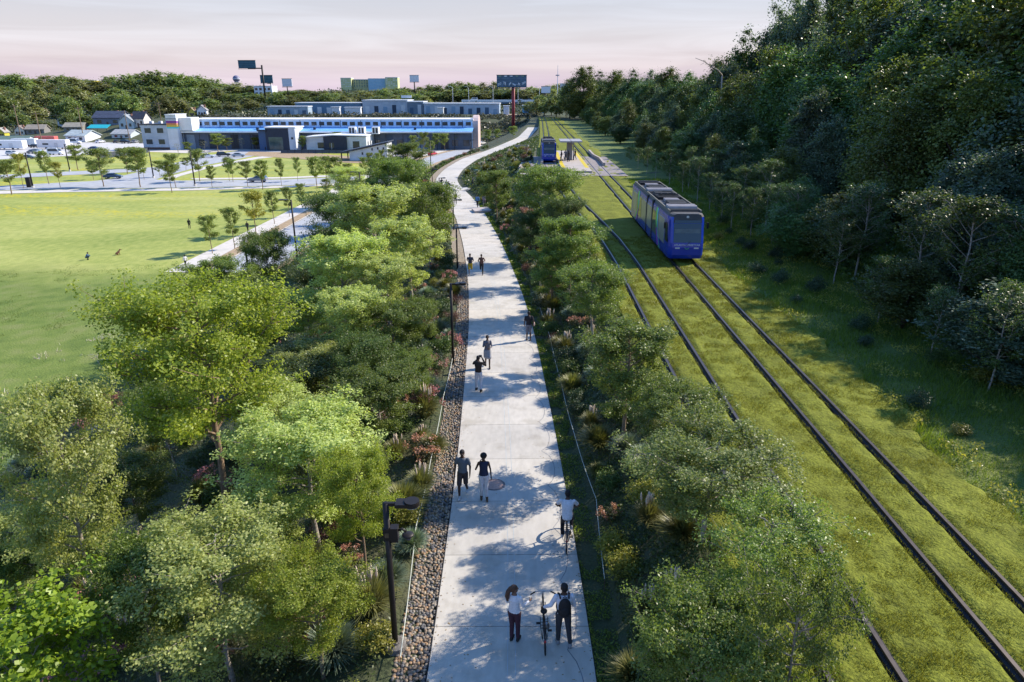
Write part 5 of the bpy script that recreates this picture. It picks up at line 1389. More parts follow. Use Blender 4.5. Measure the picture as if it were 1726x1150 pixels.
# ------------------------------------------------------------ lamps and poles
M_POLE = mat('lamp_bronze_black', (.022, .018, .016), .5, .15, 10, 0, 30, .3)
M_LBASE = mat('lamp_base_concrete', (.16, .145, .13), .9, .3, 14, .4, 40)
M_LENS = mat('lamp_lens', (.35, .35, .34), .3, .05)
def path_lamp(p, h, label, head=.75, rz=0.0, rad=.065, cat='lamp post', grp='lamp posts along the path', base=True, sq=True):
    o = empty('lamp_post', p, rz, label, cat, grp)
    q = MB(); q.tube([(0, 0, -.3), (0, 0, h)], rad, 12); q.build('pole', M_POLE, o, True)
    a = MB(); a.box((head * .35, 0, h - .03), (head * .75, .07, .08)); a.build('arm', M_POLE, o)
    hd = MB(); hd.tube([(head * .95, 0, h - .06), (head * .95, 0, h + .03)], .21 * head / .75, 20); hd.tube([(head * .95, 0, h + .03), (head * .95, 0, h + .06)], .2 * head / .75, 20)
    hd.box((head * .62, 0, h - .015), (head * .5, .34 * head / .75, .09)); ho = hd.build('lamp_head', M_POLE, o)
    ln = MB(); ln.tube([(head * .95, 0, h - .075), (head * .95, 0, h - .058)], .2 * head / .75, 16); ln.build('lens', M_LENS, ho)
    if base:
        b = MB(); b.tube([(0, 0, -.2), (0, 0, .07), (0, 0, .10)], [.26, .26, .2], 18); b.tube([(0, 0, .10), (0, 0, .14)], .12, 12); b.build('base', M_LBASE, o, False)
    return o
def lampline(px, yb, yt, label, **k):
    p = hit(px, yb); h = height_at(p, px - 6 * (px < 700), yt); return path_lamp(p, h, label, **k)
# the near lamp stands just inside the planting bed
p = hit(667, 1092); hh = height_at(p, 655, 848)
lp = path_lamp(p, hh, 'near black lamp post with a boxy security camera hanging halfway up', .62, R(2), .07)
cbx = MB(); cbx.box((.16, 0, hh * .80), (.17, .2, .36)); cbx.box((.0, -.0, hh * .80), (.17, .17, .3)); cbx.build('camera_box', M_POLE, lp)
ca = MB(); ca.tube([(.24, 0, hh * .82), (.34, 0, hh * .83), (.42, 0, hh * .81)], .028, 8); ca.ell((.46, 0, hh * .79), (.14, .14, .05), 16, 8); cao = ca.build('camera_arm', M_POLE, lp, True)
MB().ell((.46, 0, hh * .772), (.075, .075, .07), 14, 8).build('camera_dome', mat('dome_glass', (.05, .05, .06), .08), cao, True)
jb = MB(); jb.box((-.005, -.088, hh * .80), (.09, .012, .12)); jb.build('cover_plate', mat('cover_plate_bronze', (.10, .07, .04), .4), lp)
lampline(764, 612, 478, 'black lamp post between the stone strip and the photographer', head=.62, base=False)
lampline(771, 452, 384, 'black lamp post beside the two joggers', head=.7, base=False)
lampline(765, 388, 337, 'black lamp post on the straight path beyond the joggers', head=.8, base=False)
lampline(754, 352, 312, 'black lamp post before the bend, near the pair walking on the far path', head=.8, base=False)
lampline(741, 327, 300, 'black lamp post at the bend of the path beside the far cyclist', head=.8, base=False)
lampline(729, 312, 286, 'black lamp post left of the bend of the path', head=.8, base=False)
lampline(793, 262, 236, 'black lamp post beyond the bend where the path runs on', head=.8, base=False)
def street_lamp(px, yb, pxt, yt, label, z=-11):
    p = at(px, yb, z) ; h = height_at(p, pxt, yt)
    o = path_lamp(p, h, label, 1.3, PI, .11, 'street lamp', 'tall street lamps of the low park', True); return o
street_lamp(503, 455, 488, 337, 'tall black street lamp with a flat head, closest to the grove')
street_lamp(612, 378, 607, 290, 'tall black street lamp rising behind the grove trees')
street_lamp(664, 305, 661, 256, 'tall black street lamp near the white pavilion')
street_lamp(727, 300, 728, 238, 'tall black street lamp at the gravel lot corner')
pl = at(420, 468, -11); bo = empty('post', pl, 0, 'short black post beside the street end under the grove', 'post'); hp = height_at(pl, 411, 405)
MB().tube([(0, 0, -.2), (0, 0, hp)], .13, 10).build('pole', M_POLE, bo, True); MB().tube([(0, 0, hp), (0, 0, hp + .06)], .16, 10).build('cap', M_POLE, bo, True)
for px, yb, pxt, yt, lab in ((56, 317, 44, 258, 'first'), (118, 289, 110, 244, 'second'), (259, 300, 251, 249, 'third'), (329, 314, 320, 253, 'fourth')):
    p = at(px, yb, -11); h = height_at(p, pxt, yt)
    o = empty('lamp_pole', p, 0, 'tall black lamp pole by the park streets, %s from the left' % lab, 'lamp pole', 'lamp poles by the park streets')
    MB().tube([(0, 0, -.2), (0, 0, h)], [.17, .13], 10).build('pole', M_POLE, o, True); MB().tube([(0, 0, -.1), (0, 0, .5)], .3, 12).build('base', M_CONC, o)
    MB().box((.3, 0, h + .04), (1.0, .3, .1)).build('lamp_head', M_POLE, o)
tp = at(51, 316, -11); to = empty('litter_bin', tp, 0, 'tall black bin beside the leftmost lamp pole', 'bin')
MB().bb(-.5, .5, -.5, .5, 0, 2.3).build('body', M_POLE, to); MB().bb(-.55, .55, -.55, .55, 2.3, 2.42).build('lid', M_POLE, to)

# ------------------------------------------------------------ cars
M_TYRE = mat('tyre_rubber', (.02, .02, .02), .85, .1); M_GLASSC = mat('car_glass', (.03, .04, .05), .08, .05, 2, 0, 30, 0, .6); M_HUB = mat('hub_alloy', (.4, .4, .42), .35, .1, 5, 0, 30, .8)
M_HL = mat('headlight_glass', (.6, .6, .58), .15, .05); M_TL = mat('tail_light', (.35, .02, .02), .25)
def car(label, p, rz, col, kind='sedan', name='parked_car', cat='car', grp='vehicles of the low park'):
    o = empty(name, p, rz, label, cat, grp); paint = mat('car_paint', col, .3, .04, 2, 0, 30, .15, .5)
    P = {'sedan': (4.6, 1.8, [(-2.25, .35), (-2.3, .75), (-2.0, .98), (-1.45, 1.0), (1.0, .95), (1.95, .82), (2.28, .62), (2.3, .35)], [(-1.75, .97), (-1.0, 1.42), (.15, 1.44), (1.1, .93)]),
         'suv': (4.8, 1.9, [(-2.35, .4), (-2.4, .9), (-2.32, 1.12), (1.05, 1.1), (2.1, 1.0), (2.38, .75), (2.4, .4)], [(-2.25, 1.1), (-1.95, 1.68), (.1, 1.72), (1.15, 1.08)]),
         'van': (5.6, 2.0, [(-2.8, .4), (-2.8, 1.2), (1.9, 1.2), (2.55, 1.0), (2.8, .75), (2.8, .4)], [(-2.78, 1.18), (-2.75, 2.35), (1.0, 2.4), (1.95, 1.18)])}[kind]
    L, W, prof, cab = P
    b = MB(); b.prism([(u, v) for u, v in prof], 'y', -W / 2, W / 2); body = b.build('body', paint, o)
    bv = body.modifiers.new('b', 'BEVEL'); bv.width = .07; bv.segments = 2
    c = MB(); k = len(cab)
    vs = [(u, s * (W / 2 - (.06 if v < 1.2 and i in (0, k - 1) else .2)), v) for s in (-1, 1) for i, (u, v) in enumerate(cab)]
    c.add(vs, [tuple(range(k)), tuple(range(2 * k - 1, k - 1, -1))] + [(i, i + k, i + 1 + k, i + 1) for i in range(k - 1)] + [(k - 1, 2 * k - 1, k, 0)])
    cb_ = c.build('cabin', paint, o); 
    g = MB()
    for s in (-1, 1):
        V = []
        for i, (u, v) in enumerate(cab): V.append(Vector((u, s * (W / 2 - (.06 if v < 1.2 and i in (0, k - 1) else .2)), v)))
        ce = sum(V, Vector()) / k
        g.add([ce.lerp(q, .84) + Vector((0, s * .014, 0)) for q in V], [tuple(range(k))])
    if kind != 'van':
        pass
    g.build('side_window', M_GLASSC, cb_)
    for (i, j, nm) in ((2, 3, 'windscreen'), (0, 1, 'rear_window')):
        a, b2 = Vector((cab[i][0], 0, cab[i][1])), Vector((cab[j][0], 0, cab[j][1])); nr = Vector((1 if i == 2 else -1, 0, .7)).normalized() * .014
        wa = W / 2 - (.06 if cab[i][1] < 1.2 else .2) - .08; wb = W / 2 - (.06 if cab[j][1] < 1.2 else .2) - .08
        a2, b3 = a.lerp(b2, .08) + nr, a.lerp(b2, .88) + nr
        MB().add([(a2.x, -wa, a2.z), (a2.x, wa, a2.z), (b3.x, wb, b3.z), (b3.x, -wb, b3.z)], [(0, 1, 2, 3)]).build(nm, M_GLASSC, cb_)
    for x in (-L * .30, L * .31):
        for s in (-1, 1):
            wv = MB().tube([(x, s * (W / 2 - .2), .33), (x, s * (W / 2 + .02), .33)], .34, 18).build('wheel', M_TYRE, o)
            MB().tube([(x, s * (W / 2 + .015), .33), (x, s * (W / 2 + .03), .33)], .2, 12).build('rim', M_HUB, wv)
    for s in (-1, 1):
        MB().box((L / 2 - .06, s * (W / 2 - .3), .70), (.12, .36, .14)).build('headlight', M_HL, o); MB().box((-L / 2 + .04, s * (W / 2 - .22), .85), (.1, .26, .16)).build('tail_light', M_TL, o)
    return o
C = lambda px, py: at(px, py, -10.94)
car('grey suv driving along the cross street', C(435, 307), R(182), (.22, .24, .27), 'suv', 'car')
car('dark blue car turning into the cross street', C(191, 301), R(12), (.03, .07, .14), 'sedan', 'car')
car('black car parked first along the slanting street', C(377, 264), R(25), (.03, .04, .045), 'suv')
car('pale blue grey car parked behind the black one on the slanting street', C(402, 264.5), R(20), (.30, .35, .40), 'sedan')
car('white car parked before the black one on the slanting street', C(350, 266), R(20), (.7, .7, .7), 'sedan')
car('red car parked by the gravel lot', hit(729, 262), R(70), (.45, .03, .05), 'sedan')
car('white car parked beside the red one', hit(712, 265), R(70), (.7, .7, .72), 'sedan')
car('silver car on the long street past the gravel lot', hit(799, 247), R(60), (.45, .46, .48), 'sedan', 'car')
car('white car on the long street close to the far path', hit(812, 244), R(60), (.75, .75, .75), 'sedan', 'car')
pc = [(22, 262, (.65, .65, .66), 'suv', 'white suv at the car park edge'), (57, 259, (.18, .19, .2), 'sedan', 'dark grey car in the car park'), (60, 249, (.03, .03, .035), 'sedan', 'black car in the middle of the car park'), (62, 257, (.5, .58, .6), 'sedan', 'pale teal car in the car park'),
      (95, 261, (.72, .73, .74), 'van', 'white van at the front of the car park'), (48, 268, (.07, .1, .13), 'sedan', 'dark blue car leaving the car park'), (112, 245, (.6, .62, .62), 'suv', 'white suv below the small white shed'), (126, 243, (.68, .68, .7), 'van', 'white van below the small white shed'),
      (160, 253, (.03, .06, .16), 'sedan', 'blue car near the black fence of the car park'), (165, 260, (.16, .27, .40), 'sedan', 'light blue car at the lawn end of the car park'), (170, 236, (.5, .52, .54), 'suv', 'silver suv under the teal awning'), (190, 236, (.65, .66, .66), 'sedan', 'white car under the teal awning'), (213, 242, (.02, .02, .025), 'suv', 'small black car on the service road')]
for q in range(16):
    px, py = 4 + 15 * q + rnd.uniform(-3, 3), 237.5 + 3.5 * (q % 2)
    cn_, cc = rnd.choice((('white', (.7, .7, .71)), ('grey', (.25, .26, .28)), ('dark', (.04, .045, .05)), ('silver', (.48, .5, .52))))
    if not 90 < px < 150: car('%s car in the back rows of the crowded car park' % cn_, C(px, py), R(rnd.choice((80, 95, 265))), cc, rnd.choice(('sedan', 'suv')), grp='%s cars in the back rows of the car park' % cn_)
for px, py, c_, k_, lab in pc: car(lab, C(px, py), R(rnd.uniform(-12, 12)), c_, k_)
def trailer(label, px, py, L, W, H, col, rz=0):
    o = empty('trailer', C(px, py), rz, label, 'trailer', 'trailers and stands in the car park'); m = mat('trailer_skin', col, .5, .05, 1)
    b = MB().bb(-L / 2, L / 2, -W / 2, W / 2, .5, H); bo_ = b.build('body', m, o); q = bo_.modifiers.new('b', 'BEVEL'); q.width = .12; q.segments = 2
    for x in (-L * .2, L * .2): 
        for s in (-1, 1): MB().tube([(x, s * (W / 2 - .2), .4), (x, s * (W / 2 + .02), .4)], .4, 14).build('wheel', M_TYRE, o)
    MB().bb(-L * .3, -L * .1, -W / 2 - .02, -W / 2 + .02, 1.6, 2.3).build('window', M_GLASSC, o); MB().bb(L * .1, L * .22, -W / 2 - .02, -W / 2 + .02, .7, 2.5).build('door', mat('trailer_door', tuple(v * .8 for v in col)), o)
trailer('long white trailer at the edge of the car park', 15, 252, 14, 3, 3.6, (.72, .72, .72))
trailer('white box trailer with a red stripe tone beside the green skip', 92, 251, 12, 3, 3.6, (.70, .66, .65))
trailer('red and white food trailer behind the black car', 80, 243, 9, 2.8, 3.4, (.55, .12, .10))
trailer('pale grey trailer between the white ones', 44, 247, 10, 2.8, 3.3, (.55, .58, .58))
sk = C(70, 246); so = empty('skip', sk, 0, 'bright green waste skip in the car park', 'skip'); MB().prism([(-1.8, 0), (1.8, 0), (2.2, 2.2), (-2.2, 2.2)], 'y', -1.5, 1.5).build('body', mat('skip_green', (.05, .38, .06), .5), so); MB().bb(-2.25, 2.25, -1.55, 1.55, 2.2, 2.35).build('lid', mat('skip_lid', (.03, .2, .04), .6), so)
fo = empty('fence', C(205, 262), 0, 'black metal fence at the lawn end of the car park', 'fence')
A, B = C(168, 268) - C(205, 262), C(250, 258) - C(205, 262)
MB().tube([A + Vector((0, 0, 1.9)), B + Vector((0, 0, 1.9))], .06, 6).build('rail', M_POLE, fo)
MB().add([tuple(A + Vector((0, 0, .1))), tuple(B + Vector((0, 0, .1))), tuple(B + Vector((0, .08, 1.85))), tuple(A + Vector((0, .08, 1.85)))], [(0, 1, 2, 3)]).build('mesh_panel', mat('fence_mesh', (.05, .06, .08), .7, .3, 30), fo)
for t in np.linspace(0, 1, 7): q = A.lerp(B, float(t)); MB().tube([q, q + Vector((0, 0, 2))], .06, 6).build('post', M_POLE, fo)

# ------------------------------------------------------------ trams
M_TB = mat('tram_blue', (.010, .04, .36), .22, .12, 1.5, 0, 30, .1, .6); M_TG1 = mat('tram_glass', (.09, .095, .10), .06, .1, 1, 0, 30, .0, .8); M_TR = mat('tram_roof_grey', (.07, .068, .066), .7, .15, 3)
M_TRL = mat('tram_roof_light', (.40, .37, .37), .7, .1, 3); M_TRD = mat('tram_roof_black', (.012, .012, .013), .7, .2, 6); M_SIDE = mat('tram_side_grey', (.30, .29, .27), .25, .1, 1, 0, 30, .1, .7)
M_DARKG = mat('tram_front_glass', (.014, .015, .017), .08, .1, 1, 0, 30, 0, .8)
rib = [mat('ribbon_' + a, c, .4, .05) for a, c in (('green', (.14, .62, .10)), ('cyan', (.16, .60, .66)), ('purple', (.28, .06, .45)))]
def tram(label, p, rz, L=24.0, W=2.4, detail=True):
    """front at local y = 0 facing -Y"""
    o = empty('tram', p, rz, label, 'tram', 'blue trams on the grass tracks')
    zs = [.30, .55, 1.05, 1.35, 1.75, 2.35, 2.80, 3.0, 3.14, 3.2]
    hw = lambda z: W / 2 * (.97 if z < .5 else .999 if z < 2.9 else .97 if z < 3.05 else .90 if z < 3.18 else .72)
    def rake(z): return 0.10 if z < .5 else 0.0 if z < 1.2 else (z - 1.2) * .24
    stations = [(0, .80, 1), (.12, .90, .98), (.4, .965, .85), (.9, .995, .5), (1.6, 1.0, 0)]
    ys = [s for s in stations] + [(L - s[0], s[1], -s[2]) for s in reversed(stations)]
    b = MB(); rings = []
    for y, f, rk in ys:
        ring = [(hw(z) * f, y + rake(z) * rk, z) for z in zs] + [(-hw(z) * f, y + rake(z) * rk, z) for z in reversed(zs)]
        rings.append(ring)
    n_ = len(zs); V = [v for r_ in rings for v in r_]; m2 = 2 * n_
    Fc, Mi = [], []
    for i in range(len(rings) - 1):
        for j in range(m2):
            k = (j + 1) % m2; Fc.append((i * m2 + j, i * m2 + k, (i + 1) * m2 + k, (i + 1) * m2 + j))
            jj = j if j < n_ - 1 else (m2 - 2 - j if j >= n_ and j < m2 - 1 else -1)
            Mi.append(1 if j == n_ - 1 or (jj >= 7) else 0)
    for i, e in ((0, 1), (len(rings) - 1, -1)):
        for j in range(n_ - 1):
            Fc.append((i * m2 + j, i * m2 + j + 1, i * m2 + m2 - 2 - j, i * m2 + m2 - 1 - j)); Mi.append(1 if j >= 7 else 0)
    b.v = V; b.f = Fc; b.m = Mi
    body = b.build('body', [M_TB, M_TR], o, False)
    # front and rear glass
    for sgn, y0 in ((1, 0), (-1, L)):
        def fy(z, d): return y0 + sgn * (rake(z) - d)
        ws = MB(); wv = [(s * .79 * hw(z) * .95, fy(z, .02), z) for z in (1.38, 1.75, 2.35, 2.6) for s in (-1, 1)]
        ws.add(wv, [(2 * i, 2 * i + 1, 2 * i + 3, 2 * i + 2) for i in range(3)]); ws.build('windscreen', M_DARKG, o)
        tp_ = MB(); tv = [(s * .79 * hw(z) * .97, fy(z, .016), z) for z in (2.62, 2.80, 3.0, 3.16) for s in (-1, 1)]
        tp_.add(tv, [(2 * i, 2 * i + 1, 2 * i + 3, 2 * i + 2) for i in range(3)]); tp_.build('top_panel', M_TR, o)
        if sgn > 0:
            sl_ = MB(); sl_.add([(s * .74 * hw(z) * .95, fy(z, .03), z) for z in (1.98, 2.26) for s in (-1, 1)], [(0, 1, 3, 2)]); sl_.build('sun_blind', mat('blind_grey', (.13, .15, .15), .5), o)
            MB().add([(s * .70 * hw(z), fy(z, .03), z) for z in (2.63, 2.8) for s in (-1, 1)], [(0, 1, 3, 2)]).build('destination_sign', M_DARKG, o)
            cu = bpy.data.curves.new('t', 'FONT'); cu.body = 'ATLANTA STREETCAR'; cu.size = .17; cu.align_x = 'CENTER'; cu.extrude = .004
            to_ = bpy.data.objects.new('t', cu); COL.objects.link(to_); dg = bpy.context.evaluated_depsgraph_get(); tm_ = bpy.data.meshes.new_from_object(to_.evaluated_get(dg)); bpy.data.objects.remove(to_)
            tm_.materials.clear(); tm_.materials.append(mat('lettering_white', (.8, .8, .8), .5, 0)); lt = obj('lettering', tm_, body); lt.rotation_euler = (PI / 2, 0, 0); lt.location = (0, -.012, 1.17)
            wp = MB(); wp.tube([(-.05, fy(1.2, .05), 1.2), (.3, fy(1.75, .05), 1.55)], .014, 5); wp.build('wiper', M_TRD, o)
            lg = MB(); lg.tube([(math.cos(a) * .13, -.015, 1.06 + math.sin(a) * .1) for a in np.linspace(PI, 2 * PI, 9)], .014, 5); lg.build('emblem', rib[0], body)
            ro = MB(); ro.tube([(0, rake(3.0) - .03, 3.0), (0, rake(3.0) + .05, 3.0)], .09, 14); ro.build('top_light', M_HL, o)
        for s in (-1, 1):
            MB().box((s * .62, y0 + sgn * .012, 1.02), (.3, .06, .09)).build('headlight' if sgn > 0 else 'tail_light', M_HL if sgn > 0 else M_TL, o)
    # sides: dark glass panels, ribbons
    mods = [(1.75, L * .36), (L * .36 + .45, L * .50), (L * .50 + .45, L - 1.75)]
    for s in (-1, 1):
        for a, e in mods:
            nn = max(1, round((e - a) / 2.2)); st = (e - a) / nn
            for q in range(nn):
                g = MB(); x = s * (W / 2 + .012); g.bb(x - .012, x + .012, a + q * st + .05, a + (q + 1) * st - .05, .98, 2.62); g.build('side_window', M_TG1 if q % 2 else M_SIDE, o)
        cw = MB(); cw.add([(s * (W / 2 * .985 + .012), .55, 1.3), (s * (W / 2 + .014), 1.55, 1.3), (s * (W / 2 + .014), 1.6, 2.5), (s * (W / 2 * .985 + .012), .95, 2.5)], [(0, 1, 2, 3)]); cw.build('cab_window', M_DARKG, o)
        for (base, flip) in ((4.6, 1), (L - 5.2, -1)):
            for mi, off, wd in ((1, 0, .32), (0, .42, .5)):
                zs2 = [2.95, 2.6, 2.0, 1.5, 1.0, .55, .34]; xs2 = [0, -.05 * flip, -.1 * flip, -.25 * flip, -.75 * flip, -1.3 * flip, -1.6 * flip]; ws2 = [wd, wd * 1.1, wd, wd * .45, wd * .75, wd * .6, wd * .3]
                g = MB(); xx = s * (W / 2 + .03); g.add([(xx * (.97 if z > 2.9 else 1), base + off + dx + h2 * w2 / 2, z) for z, dx, w2 in zip(zs2, xs2, ws2) for h2 in (-1, 1)], [(2 * i, 2 * i + 1, 2 * i + 3, 2 * i + 2) for i in range(len(zs2) - 1)])
                g.build('ribbon_stripe', rib[mi], o)
            g = MB(); xx = s * (W / 2 + .036); g.add([(xx, base + .05, 1.55), (xx, base + .35, 1.5), (xx, base - 1.0 * flip + .5, .45), (xx, base - 1.0 * flip - .1, .45)], [(0, 1, 2, 3)]); g.build('ribbon_stripe', rib[2], o)
    for yb in (L * .36 + .225, L * .50 + .225):
        g = MB(); g.bb(-W / 2 - .02, W / 2 + .02, yb - .2, yb + .2, .34, 3.19); g.build('bellows', M_TRD, o)
    # roof equipment
    y = 1.4; k = 0
    seq = [(.5, M_TR, .12, .84), (1.0, M_TRL, .26, .80), (.25, M_TRD, .1, .8), (1.5, M_TR, .24, .5), (1.1, M_TRL, .18, .42), (1.6, M_TRD, .2, .7), (1.2, M_TR, .28, .62)]
    while y < L - 2.2:
        ln, m, hgt, wf = seq[k % len(seq)]
        g = MB(); g.bb(-W / 2 * wf, W / 2 * wf, y, y + ln, 3.1, 3.2 + hgt)
        for q in range(3): g.bb(-W / 2 * wf * .96, W / 2 * wf * .96, y + ln * (.2 + .25 * q), y + ln * (.28 + .25 * q), 3.2 + hgt, 3.23 + hgt)
        g.build('roof_unit', m, o); y += ln + .22; k += 1
    for s in (-1, 1):
        g = MB(); g.bb(s * W / 2 * .86 - .04, s * W / 2 * .86 + .04, 1.2, L - 1.2, 3.1, 3.32); g.build('roof_rail', mat('roof_rail_olive', (.16, .15, .12), .7), o)
    pg = MB(); yc = L * .43; pg.tube([(-.5, yc - .5, 3.5), (-.35, yc + .6, 3.6), (.35, yc + .6, 3.6), (.5, yc - .5, 3.5)], .03, 6); pg.tube([(-.75, yc - .55, 3.55), (.75, yc - .55, 3.55)], .035, 6); pg.tube([(-.4, yc, 3.25), (0, yc, 3.55), (.4, yc, 3.25)], .03, 6); pg.build('pantograph', M_TRD, o)
    for s in (-1, 1):
        g = MB(); g.tube([(s * W / 2 * .97, .9, 2.6), (s * (W / 2 + .22), .7, 2.55)], .018, 5); g.bb(s * (W / 2 + .22) - .06, s * (W / 2 + .22) + .06, .66, .74, 2.2, 2.6); g.build('mirror', M_TRD, o)
    for yb in (3.2, L / 2, L - 3.2):
        w_ = MB(); w_.bb(-W / 2 * .8, W / 2 * .8, yb - 1.3, yb + 1.3, .12, .3)
        bg_ = w_.build('bogie', M_TRD, o)
        for s in (-1, 1):
            for dy in (-.9, .9): MB().tube([(s * .66, yb + dy, .44), (s * .78, yb + dy, .44)], .30, 16).build('wheel', M_RAIL, bg_)
    return o
tf = at(1151, 437, .42)
tram('big blue tram with coloured ribbons coming towards us on the track beside the wood', (10.505, tf.y, .14), 0, 18.5)
ts = 115.5
sl = float(bow(ts + 5) - bow(ts)) / 5
tram('blue tram waiting at the far stop', (6.66 + float(bow(ts)), ts, .14), -math.atan(sl), 11.5)

# ------------------------------------------------------------ the stop
M_PLAT = mat('platform_concrete', (.40, .35, .31), .85, .1, 1.5); M_STRIP = mat('tactile_yellow', (.55, .42, .02), .7, .1, 5); M_APRON = mat('apron_grey', (.24, .21, .20), .9, .15, 2)
mb = MB(); ya = list(np.arange(100.5, 138, 1.5)); lx = lambda y: float(7.38 + bow(y)) + .75
V = [(x, y, z) for y in ya for x, z in ((lx(y), .0), (lx(y), .38), (8.95, .38), (8.95, .0))]
mb.add(V, [(4 * i + a, 4 * i + a + 1, 4 * i + a + 5, 4 * i + a + 4) for i in range(len(ya) - 1) for a in range(3)] + [(0, 1, 2, 3), tuple(4 * (len(ya) - 1) + q for q in (3, 2, 1, 0))])
po_ = empty('platform', (0, 0, 0), 0, 'pale island platform of the far tram stop', 'platform'); mb.build('deck', M_PLAT, po_)
for off, nm in ((0, 0), (1, 0)):
    g = MB(); V = [(x, y, .388) for y in ya[3:-2] for x in ((lx(y) + .06, lx(y) + .62) if off == 0 else (8.33, 8.89))]
    g.add(V, [(2 * i, 2 * i + 1, 2 * i + 3, 2 * i + 2) for i in range(len(ya) - 6)]); g.build('tactile_strip', M_STRIP, po_)
st_ = MB(); V = [(x, y, .11) for y in np.arange(97, 128, 3.0) for x in (float(5.94 + bow(y)) - 2.6, 13.6)]
st_.add(V, [(2 * i, 2 * i + 1, 2 * i + 3, 2 * i + 2) for i in range(10)]); tag(st_.build('stop_paving', M_APRON), 'grey paving round the rails of the far tram stop', 'paving', kind='structure')
cw = MB()
for q in range(7): cw.bb(-1.2 + q * 1.45, -.1 + q * 1.45, 98.6, 100.2, .1, .118)
tag(cw.build('stop_crossing', M_PLAT), 'row of pale slabs of the crossing before the far stop', 'crossing', kind='structure')
so = empty('stop_shelter', (6.75, 117.5, .38), 0, 'grey stop shelter with a flat canopy on one thick column', 'shelter'); M_SH = mat('shelter_grey', (.30, .29, .30), .6, .08)
g = MB(); g.bb(-1.75, -.04, -3, 3, 2.95, 3.15); g.build('canopy_panel', M_SH, so); g = MB(); g.bb(.04, 1.75, -3, 3, 2.95, 3.15); g.build('canopy_panel', M_SH, so)
g = MB(); g.bb(-.55, .35, -.5, .5, 0, 2.95); g.bb(-.12, .12, -2.8, 2.8, 2.8, 2.95); g.build('column', mat('shelter_column', (.22, .215, .225), .7, .1), so); g = MB(); g.bb(.5, .62, -.35, .35, 0, 2.95); g.build('side_post', M_SH, so)
g = MB(); g.bb(-1.0, -.7, -1.6, 1.2, .42, .48); g.bb(-.95, -.75, -1.5, -1.4, 0, .42); g.bb(-.95, -.75, 1.0, 1.1, 0, .42); g.build('bench', M_SH, so)
def wall(px_pts, zz, h, th, m, label, name='low_wall'):
    P = [at(a, b, zz) for a, b in px_pts]; mb = MB()
    for a, b2 in zip(P[:-1], P[1:]):
        d = (b2 - a); rz = math.atan2(d.y, d.x); c = (a + b2) / 2; mb.box((c.x, c.y, zz + h / 2), (d.length + th * .5, th, h), rz)
    return tag(mb.build(name, m), label, 'wall')
M_WALLS = mat('wall_pale_concrete', (.36, .31, .28), .9, .1, 1)
wall([(993, 258), (1000, 266), (1011, 272), (1018, 281)], 0, .6, .35, M_WALLS, 'curved low pale wall between the far stop and the wood')
wall([(913, 252), (913.5, 282)], -.3, .9, .35, M_WALLS, 'straight pale wall left of the waiting tram')
wall([(868, 251), (912, 250.5)], -1.2, .8, .3, M_WALLS, 'thin pale wall across the garden slope behind the waiting tram')
wall([(886, 288), (876, 292), (880, 283), (912, 281)], -.9, .9, .3, M_WALLS, 'pale corner wall of the ramp beside the far stop')
wall([(800, 292), (826, 296)], -3.6, .7, .5, mat('green_culvert', (.12, .2, .17), .7), 'dark green culvert wall in the garden below the stop')
for a, lab, tc_, bc in (((946, 272), 'person in black beside the yellow strip of the stop', (.02, .02, .025), (.02, .02, .02)), ((953, 271), 'person in grey sitting side of the shelter column', (.15, .15, .17), (.05, .05, .06)), ((958, 273), 'person in dark coat at the front of the platform', (.025, .025, .03), (.015, .015, .02)), ((969, 270), 'person in brown waiting at the wood side of the platform', (.06, .04, .035), (.02, .02, .02))):
    far_person(a[0], a[1], lab, tc_, bc, rnd.uniform(0, 6), z=.38, pose={})
far_person(895, 277, 'figure in black on the ramp left of the waiting tram', (.015, .015, .02), (.015, .015, .02), 1.0, z=-.5)
# ------------------------------------------------------------ buildings
zA = lambda px, py, Y: atY(px, py, Y).z
xA = lambda px, Y: atY(px, 250, Y).x
def metal(name, col, rough=.55, ribs=2.2):
    m, n, l, b = _nt(name)
    c, src, _ = noise_color(n, l, [tuple(v * .85 for v in col), tuple(min(1, v * 1.1) for v in col)], .35, 6)
    l.new(c, b.inputs['Base Color']); b.inputs['Roughness'].default_value = rough
    wv = n.new('ShaderNodeTexWave'); wv.inputs['Scale'].default_value = ribs; l.new(src, wv.inputs['Vector'])
    bp = n.new('ShaderNodeBump'); bp.inputs['Strength'].default_value = .5; bp.inputs['Distance'].default_value = .08; l.new(wv.outputs[0], bp.inputs['Height']); l.new(bp.outputs[0], b.inputs['Normal'])
    return m
M_WHB = metal('wall_metal_skylit_blue', (.50, .66, .85)); M_ROOFB = metal('roof_blue_metal', (.18, .44, .80), .5); M_WHITE = mat('trim_white', (.74, .74, .73), .6, .06, 1); M_WG = mat('window_glass_dark', (.03, .04, .055), .1, .15, 1, 0, 30, 0, .7)  # warehouse wall and roof blue carry the skylight tint of the shaded side
M_NAVY = mat('cladding_navy', (.022, .032, .055), .5, .15, 1); M_GREYW = metal('wall_grey_metal', (.44, .48, .53)); M_PALEW = metal('wall_white_metal', (.62, .64, .67)); M_FRAME = mat('frame_dark', (.04, .04, .045), .5)

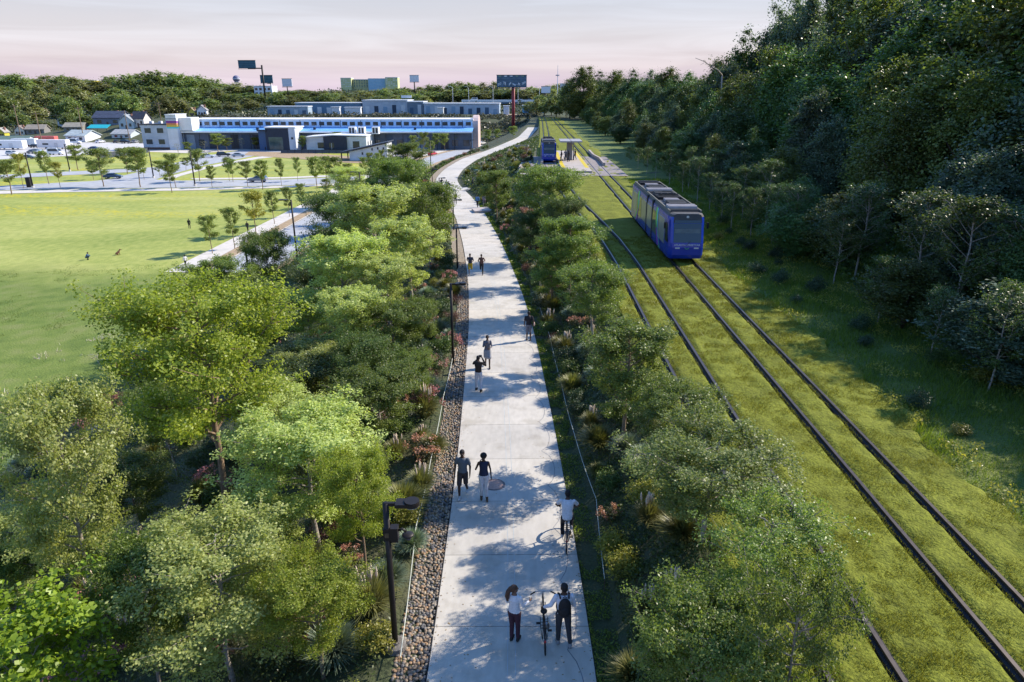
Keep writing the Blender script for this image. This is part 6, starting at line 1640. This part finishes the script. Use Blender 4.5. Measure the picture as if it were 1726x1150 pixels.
def window(parent, x, y, z, w, h, panes=(2, 2), nrm='-y'):
    f = MB(); t = .07
    if nrm == '-y':
        for a, b in ((x - w / 2 - t, x - w / 2), (x + w / 2, x + w / 2 + t)): f.bb(a, b, y - .06, y + .02, z - h / 2 - t, z + h / 2 + t)
        for a, b in ((z - h / 2 - t, z - h / 2), (z + h / 2, z + h / 2 + t)): f.bb(x - w / 2, x + w / 2, y - .06, y + .02, a, b)
        for q in range(1, panes[0]): f.bb(x - w / 2 + w * q / panes[0] - .03, x - w / 2 + w * q / panes[0] + .03, y - .05, y + .01, z - h / 2, z + h / 2)
        wo = f.build('window', M_FRAME, parent); MB().bb(x - w / 2, x + w / 2, y - .03, y + .015, z - h / 2, z + h / 2).build('pane', M_WG, wo)
    else:
        f.bb(x - .02, x + .06, y - w / 2 - t, y + w / 2 + t, z - h / 2 - t, z + h / 2 + t); wo = f.build('window', M_FRAME, parent); MB().bb(x + .03, x + .08, y - w / 2, y + w / 2, z - h / 2, z + h / 2).build('pane', M_WG, wo)
    return wo
G0 = -11.0
# long warehouse
Yw = 287.0
wh = empty('warehouse', (xA(312, Yw), Yw, G0), 0, 'very long warehouse tinted pale blue like skylit shade, with a blue lean-to roof and a strip of small windows', 'warehouse')
ox = xA(312, Yw)
Lw = xA(795, Yw) - ox; ze = zA(550, 222.5, Yw) - G0; Yc = 294.0; zc0 = zA(550, 215, Yc) - G0; zc1 = zA(550, 203, Yc) - G0; d = Yc - Yw
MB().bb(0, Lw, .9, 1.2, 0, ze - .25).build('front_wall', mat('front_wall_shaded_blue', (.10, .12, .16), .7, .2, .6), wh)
r_ = MB(); r_.prism([(0 - .8, ze), (d, zc0), (d, zc0 + .15), (-.8, ze + .15)], 'x', -.6, Lw + .4); r_.build('lean_to_roof', M_ROOFB, wh)
MB().bb(-.6, Lw + .4, -1.0, -.75, ze - .35, ze + .22).build('fascia', M_WHITE, wh)
MB().bb(0, Lw, d, d + 14, 0, zc1).build('clerestory_wall', M_WHB, wh)
MB().bb(-.3, Lw + .3, d - .35, d + 14.3, zc1, zc1 + .55).build('roof', M_WHITE, wh)
for q in range(36):
    xx = Lw * (.035 + .95 * q / 35)
    window(wh, xx, d - .01, (zc0 + zc1) / 2 + .1, 1.9, 1.25, (2, 1))
for q in range(14):
    x0 = Lw * (q + .5) / 14; MB().bb(x0 - .1, x0 + .1, d - .08, d, zc0, zc1).build('downpipe', M_NAVY, wh)
for q in range(26):
    x0 = Lw * (q + .2) / 26; kind = rnd.random()
    if kind < .55: MB().bb(x0, x0 + 3.2, .84, .9, .2, ze - 1.2).build('door', mat('bay_door', rnd.choice([(.02, .03, .05), (.04, .07, .12), (.20, .26, .33), (.035, .04, .05)]), .4), wh)
    else: window(wh, x0 + 1.4, .88, 2.6, 2.2, 2.2)
for q in range(18):
    x0 = Lw * q / 17; MB().tube([(x0, -.5, 0), (x0, -.5, ze)], .14, 8).build('post', M_FRAME, wh)
ga = MB(); ga.prism([(Lw + .02 - Lw, 0)], 'y', 0, 1) if False else None
g = MB(); arch = [(d + .2, 0), (d + 14, 0)] + [(d + 7 + 7 * math.cos(a), zc1 - 1.5 + 3.4 * math.sin(a)) for a in np.linspace(0, PI, 9)]
g.prism(arch, 'x', Lw, Lw + 2.2); g.build('arched_end', mat('arched_end_pinkish', (.55, .43, .40), .8, .12, 1), wh)
for fx in (.25, .45, .62, .8):
    MB().bb(Lw * fx, Lw * fx + .9, 2.2, 3.1, ze + .6, ze + 1.6).build('roof_vent', M_NAVY, wh)
# two storey block and mural tower
Yb = 284.0; bx0, bx1 = xA(243, Yb), xA(287, Yb); hb = zA(265, 211, Yb) - G0
bl = empty('office_block', (bx0, Yb, G0), 0, 'grey two storey block with four square windows left of the mural tower', 'building')
MB().bb(0, bx1 - bx0, 0, 14, 0, hb).build('wall', M_GREYW, bl); MB().bb(-.2, bx1 - bx0, -.2, 14.2, hb, hb + .4).build('roof', M_FRAME, bl); MB().bb(-.1, bx1 - bx0 + .1, -.06, .0, 0, 1.0).build('plinth', mat('plinth_brown', (.10, .06, .05)), bl)
for fx in (.25, .72):
    for fz in (.33, .78): window(bl, (bx1 - bx0) * fx, -.01, hb * fz, 2.3, 1.7, (3, 1))
for fx in (.1, .45, .7): MB().bb((bx1 - bx0) * fx, (bx1 - bx0) * fx + 1.2, 5, 6.5, hb + .4, hb + 1.3).build('roof_vent', M_PALEW, bl)
tx0, tx1 = xA(287.5, Yb), xA(305, Yb); ht = zA(295, 194, Yb) - G0
tw = empty('mural_tower', (tx0, Yb - .4, G0), 0, 'white stair tower with a band of purple, orange and turquoise mural', 'building'); TW = tx1 - tx0
MB().bb(0, TW, 0, 9, 0, ht).build('wall', M_PALEW, tw); MB().bb(TW, TW + 5, 2, 9, ht * .55, ht * .92).build('side_wing', M_WHITE, tw); MB().bb(-.15, TW + .15, -.15, 9.1, ht, ht + .25).build('roof', M_WHITE, tw)
for z0, z1, c in ((.62, .66, (.05, .55, .62)), (.66, .72, (.60, .42, .06)), (.72, .77, (.62, .22, .08)), (.77, .84, (.22, .05, .25)), (.88, .9, (.03, .03, .05))):
    MB().bb(.05, TW + .02, -.03, 0, ht * z0, ht * z1).build('mural_band', mat('mural_paint', c, .6), tw)
    MB().bb(TW, TW + .03, .0, 1.9, ht * z0, ht * z1 * .99).build('mural_band', mat('mural_paint_light', tuple(min(1, v * 1.2 + .05) for v in c), .6), tw)
# entrance hall
Ye = 281.0; ex0, ex1, ex2 = xA(450, Ye), xA(489, Ye), xA(500, Ye); he = zA(470, 216, Ye) - G0
en = empty('entrance_hall', (ex0, Ye, G0), 0, 'tall navy entrance hall with a white side wall in front of the warehouse', 'building')
MB().bb(0, ex1 - ex0, 0, 11, 0, he - .02).build('wall', M_NAVY, en); MB().bb(ex1 - ex0, ex2 - ex0, -.2, 11, 0, he).build('white_wall', M_PALEW, en)
MB().bb(-.2, ex2 - ex0 + .3, -.35, 11.3, he, he + .4).build('roof', M_WHITE, en)
MB().bb(1.0, 6.6, -.05, .0, .2, he * .6).build('glass_front', mat('entrance_glass', (.05, .09, .09), .1, .3, .5, 0, 30, 0, .7), en); window(en, ex1 - ex0 + 1.3, -.21, he * .55, .7, .7, (1, 1))
MB().bb(-3.0, 0, .5, 6, 0, he * .85).build('side_wing', mat('wing_blue', (.05, .10, .2), .5), en); MB().bb(-3.2, .6, -.4, .4, he * .86, he * .93).build('sign_beam', M_NAVY, en)
# white single storey building
Ys_ = at(560, 257, G0).y; sx0, sx1 = xA(517, Ys_), xA(618, Ys_); hs = zA(560, 231, Ys_) - G0
S = empty('white_building', (sx0, Ys_, G0), 0, 'white single storey building with a navy portal in its front', 'building'); SW = sx1 - sx0
MB().bb(0, SW, 0, 24, 0, hs).build('wall', M_PALEW, S); MB().prism([(-.4, hs - .3), (SW * .45, hs + .5), (SW + .3, hs + .2), (SW + .3, hs + .55), (SW * .45, hs + .85), (-.4, hs + .05)], 'y', -.5, 24.4).build('roof', M_WHITE, S)
px0 = SW * .30; MB().bb(px0, px0 + SW * .38, -.9, 0, 0, hs + .2).build('portal', M_NAVY, S); dr = MB().bb(px0 + SW * .09, px0 + SW * .17, -.96, -.9, .1, hs * .62).build('door', M_WG, S); MB().bb(px0 + SW * .128, px0 + SW * .132, -1.0, -.96, .1, hs * .62).build('door_post', M_WHITE, dr)
window(S, SW * .24, -.01, hs * .45, 2.2, 2.0); window(S, SW * .83, -.01, hs * .5, 2.4, 2.4); 
for q in range(5): window(S, SW, 3 + q * 4.4, hs * .5, 1.2, 2.0, (1, 1), '+x')
for fx in (.62, .78, 1.02): 
    u = MB(); u.bb(SW * fx, SW * fx + 2.6, 9, 12, hs + .6, hs + 3.2); uo = u.build('air_unit', M_WHITE, S)
    for k_ in (.3, 1.5): MB().bb(SW * fx + k_, SW * fx + k_ + .8, 8.94, 9.0, hs + .9, hs + 2.9).build('grille', M_FRAME, uo)
fe = empty('fence', (sx0 - 8, Ys_ - 6, G0), 0, 'low dark railing before the white single storey building', 'fence')
MB().bb(0, 26, 0, .05, .15, 1.3).build('mesh_panel', mat('railing_mesh', (.06, .08, .11), .7, .3, 20), fe); MB().tube([(0, 0, 1.35), (26, 0, 1.35)], .05, 6).build('rail', M_POLE, fe)
for q in range(11): MB().tube([(q * 2.6, 0, 0), (q * 2.6, 0, 1.5)], .06, 6).build('post', M_POLE, fe)
# shed roofed pavilion
Yp = at(620, 271, G0).y; ax0, ax1, ax2 = xA(573, Yp), xA(588, Yp), xA(653, Yp); z0_, z1_ = zA(573, 257, Yp) - G0, zA(653, 240, Yp) - G0
P_ = empty('pavilion', (ax0, Yp, G0), 0, 'white pavilion with a dark shed roof rising to the right', 'building'); W1, W2 = ax1 - ax0, ax2 - ax0
zr_ = lambda x: z0_ + (z1_ - z0_) * x / W2
MB().prism([(W1, 0), (W2 - .2, 0), (W2 - .2, zr_(W2) - .4), (W1, zr_(W1) - .4)], 'y', 0, 9).build('wall', M_PALEW, P_)
MB().prism([(-.3, z0_ - .3), (W2 + .4, z1_ - .1), (W2 + .4, z1_ + .25), (-.3, z0_ + .05)], 'y', -.7, 9.7).build('roof', mat('shed_roof_dark', (.05, .055, .07), .6), P_)
for yy_ in (.1, 8.6): MB().tube([(.3, yy_, 0), (.3, yy_, z0_ - .2)], .22, 8).build('post', M_FRAME, P_)
for fx, fz in ((.45, .32), (.66, .55), (.78, .6), (.9, .6)): MB().bb(W2 * fx, W2 * fx + .5, -.05, 0, z1_ * fz, z1_ * fz + .8).build('wall_light', M_FRAME, P_)

# ------------------------------------------------------------ long grey sheds and containers on the terrace behind
def shed(label, px0, px1, ytop, Y, depth_=14, col=(.40, .48, .55), name='shed', roofc=(.62, .63, .64), parts=6, ybase=None):
    x0, x1 = xA(px0, Y), xA(px1, Y); z0 = float(zt((x0 + x1) / 2, Y)) - .3; h = zA((px0 + px1) / 2, ytop, Y) - z0
    o = empty(name, (x0, Y, z0), 0, label, 'shed' if name == 'shed' else name.split('_')[-1], 'long grey sheds and containers on the terrace'); W = x1 - x0
    MB().bb(0, W, 0, depth_, 0, h - .4).build('wall', metal('shed_wall', col), o); MB().bb(-.3, W + .3, -.4, depth_ + .3, h - .4, h).build('roof', mat('shed_roof', roofc, .6), o)
    for q in range(parts):
        x = W * (q + .3) / parts; c = rnd.choice([(.03, .05, .08), (.55, .57, .58), (.06, .11, .17), (.2, .3, .4)])
        MB().bb(x, x + W / parts * .45, -.06, 0, .3, h * rnd.uniform(.5, .75)).build('door', mat('shed_door', c, .6), o)
    return o
shed('low pale trailer shed at the left end of the terrace', 458, 525, 179, 395, 8, (.30, .38, .45), parts=5)
shed('long low blue grey shed between the trailers and the tall shed', 505, 614, 173, 412, 16, (.10, .20, .30), parts=7)
shed('tall grey shed in the middle of the terrace', 616, 690, 168.5, 408, 22, (.40, .46, .52), parts=5)
shed('grey shed with a lit gable right of the tall shed', 690, 716, 171, 407, 18, (.14, .2, .26), parts=2)
shed('long grey blue shed stretching towards the tall billboard', 717, 842, 174, 404, 16, (.36, .44, .52), parts=9)
shed('blue painted shed right of the tall billboard', 880, 916, 178, 385, 10, (.10, .32, .50), 'shed', (.3, .33, .35), 3)
for px0, px1, yt, lab, c in ((564, 577, 180, 'white container left of its twin before the low shed', (.66, .67, .68)), (586, 612, 180.5, 'long white container before the low shed', (.66, .67, .68)), (740, 749, 181, 'small white container before the long grey blue shed', (.6, .62, .63)), (849, 858, 178, 'small white cabin beside the tall billboard pole', (.62, .66, .72))):
    shed(lab, px0, px1, yt, 394, 3, c, 'container', (.7, .7, .7), 1)
sgp = empty('roof_sign', (xA(680, 408), 409, zA(690, 168, 408)), 0, 'white sign on the roof of the tall grey shed', 'sign'); MB().bb(0, xA(697, 408) - xA(680, 408), 0, .4, .8, 2.2).build('panel', M_WHITE, sgp); MB().bb(.5, .7, .1, .3, 0, .8).build('leg', M_FRAME, sgp); MB().bb(4.5, 4.7, .1, .3, 0, .8).build('leg', M_FRAME, sgp)
MBs = MB()
tag(ribbon('dirt_lot', [(xA(842, 396), 396), (xA(884, 396), 396)], -8, 7, None, M_TAN, 'bare tan dirt lot beside the blue painted shed', 'lot', .06))
# scrub on the terrace bank
nb = 42000
xx = -175 + 190 * G.random(nb); yy = 318 + 62 * G.random(nb); dd = vnoise(xx, yy, 7, 71) * .6 + vnoise(xx, yy, 2.2, 72) * .4
ok = (dd > .42) & (xx < xtoe(yy) + 12); xx, yy, dd = xx[ok], yy[ok], dd[ok]
quads_obj('bank_scrub', leaves(np.stack([xx, yy, zt(xx, yy) + (dd - .42) * 5.5 * G.random(len(xx))], 1), np.full(len(xx), .8), G, .5, .8), leafmat('scrub_leaf', (.035, .045, .032), (.13, .12, .075), .2, .05), 'dark scrub and dry brush on the bank below the sheds', 'scrub')
nb = 30000
xx = -420 + 300 * G.random(nb); yy = 345 + 330 * G.random(nb); dd = vnoise(xx, yy, 11, 73) * .6 + vnoise(xx, yy, 3, 74) * .4
ok = (dd > .45) & ~((xx > -270) & (yy < 372)); xx, yy, dd = xx[ok], yy[ok], dd[ok]
quads_obj('hill_undergrowth', leaves(np.stack([xx, yy, zt(xx, yy) + (dd - .45) * 9 * G.random(len(xx))], 1), np.full(len(xx), 1.2), G, .5, .8), leafmat('undergrowth_leaf', (.035, .055, .022), (.11, .12, .05), .25, .05), 'bushy undergrowth between the far houses and on the hill', 'undergrowth')
nb = 26000
xx = -200 + 260 * G.random(nb); yy = 415 + 300 * G.random(nb); dd = vnoise(xx, yy, 12, 75) * .6 + vnoise(xx, yy, 3, 76) * .4
ok = dd > .4; xx, yy, dd = xx[ok], yy[ok], dd[ok]
quads_obj('belt_undergrowth', leaves(np.stack([xx, yy, zt(xx, yy) + (dd - .4) * 9 * G.random(len(xx))], 1), np.full(len(xx), 1.3), G, .5, .8), leafmat('belt_leaf', (.03, .05, .035), (.085, .10, .06), .25, .05), 'dark undergrowth of the tree belt behind the sheds', 'undergrowth')

# ------------------------------------------------------------ houses
def house(label, px, yb, wpx, hpx, wall, roof, gable='x', Y=None):
    p = hit(px, yb) if Y is None else atY(px, yb, Y); s = depth(p) / FPX; w = wpx * s; h = hpx * s; d_ = w * .85
    o = empty('house', (p.x, p.y, float(zt(p.x, p.y)) - .3), R(rnd.uniform(-14, 14)), label, 'house', 'far houses below the wooded hill'); o.location.z = min(o.location.z, p.z)
    h += p.z - o.location.z
    eh = h * .58; wm, rm = mat('house_wall', wall, .8, .08, .5), mat('house_roof', roof, .85, .2, .8)
    if gable == 'y':       # gable towards us
        MB().prism([(-w / 2, 0), (w / 2, 0), (w / 2, eh), (0, h - .15), (-w / 2, eh)], 'y', 0, d_).build('wall', wm, o)
        r = MB()
        for sg in (-1, 1): r.prism([(sg * (w / 2 + .4), eh - .25), (0, h), (0, h + .28), (sg * (w / 2 + .4), eh + .03)], 'y', -.5, d_ + .5)
    else:
        MB().prism([(0, 0), (d_, 0), (d_, eh), (d_ / 2, h - .15), (0, eh)], 'x', -w / 2, w / 2).build('wall', wm, o)
        r = MB()
        for a, b_ in ((-.5, d_ / 2), (d_ + .5, d_ / 2)): r.prism([(a, eh - .25), (b_, h), (b_, h + .28), (a, eh + .03)], 'x', -w / 2 - .5, w / 2 + .5)
    ro = r.build('roof', rm, o); MB().bb(w * .2, w * .2 + .7, d_ * .5, d_ * .5 + .7, h * .8, h * 1.08).build('chimney', mat('chimney_brick', (.28, .14, .1)), ro)
    for fx in (-.28, .28): window(o, w * fx, -.01, eh * .55, w * .14, eh * .34)
    MB().bb(-.5, .5, -.05, 0, 0, min(2.1, eh * .7)).build('door', mat('house_door', (.12, .08, .06)), o)
    return o
H_ = [('cream house with a steep brown gable at the left end of the houses', 34, 228, 15, 15, (.68, .66, .58), (.20, .16, .14), 'y'), ('low brown grey house beside the steep cream one', 60, 226, 28, 14, (.20, .19, .18), (.26, .23, .19), 'x'),
 ('white house with a steep gable above the low brown one', 108, 214, 18, 20, (.68, .70, .74), (.20, .12, .12), 'y'), ('olive brown bungalow in front of the white gabled house', 124, 222, 30, 13, (.22, .21, .18), (.27, .25, .20), 'x'),
 ('red brown roofed house half hidden in trees', 104, 198, 24, 18, (.42, .26, .2), (.32, .15, .11), 'x'), ('narrow cream gabled house in the trees', 145, 198, 12, 18, (.68, .6, .42), (.2, .16, .14), 'y'),
 ('big navy roofed house below the hill', 182, 212, 46, 22, (.16, .19, .24), (.045, .06, .10), 'x'), ('teal grey house with a pale roof', 214, 218, 24, 22, (.38, .46, .48), (.26, .29, .31), 'y'), ('cream house with dark roof and red trim', 234, 215, 22, 24, (.68, .62, .55), (.07, .07, .085), 'x'),
 ('light grey bungalow behind the service road', 205, 234, 34, 13, (.45, .5, .52), (.34, .35, .35), 'x'), ('white shed with a pale green roof behind the vans', 128, 239, 40, 17, (.70, .70, .69), (.42, .47, .46), 'x'), ('flat dark green roofed building at the edge of the car park', 12, 246, 56, 14, (.6, .6, .58), (.10, .15, .13), 'x'),
 ('yellow house at the very edge of the picture', 2, 232, 14, 15, (.55, .48, .06), (.3, .28, .25), 'y'), ('white house under the trees behind the yellow one', 14, 212, 28, 13, (.68, .69, .7), (.25, .24, .23), 'x'),
 ('white two gabled house behind the warehouse roof', 341, 196, 15, 17, (.72, .72, .70), (.25, .24, .24), 'y'), ('small yellow house behind the warehouse roof', 324, 196, 10, 13, (.6, .5, .08), (.25, .2, .12), 'y'), ('grey house above the long warehouse', 300, 186, 22, 14, (.3, .3, .33), (.12, .12, .14), 'x'), ('pale house among hill trees', 70, 196, 16, 12, (.6, .58, .56), (.3, .22, .2), 'y')]
for a in H_: house(*a)
aw = hit(165, 228); ao = empty('awning', (aw.x, aw.y, aw.z), 0, 'bright teal awning above the parked cars', 'awning'); s_ = depth(aw) / FPX
MB().prism([(0, 3.0), (4, 4.4), (4, 4.6), (0, 3.2)], 'x', -17 * s_, 17 * s_).build('roof', mat('awning_teal', (.02, .36, .42), .6), ao)
for q in (-16, 0, 16): MB().tube([(q * s_, .3, 0), (q * s_, .3, 3.1)], .1, 6).build('post', M_POLE, ao)
up = []
for px, yb, yt, lab in ((38, 243, 176, 'first'), (72, 246, 188, 'second'), (142, 238, 180, 'third'), (219, 240, 186, 'fourth'), (273, 212, 172, 'fifth')):
    p = hit(px, yb); h = height_at(p, px, yt); o = empty('utility_pole', p, 0, 'wooden utility pole among the far houses, %s from the left' % lab, 'utility pole', 'utility poles among the far houses')
    MB().tube([(0, 0, -.3), (0, 0, h)], [.22, .15], 8).build('pole', BARK_BROWN, o); MB().box((0, 0, h - .8), (3.2, .16, .2)).build('crossarm', BARK_BROWN, o); up.append(p + Vector((0, 0, h - .7)))
for k, (a, b_) in enumerate(zip(up[:-1], up[1:])):
    mb = MB(); mb.tube([a.lerp(b_, t) - Vector((0, 0, 2.0 * math.sin(PI * t))) for t in np.linspace(0, 1, 9)], .035, 4)
    tag(mb.build('power_line', M_FRAME), 'sagging dark power line between the %s and %s utility pole' % (ORD[k], ORD[k + 1]), 'power line')

# ------------------------------------------------------------ billboards, tower, mast, bridge, far towers
M_BBD = mat('board_slate_blue', (.06, .11, .16), .6, .3, .5); M_BBW = mat('board_white', (.72, .72, .73), .6, .05); M_BBG = mat('board_teal_dark', (.03, .10, .13), .6, .2, .5)
def board(label, px0, px1, y0, y1, Y, m, pole_px, pole_yb, pole_m, pw=.5, slats=0, graffiti=False, rot=0, yb_ground=True):
    x0, x1 = xA(px0, Y), xA(px1, Y); zt_, zb = zA((px0 + px1) / 2, y0, Y), zA((px0 + px1) / 2, y1, Y); xc = (x0 + x1) / 2
    xpole = xA(pole_px, Y); g = float(zt(xpole, Y + 1)); W, Hh = x1 - x0, zt_ - zb
    o = empty('billboard', (xpole, Y, g), 0, label, 'billboard', 'billboards on tall poles'); dx = xc - xpole; z0 = zb - g
    MB().tube([(0, 1.0, -.3), (0, 1.0, z0 + Hh * .4)], pw, 12).build('pole', pole_m, o, True)
    if abs(dx) > W * .3: MB().bb(min(0, dx), max(0, dx), .8, 1.2, z0 - .5, z0 + .3).build('cross_beam', pole_m, o)
    pn = MB().bb(dx - W / 2, dx + W / 2, 0, .5, z0, z0 + Hh).build('panel', m, o)
    fr_ = MB()
    for a, b_, c, d2 in ((-W / 2 - .15, W / 2 + .15, -.2, .02), (-W / 2 - .15, W / 2 + .15, Hh - .02, Hh + .2)): fr_.bb(dx + a, dx + b_, -.12, .62, z0 + c, z0 + d2)
    fr_.build('border', M_FRAME, pn)
    MB().bb(dx - W / 2, dx + W / 2, -1.1, -.1, z0 - .75, z0 - .55).build('catwalk', mat('catwalk_brown', (.22, .14, .12)), o)
    if slats:
        for q in range(1, slats): MB().bb(dx - W / 2, dx + W / 2, -.05, .0, z0 + Hh * q / slats - .08, z0 + Hh * q / slats + .08).build('slat', mat('board_slat', (.14, .22, .28)), pn)
    if graffiti:
        gr = MB(); r = random.Random(4); M_GR = mat('graffiti_white', (.62, .66, .68), .6)
        for q in range(6):
            cx = dx - W / 2 + W * (q + .55) / 6.1; pts = [(cx + r.uniform(-.07, .07) * W, -.06, z0 + Hh * r.uniform(.1, .46)) for _ in range(7)]
            gr.tube(pts, .16, 4)
        gr.build('graffiti', M_GR, pn)
        for q in range(5): MB().bb(dx - W / 2 + W * (.06 + .19 * q), dx - W / 2 + W * (.15 + .19 * q), -.06, 0, z0 + Hh * .88, z0 + Hh * .97).build('top_scrap', rnd.choice((M_GR, mat('scrap_green', (.2, .3, .22)))), pn)
    return o
M_RED = mat('pole_oxide_red', (.24, .035, .04), .6, .15, .5)
board('tall slate billboard with white scrawl on a dark red pole beside the path end', 838, 887, 127, 147, 340, M_BBD, 865, 214, M_RED, .75, 4, True)
board('dark teal billboard offset from its black mast, highest on the skyline', 419, 447, 102, 115, 520, M_BBG, 456, 165, M_POLE, .6, 4)
board('dark green billboard on a pale pole below the offset one', 452, 472, 127, 140, 540, M_BBG, 468, 165, M_PALEW, .55, 3)
board('plain white billboard beside the dark green one', 487, 503, 133, 146, 560, M_BBW, 494, 165, M_POLE, .4)
board('white billboard right of the colourful block', 696, 711, 127, 138, 600, M_BBW, 703, 165, M_POLE, .5)
board('small white sign board left of the tall light mast', 911, 926, 146, 157, 520, M_BBW, 918, 165, M_POLE, .5)
def tower_block(label, px0, px1, y0, Y, col, name='tower_block', bands=None, depth_=14, nx=6, nz=4):
    x0, x1 = xA(px0, Y), xA(px1, Y); g = float(zt(x0, Y)); h = zA((px0 + px1) / 2, y0, Y) - g
    o = empty(name, (x0, Y, g), 0, label, 'building'); W = x1 - x0
    MB().bb(0, W, 0, depth_, 0, h).build('wall', mat('block_wall', col, .7, .08, .4), o); MB().bb(-.2, W + .2, -.2, depth_ + .2, h, h + .5).build('roof', M_PALEW, o)
    for q in range(nx):
        for k in range(nz):
            MB().bb(W * (q + .2) / nx, W * (q + .8) / nx, -.08, 0, h - (k + .85) * h * .6 / nz, h - (k + .3) * h * .6 / nz).build('window', M_WG if bands is None else mat('block_window', rnd.choice(bands), .3), o)
    return o
tower_block('yellow green wing with white windows at the left of the glass block', 583, 600, 132, 900, (.50, .52, .26), bands=[(.6, .62, .55), (.5, .55, .35)], nx=5, nz=5)
tower_block('dark and yellow chequered wing of the far block', 603, 628, 134.5, 905, (.46, .45, .22), bands=[(.05, .12, .15), (.16, .2, .12)], nx=6, nz=5)
tower_block('pale blue glass block in the middle of the far towers', 628, 656, 133, 900, (.30, .48, .58), bands=[(.26, .46, .58), (.34, .5, .58)], nx=7, nz=5)
tower_block('yellow green wing with a white edge right of the glass block', 656, 676, 131, 895, (.50, .52, .26), bands=[(.6, .62, .5), (.35, .42, .2)], nx=5, nz=5)
tower_block('white block under the dark billboards on the skyline', 440, 468, 146, 575, (.70, .72, .74), nx=4, nz=2)
tower_block('white building on the skyline beside the wood', 943, 958, 142, 520, (.60, .62, .64), nx=3, nz=2)
tower_block('yellow roofed building on top of the far hill', 155, 180, 136, 760, (.55, .42, .05), nx=3, nz=1)
Yq = 720; xq = xA(413, Yq); gq = float(zt(xq, Yq)); zc_ = zA(413, 133, Yq) - gq; wt = empty('water_tower', (xq, Yq, gq), 0, 'bulbous blue grey water tower on the skyline', 'water tower'); wm_ = mat('tank_blue_grey', (.16, .16, .24), .5)
q = MB(); q.ell((0, 0, zc_), (3.4, 3.4, 3.2), 18, 12); q.tube([(0, 0, zc_ - 3.4), (0, 0, zc_ - 2.4)], 2.2, 14); q.build('tank', wm_, wt, True); MB().tube([(0, 0, zc_ - .3), (0, 0, zc_ + .3)], 3.5, 20).build('balcony', M_PALEW, wt)
for k in range(5): a = k * 1.256; MB().tube([(2.8 * math.cos(a), 2.8 * math.sin(a), 0), (2.0 * math.cos(a), 2.0 * math.sin(a), zc_ - 2.4)], .22, 6).build('leg', M_PALEW, wt)
Yq = 540; xq = xA(937.5, Yq); gq = float(zt(xq, Yq)); hq = zA(937, 110, Yq) - gq; ms = empty('light_mast', (xq, Yq, gq), 0, 'very tall thin pale light mast on the skyline', 'mast')
MB().tube([(0, 0, 0), (0, 0, hq)], [.5, .12], 8).build('pole', M_PALEW, ms); zq = zA(937, 127, Yq) - gq; MB().tube([(0, 0, zq - .4), (0, 0, zq + .3)], 1.5, 14).build('lamp_ring', mat('mast_ring', (.3, .3, .32)), ms)
Yq = 555; bx0, bx1 = xA(780, Yq), xA(975, Yq); zb_ = zA(860, 169, Yq); gb = float(zt(bx0, Yq)); bg_ = empty('bridge', (bx0, Yq, gb), 0, 'long highway bridge with a pale parapet behind the sheds', 'bridge'); LB = bx1 - bx0; hb_ = zb_ - gb
MB().bb(0, LB, 0, 12, hb_ - 2.4, hb_ - .5).build('deck', mat('bridge_girder_blue_grey', (.16, .22, .28), .7), bg_); MB().bb(0, LB, -.3, -.02, hb_ - 1.2, hb_ + .35).build('parapet', M_WHITE, bg_)
for k in range(6): MB().bb(LB * (k + .5) / 6 - .6, LB * (k + .5) / 6 + .6, 2, 10, -.5, hb_ - 2.4).build('pier', mat('pier_concrete', (.3, .32, .33)), bg_)
for k, (px, c, kd) in enumerate(((800, (.7, .7, .7), 'van'), (832, (.05, .06, .07), 'sedan'), (876, (.6, .6, .62), 'sedan'), (893, (.03, .03, .04), 'suv'), (921, (.5, .55, .6), 'sedan'), (935, (.04, .05, .06), 'sedan'))):
    car(('white van', 'dark car', 'silver car', 'black suv', 'pale blue car', 'black car')[k] + ' on the highway bridge, %s from the left' % ORD[k], (xA(px, Yq + 3), Yq + 3, zb_ - .5), 0 if k % 2 else PI, c, kd, 'car', 'car', 'vehicles on the highway bridge')
for k, px in enumerate((766, 792, 832, 873, 908)):
    x = xA(px, Yq); g = float(zt(x, Yq - 2)); o = empty('highway_lamp', (x, Yq - 2, g), 0, 'tall pale highway lamp with a curved arm, %s from the left' % ORD[k], 'street lamp', 'highway lamps by the bridge'); h = zA(px, 146, Yq) - g
    MB().tube([(0, 0, 0), (0, 0, h - 1.2), (-.6, 0, h - .3), (-2.2, 0, h)], [.2, .14, .12, .08], 6).build('pole', M_PALEW, o); MB().box((-2.6, 0, h), (1.2, .4, .2)).build('lamp_head', M_PALEW, o)
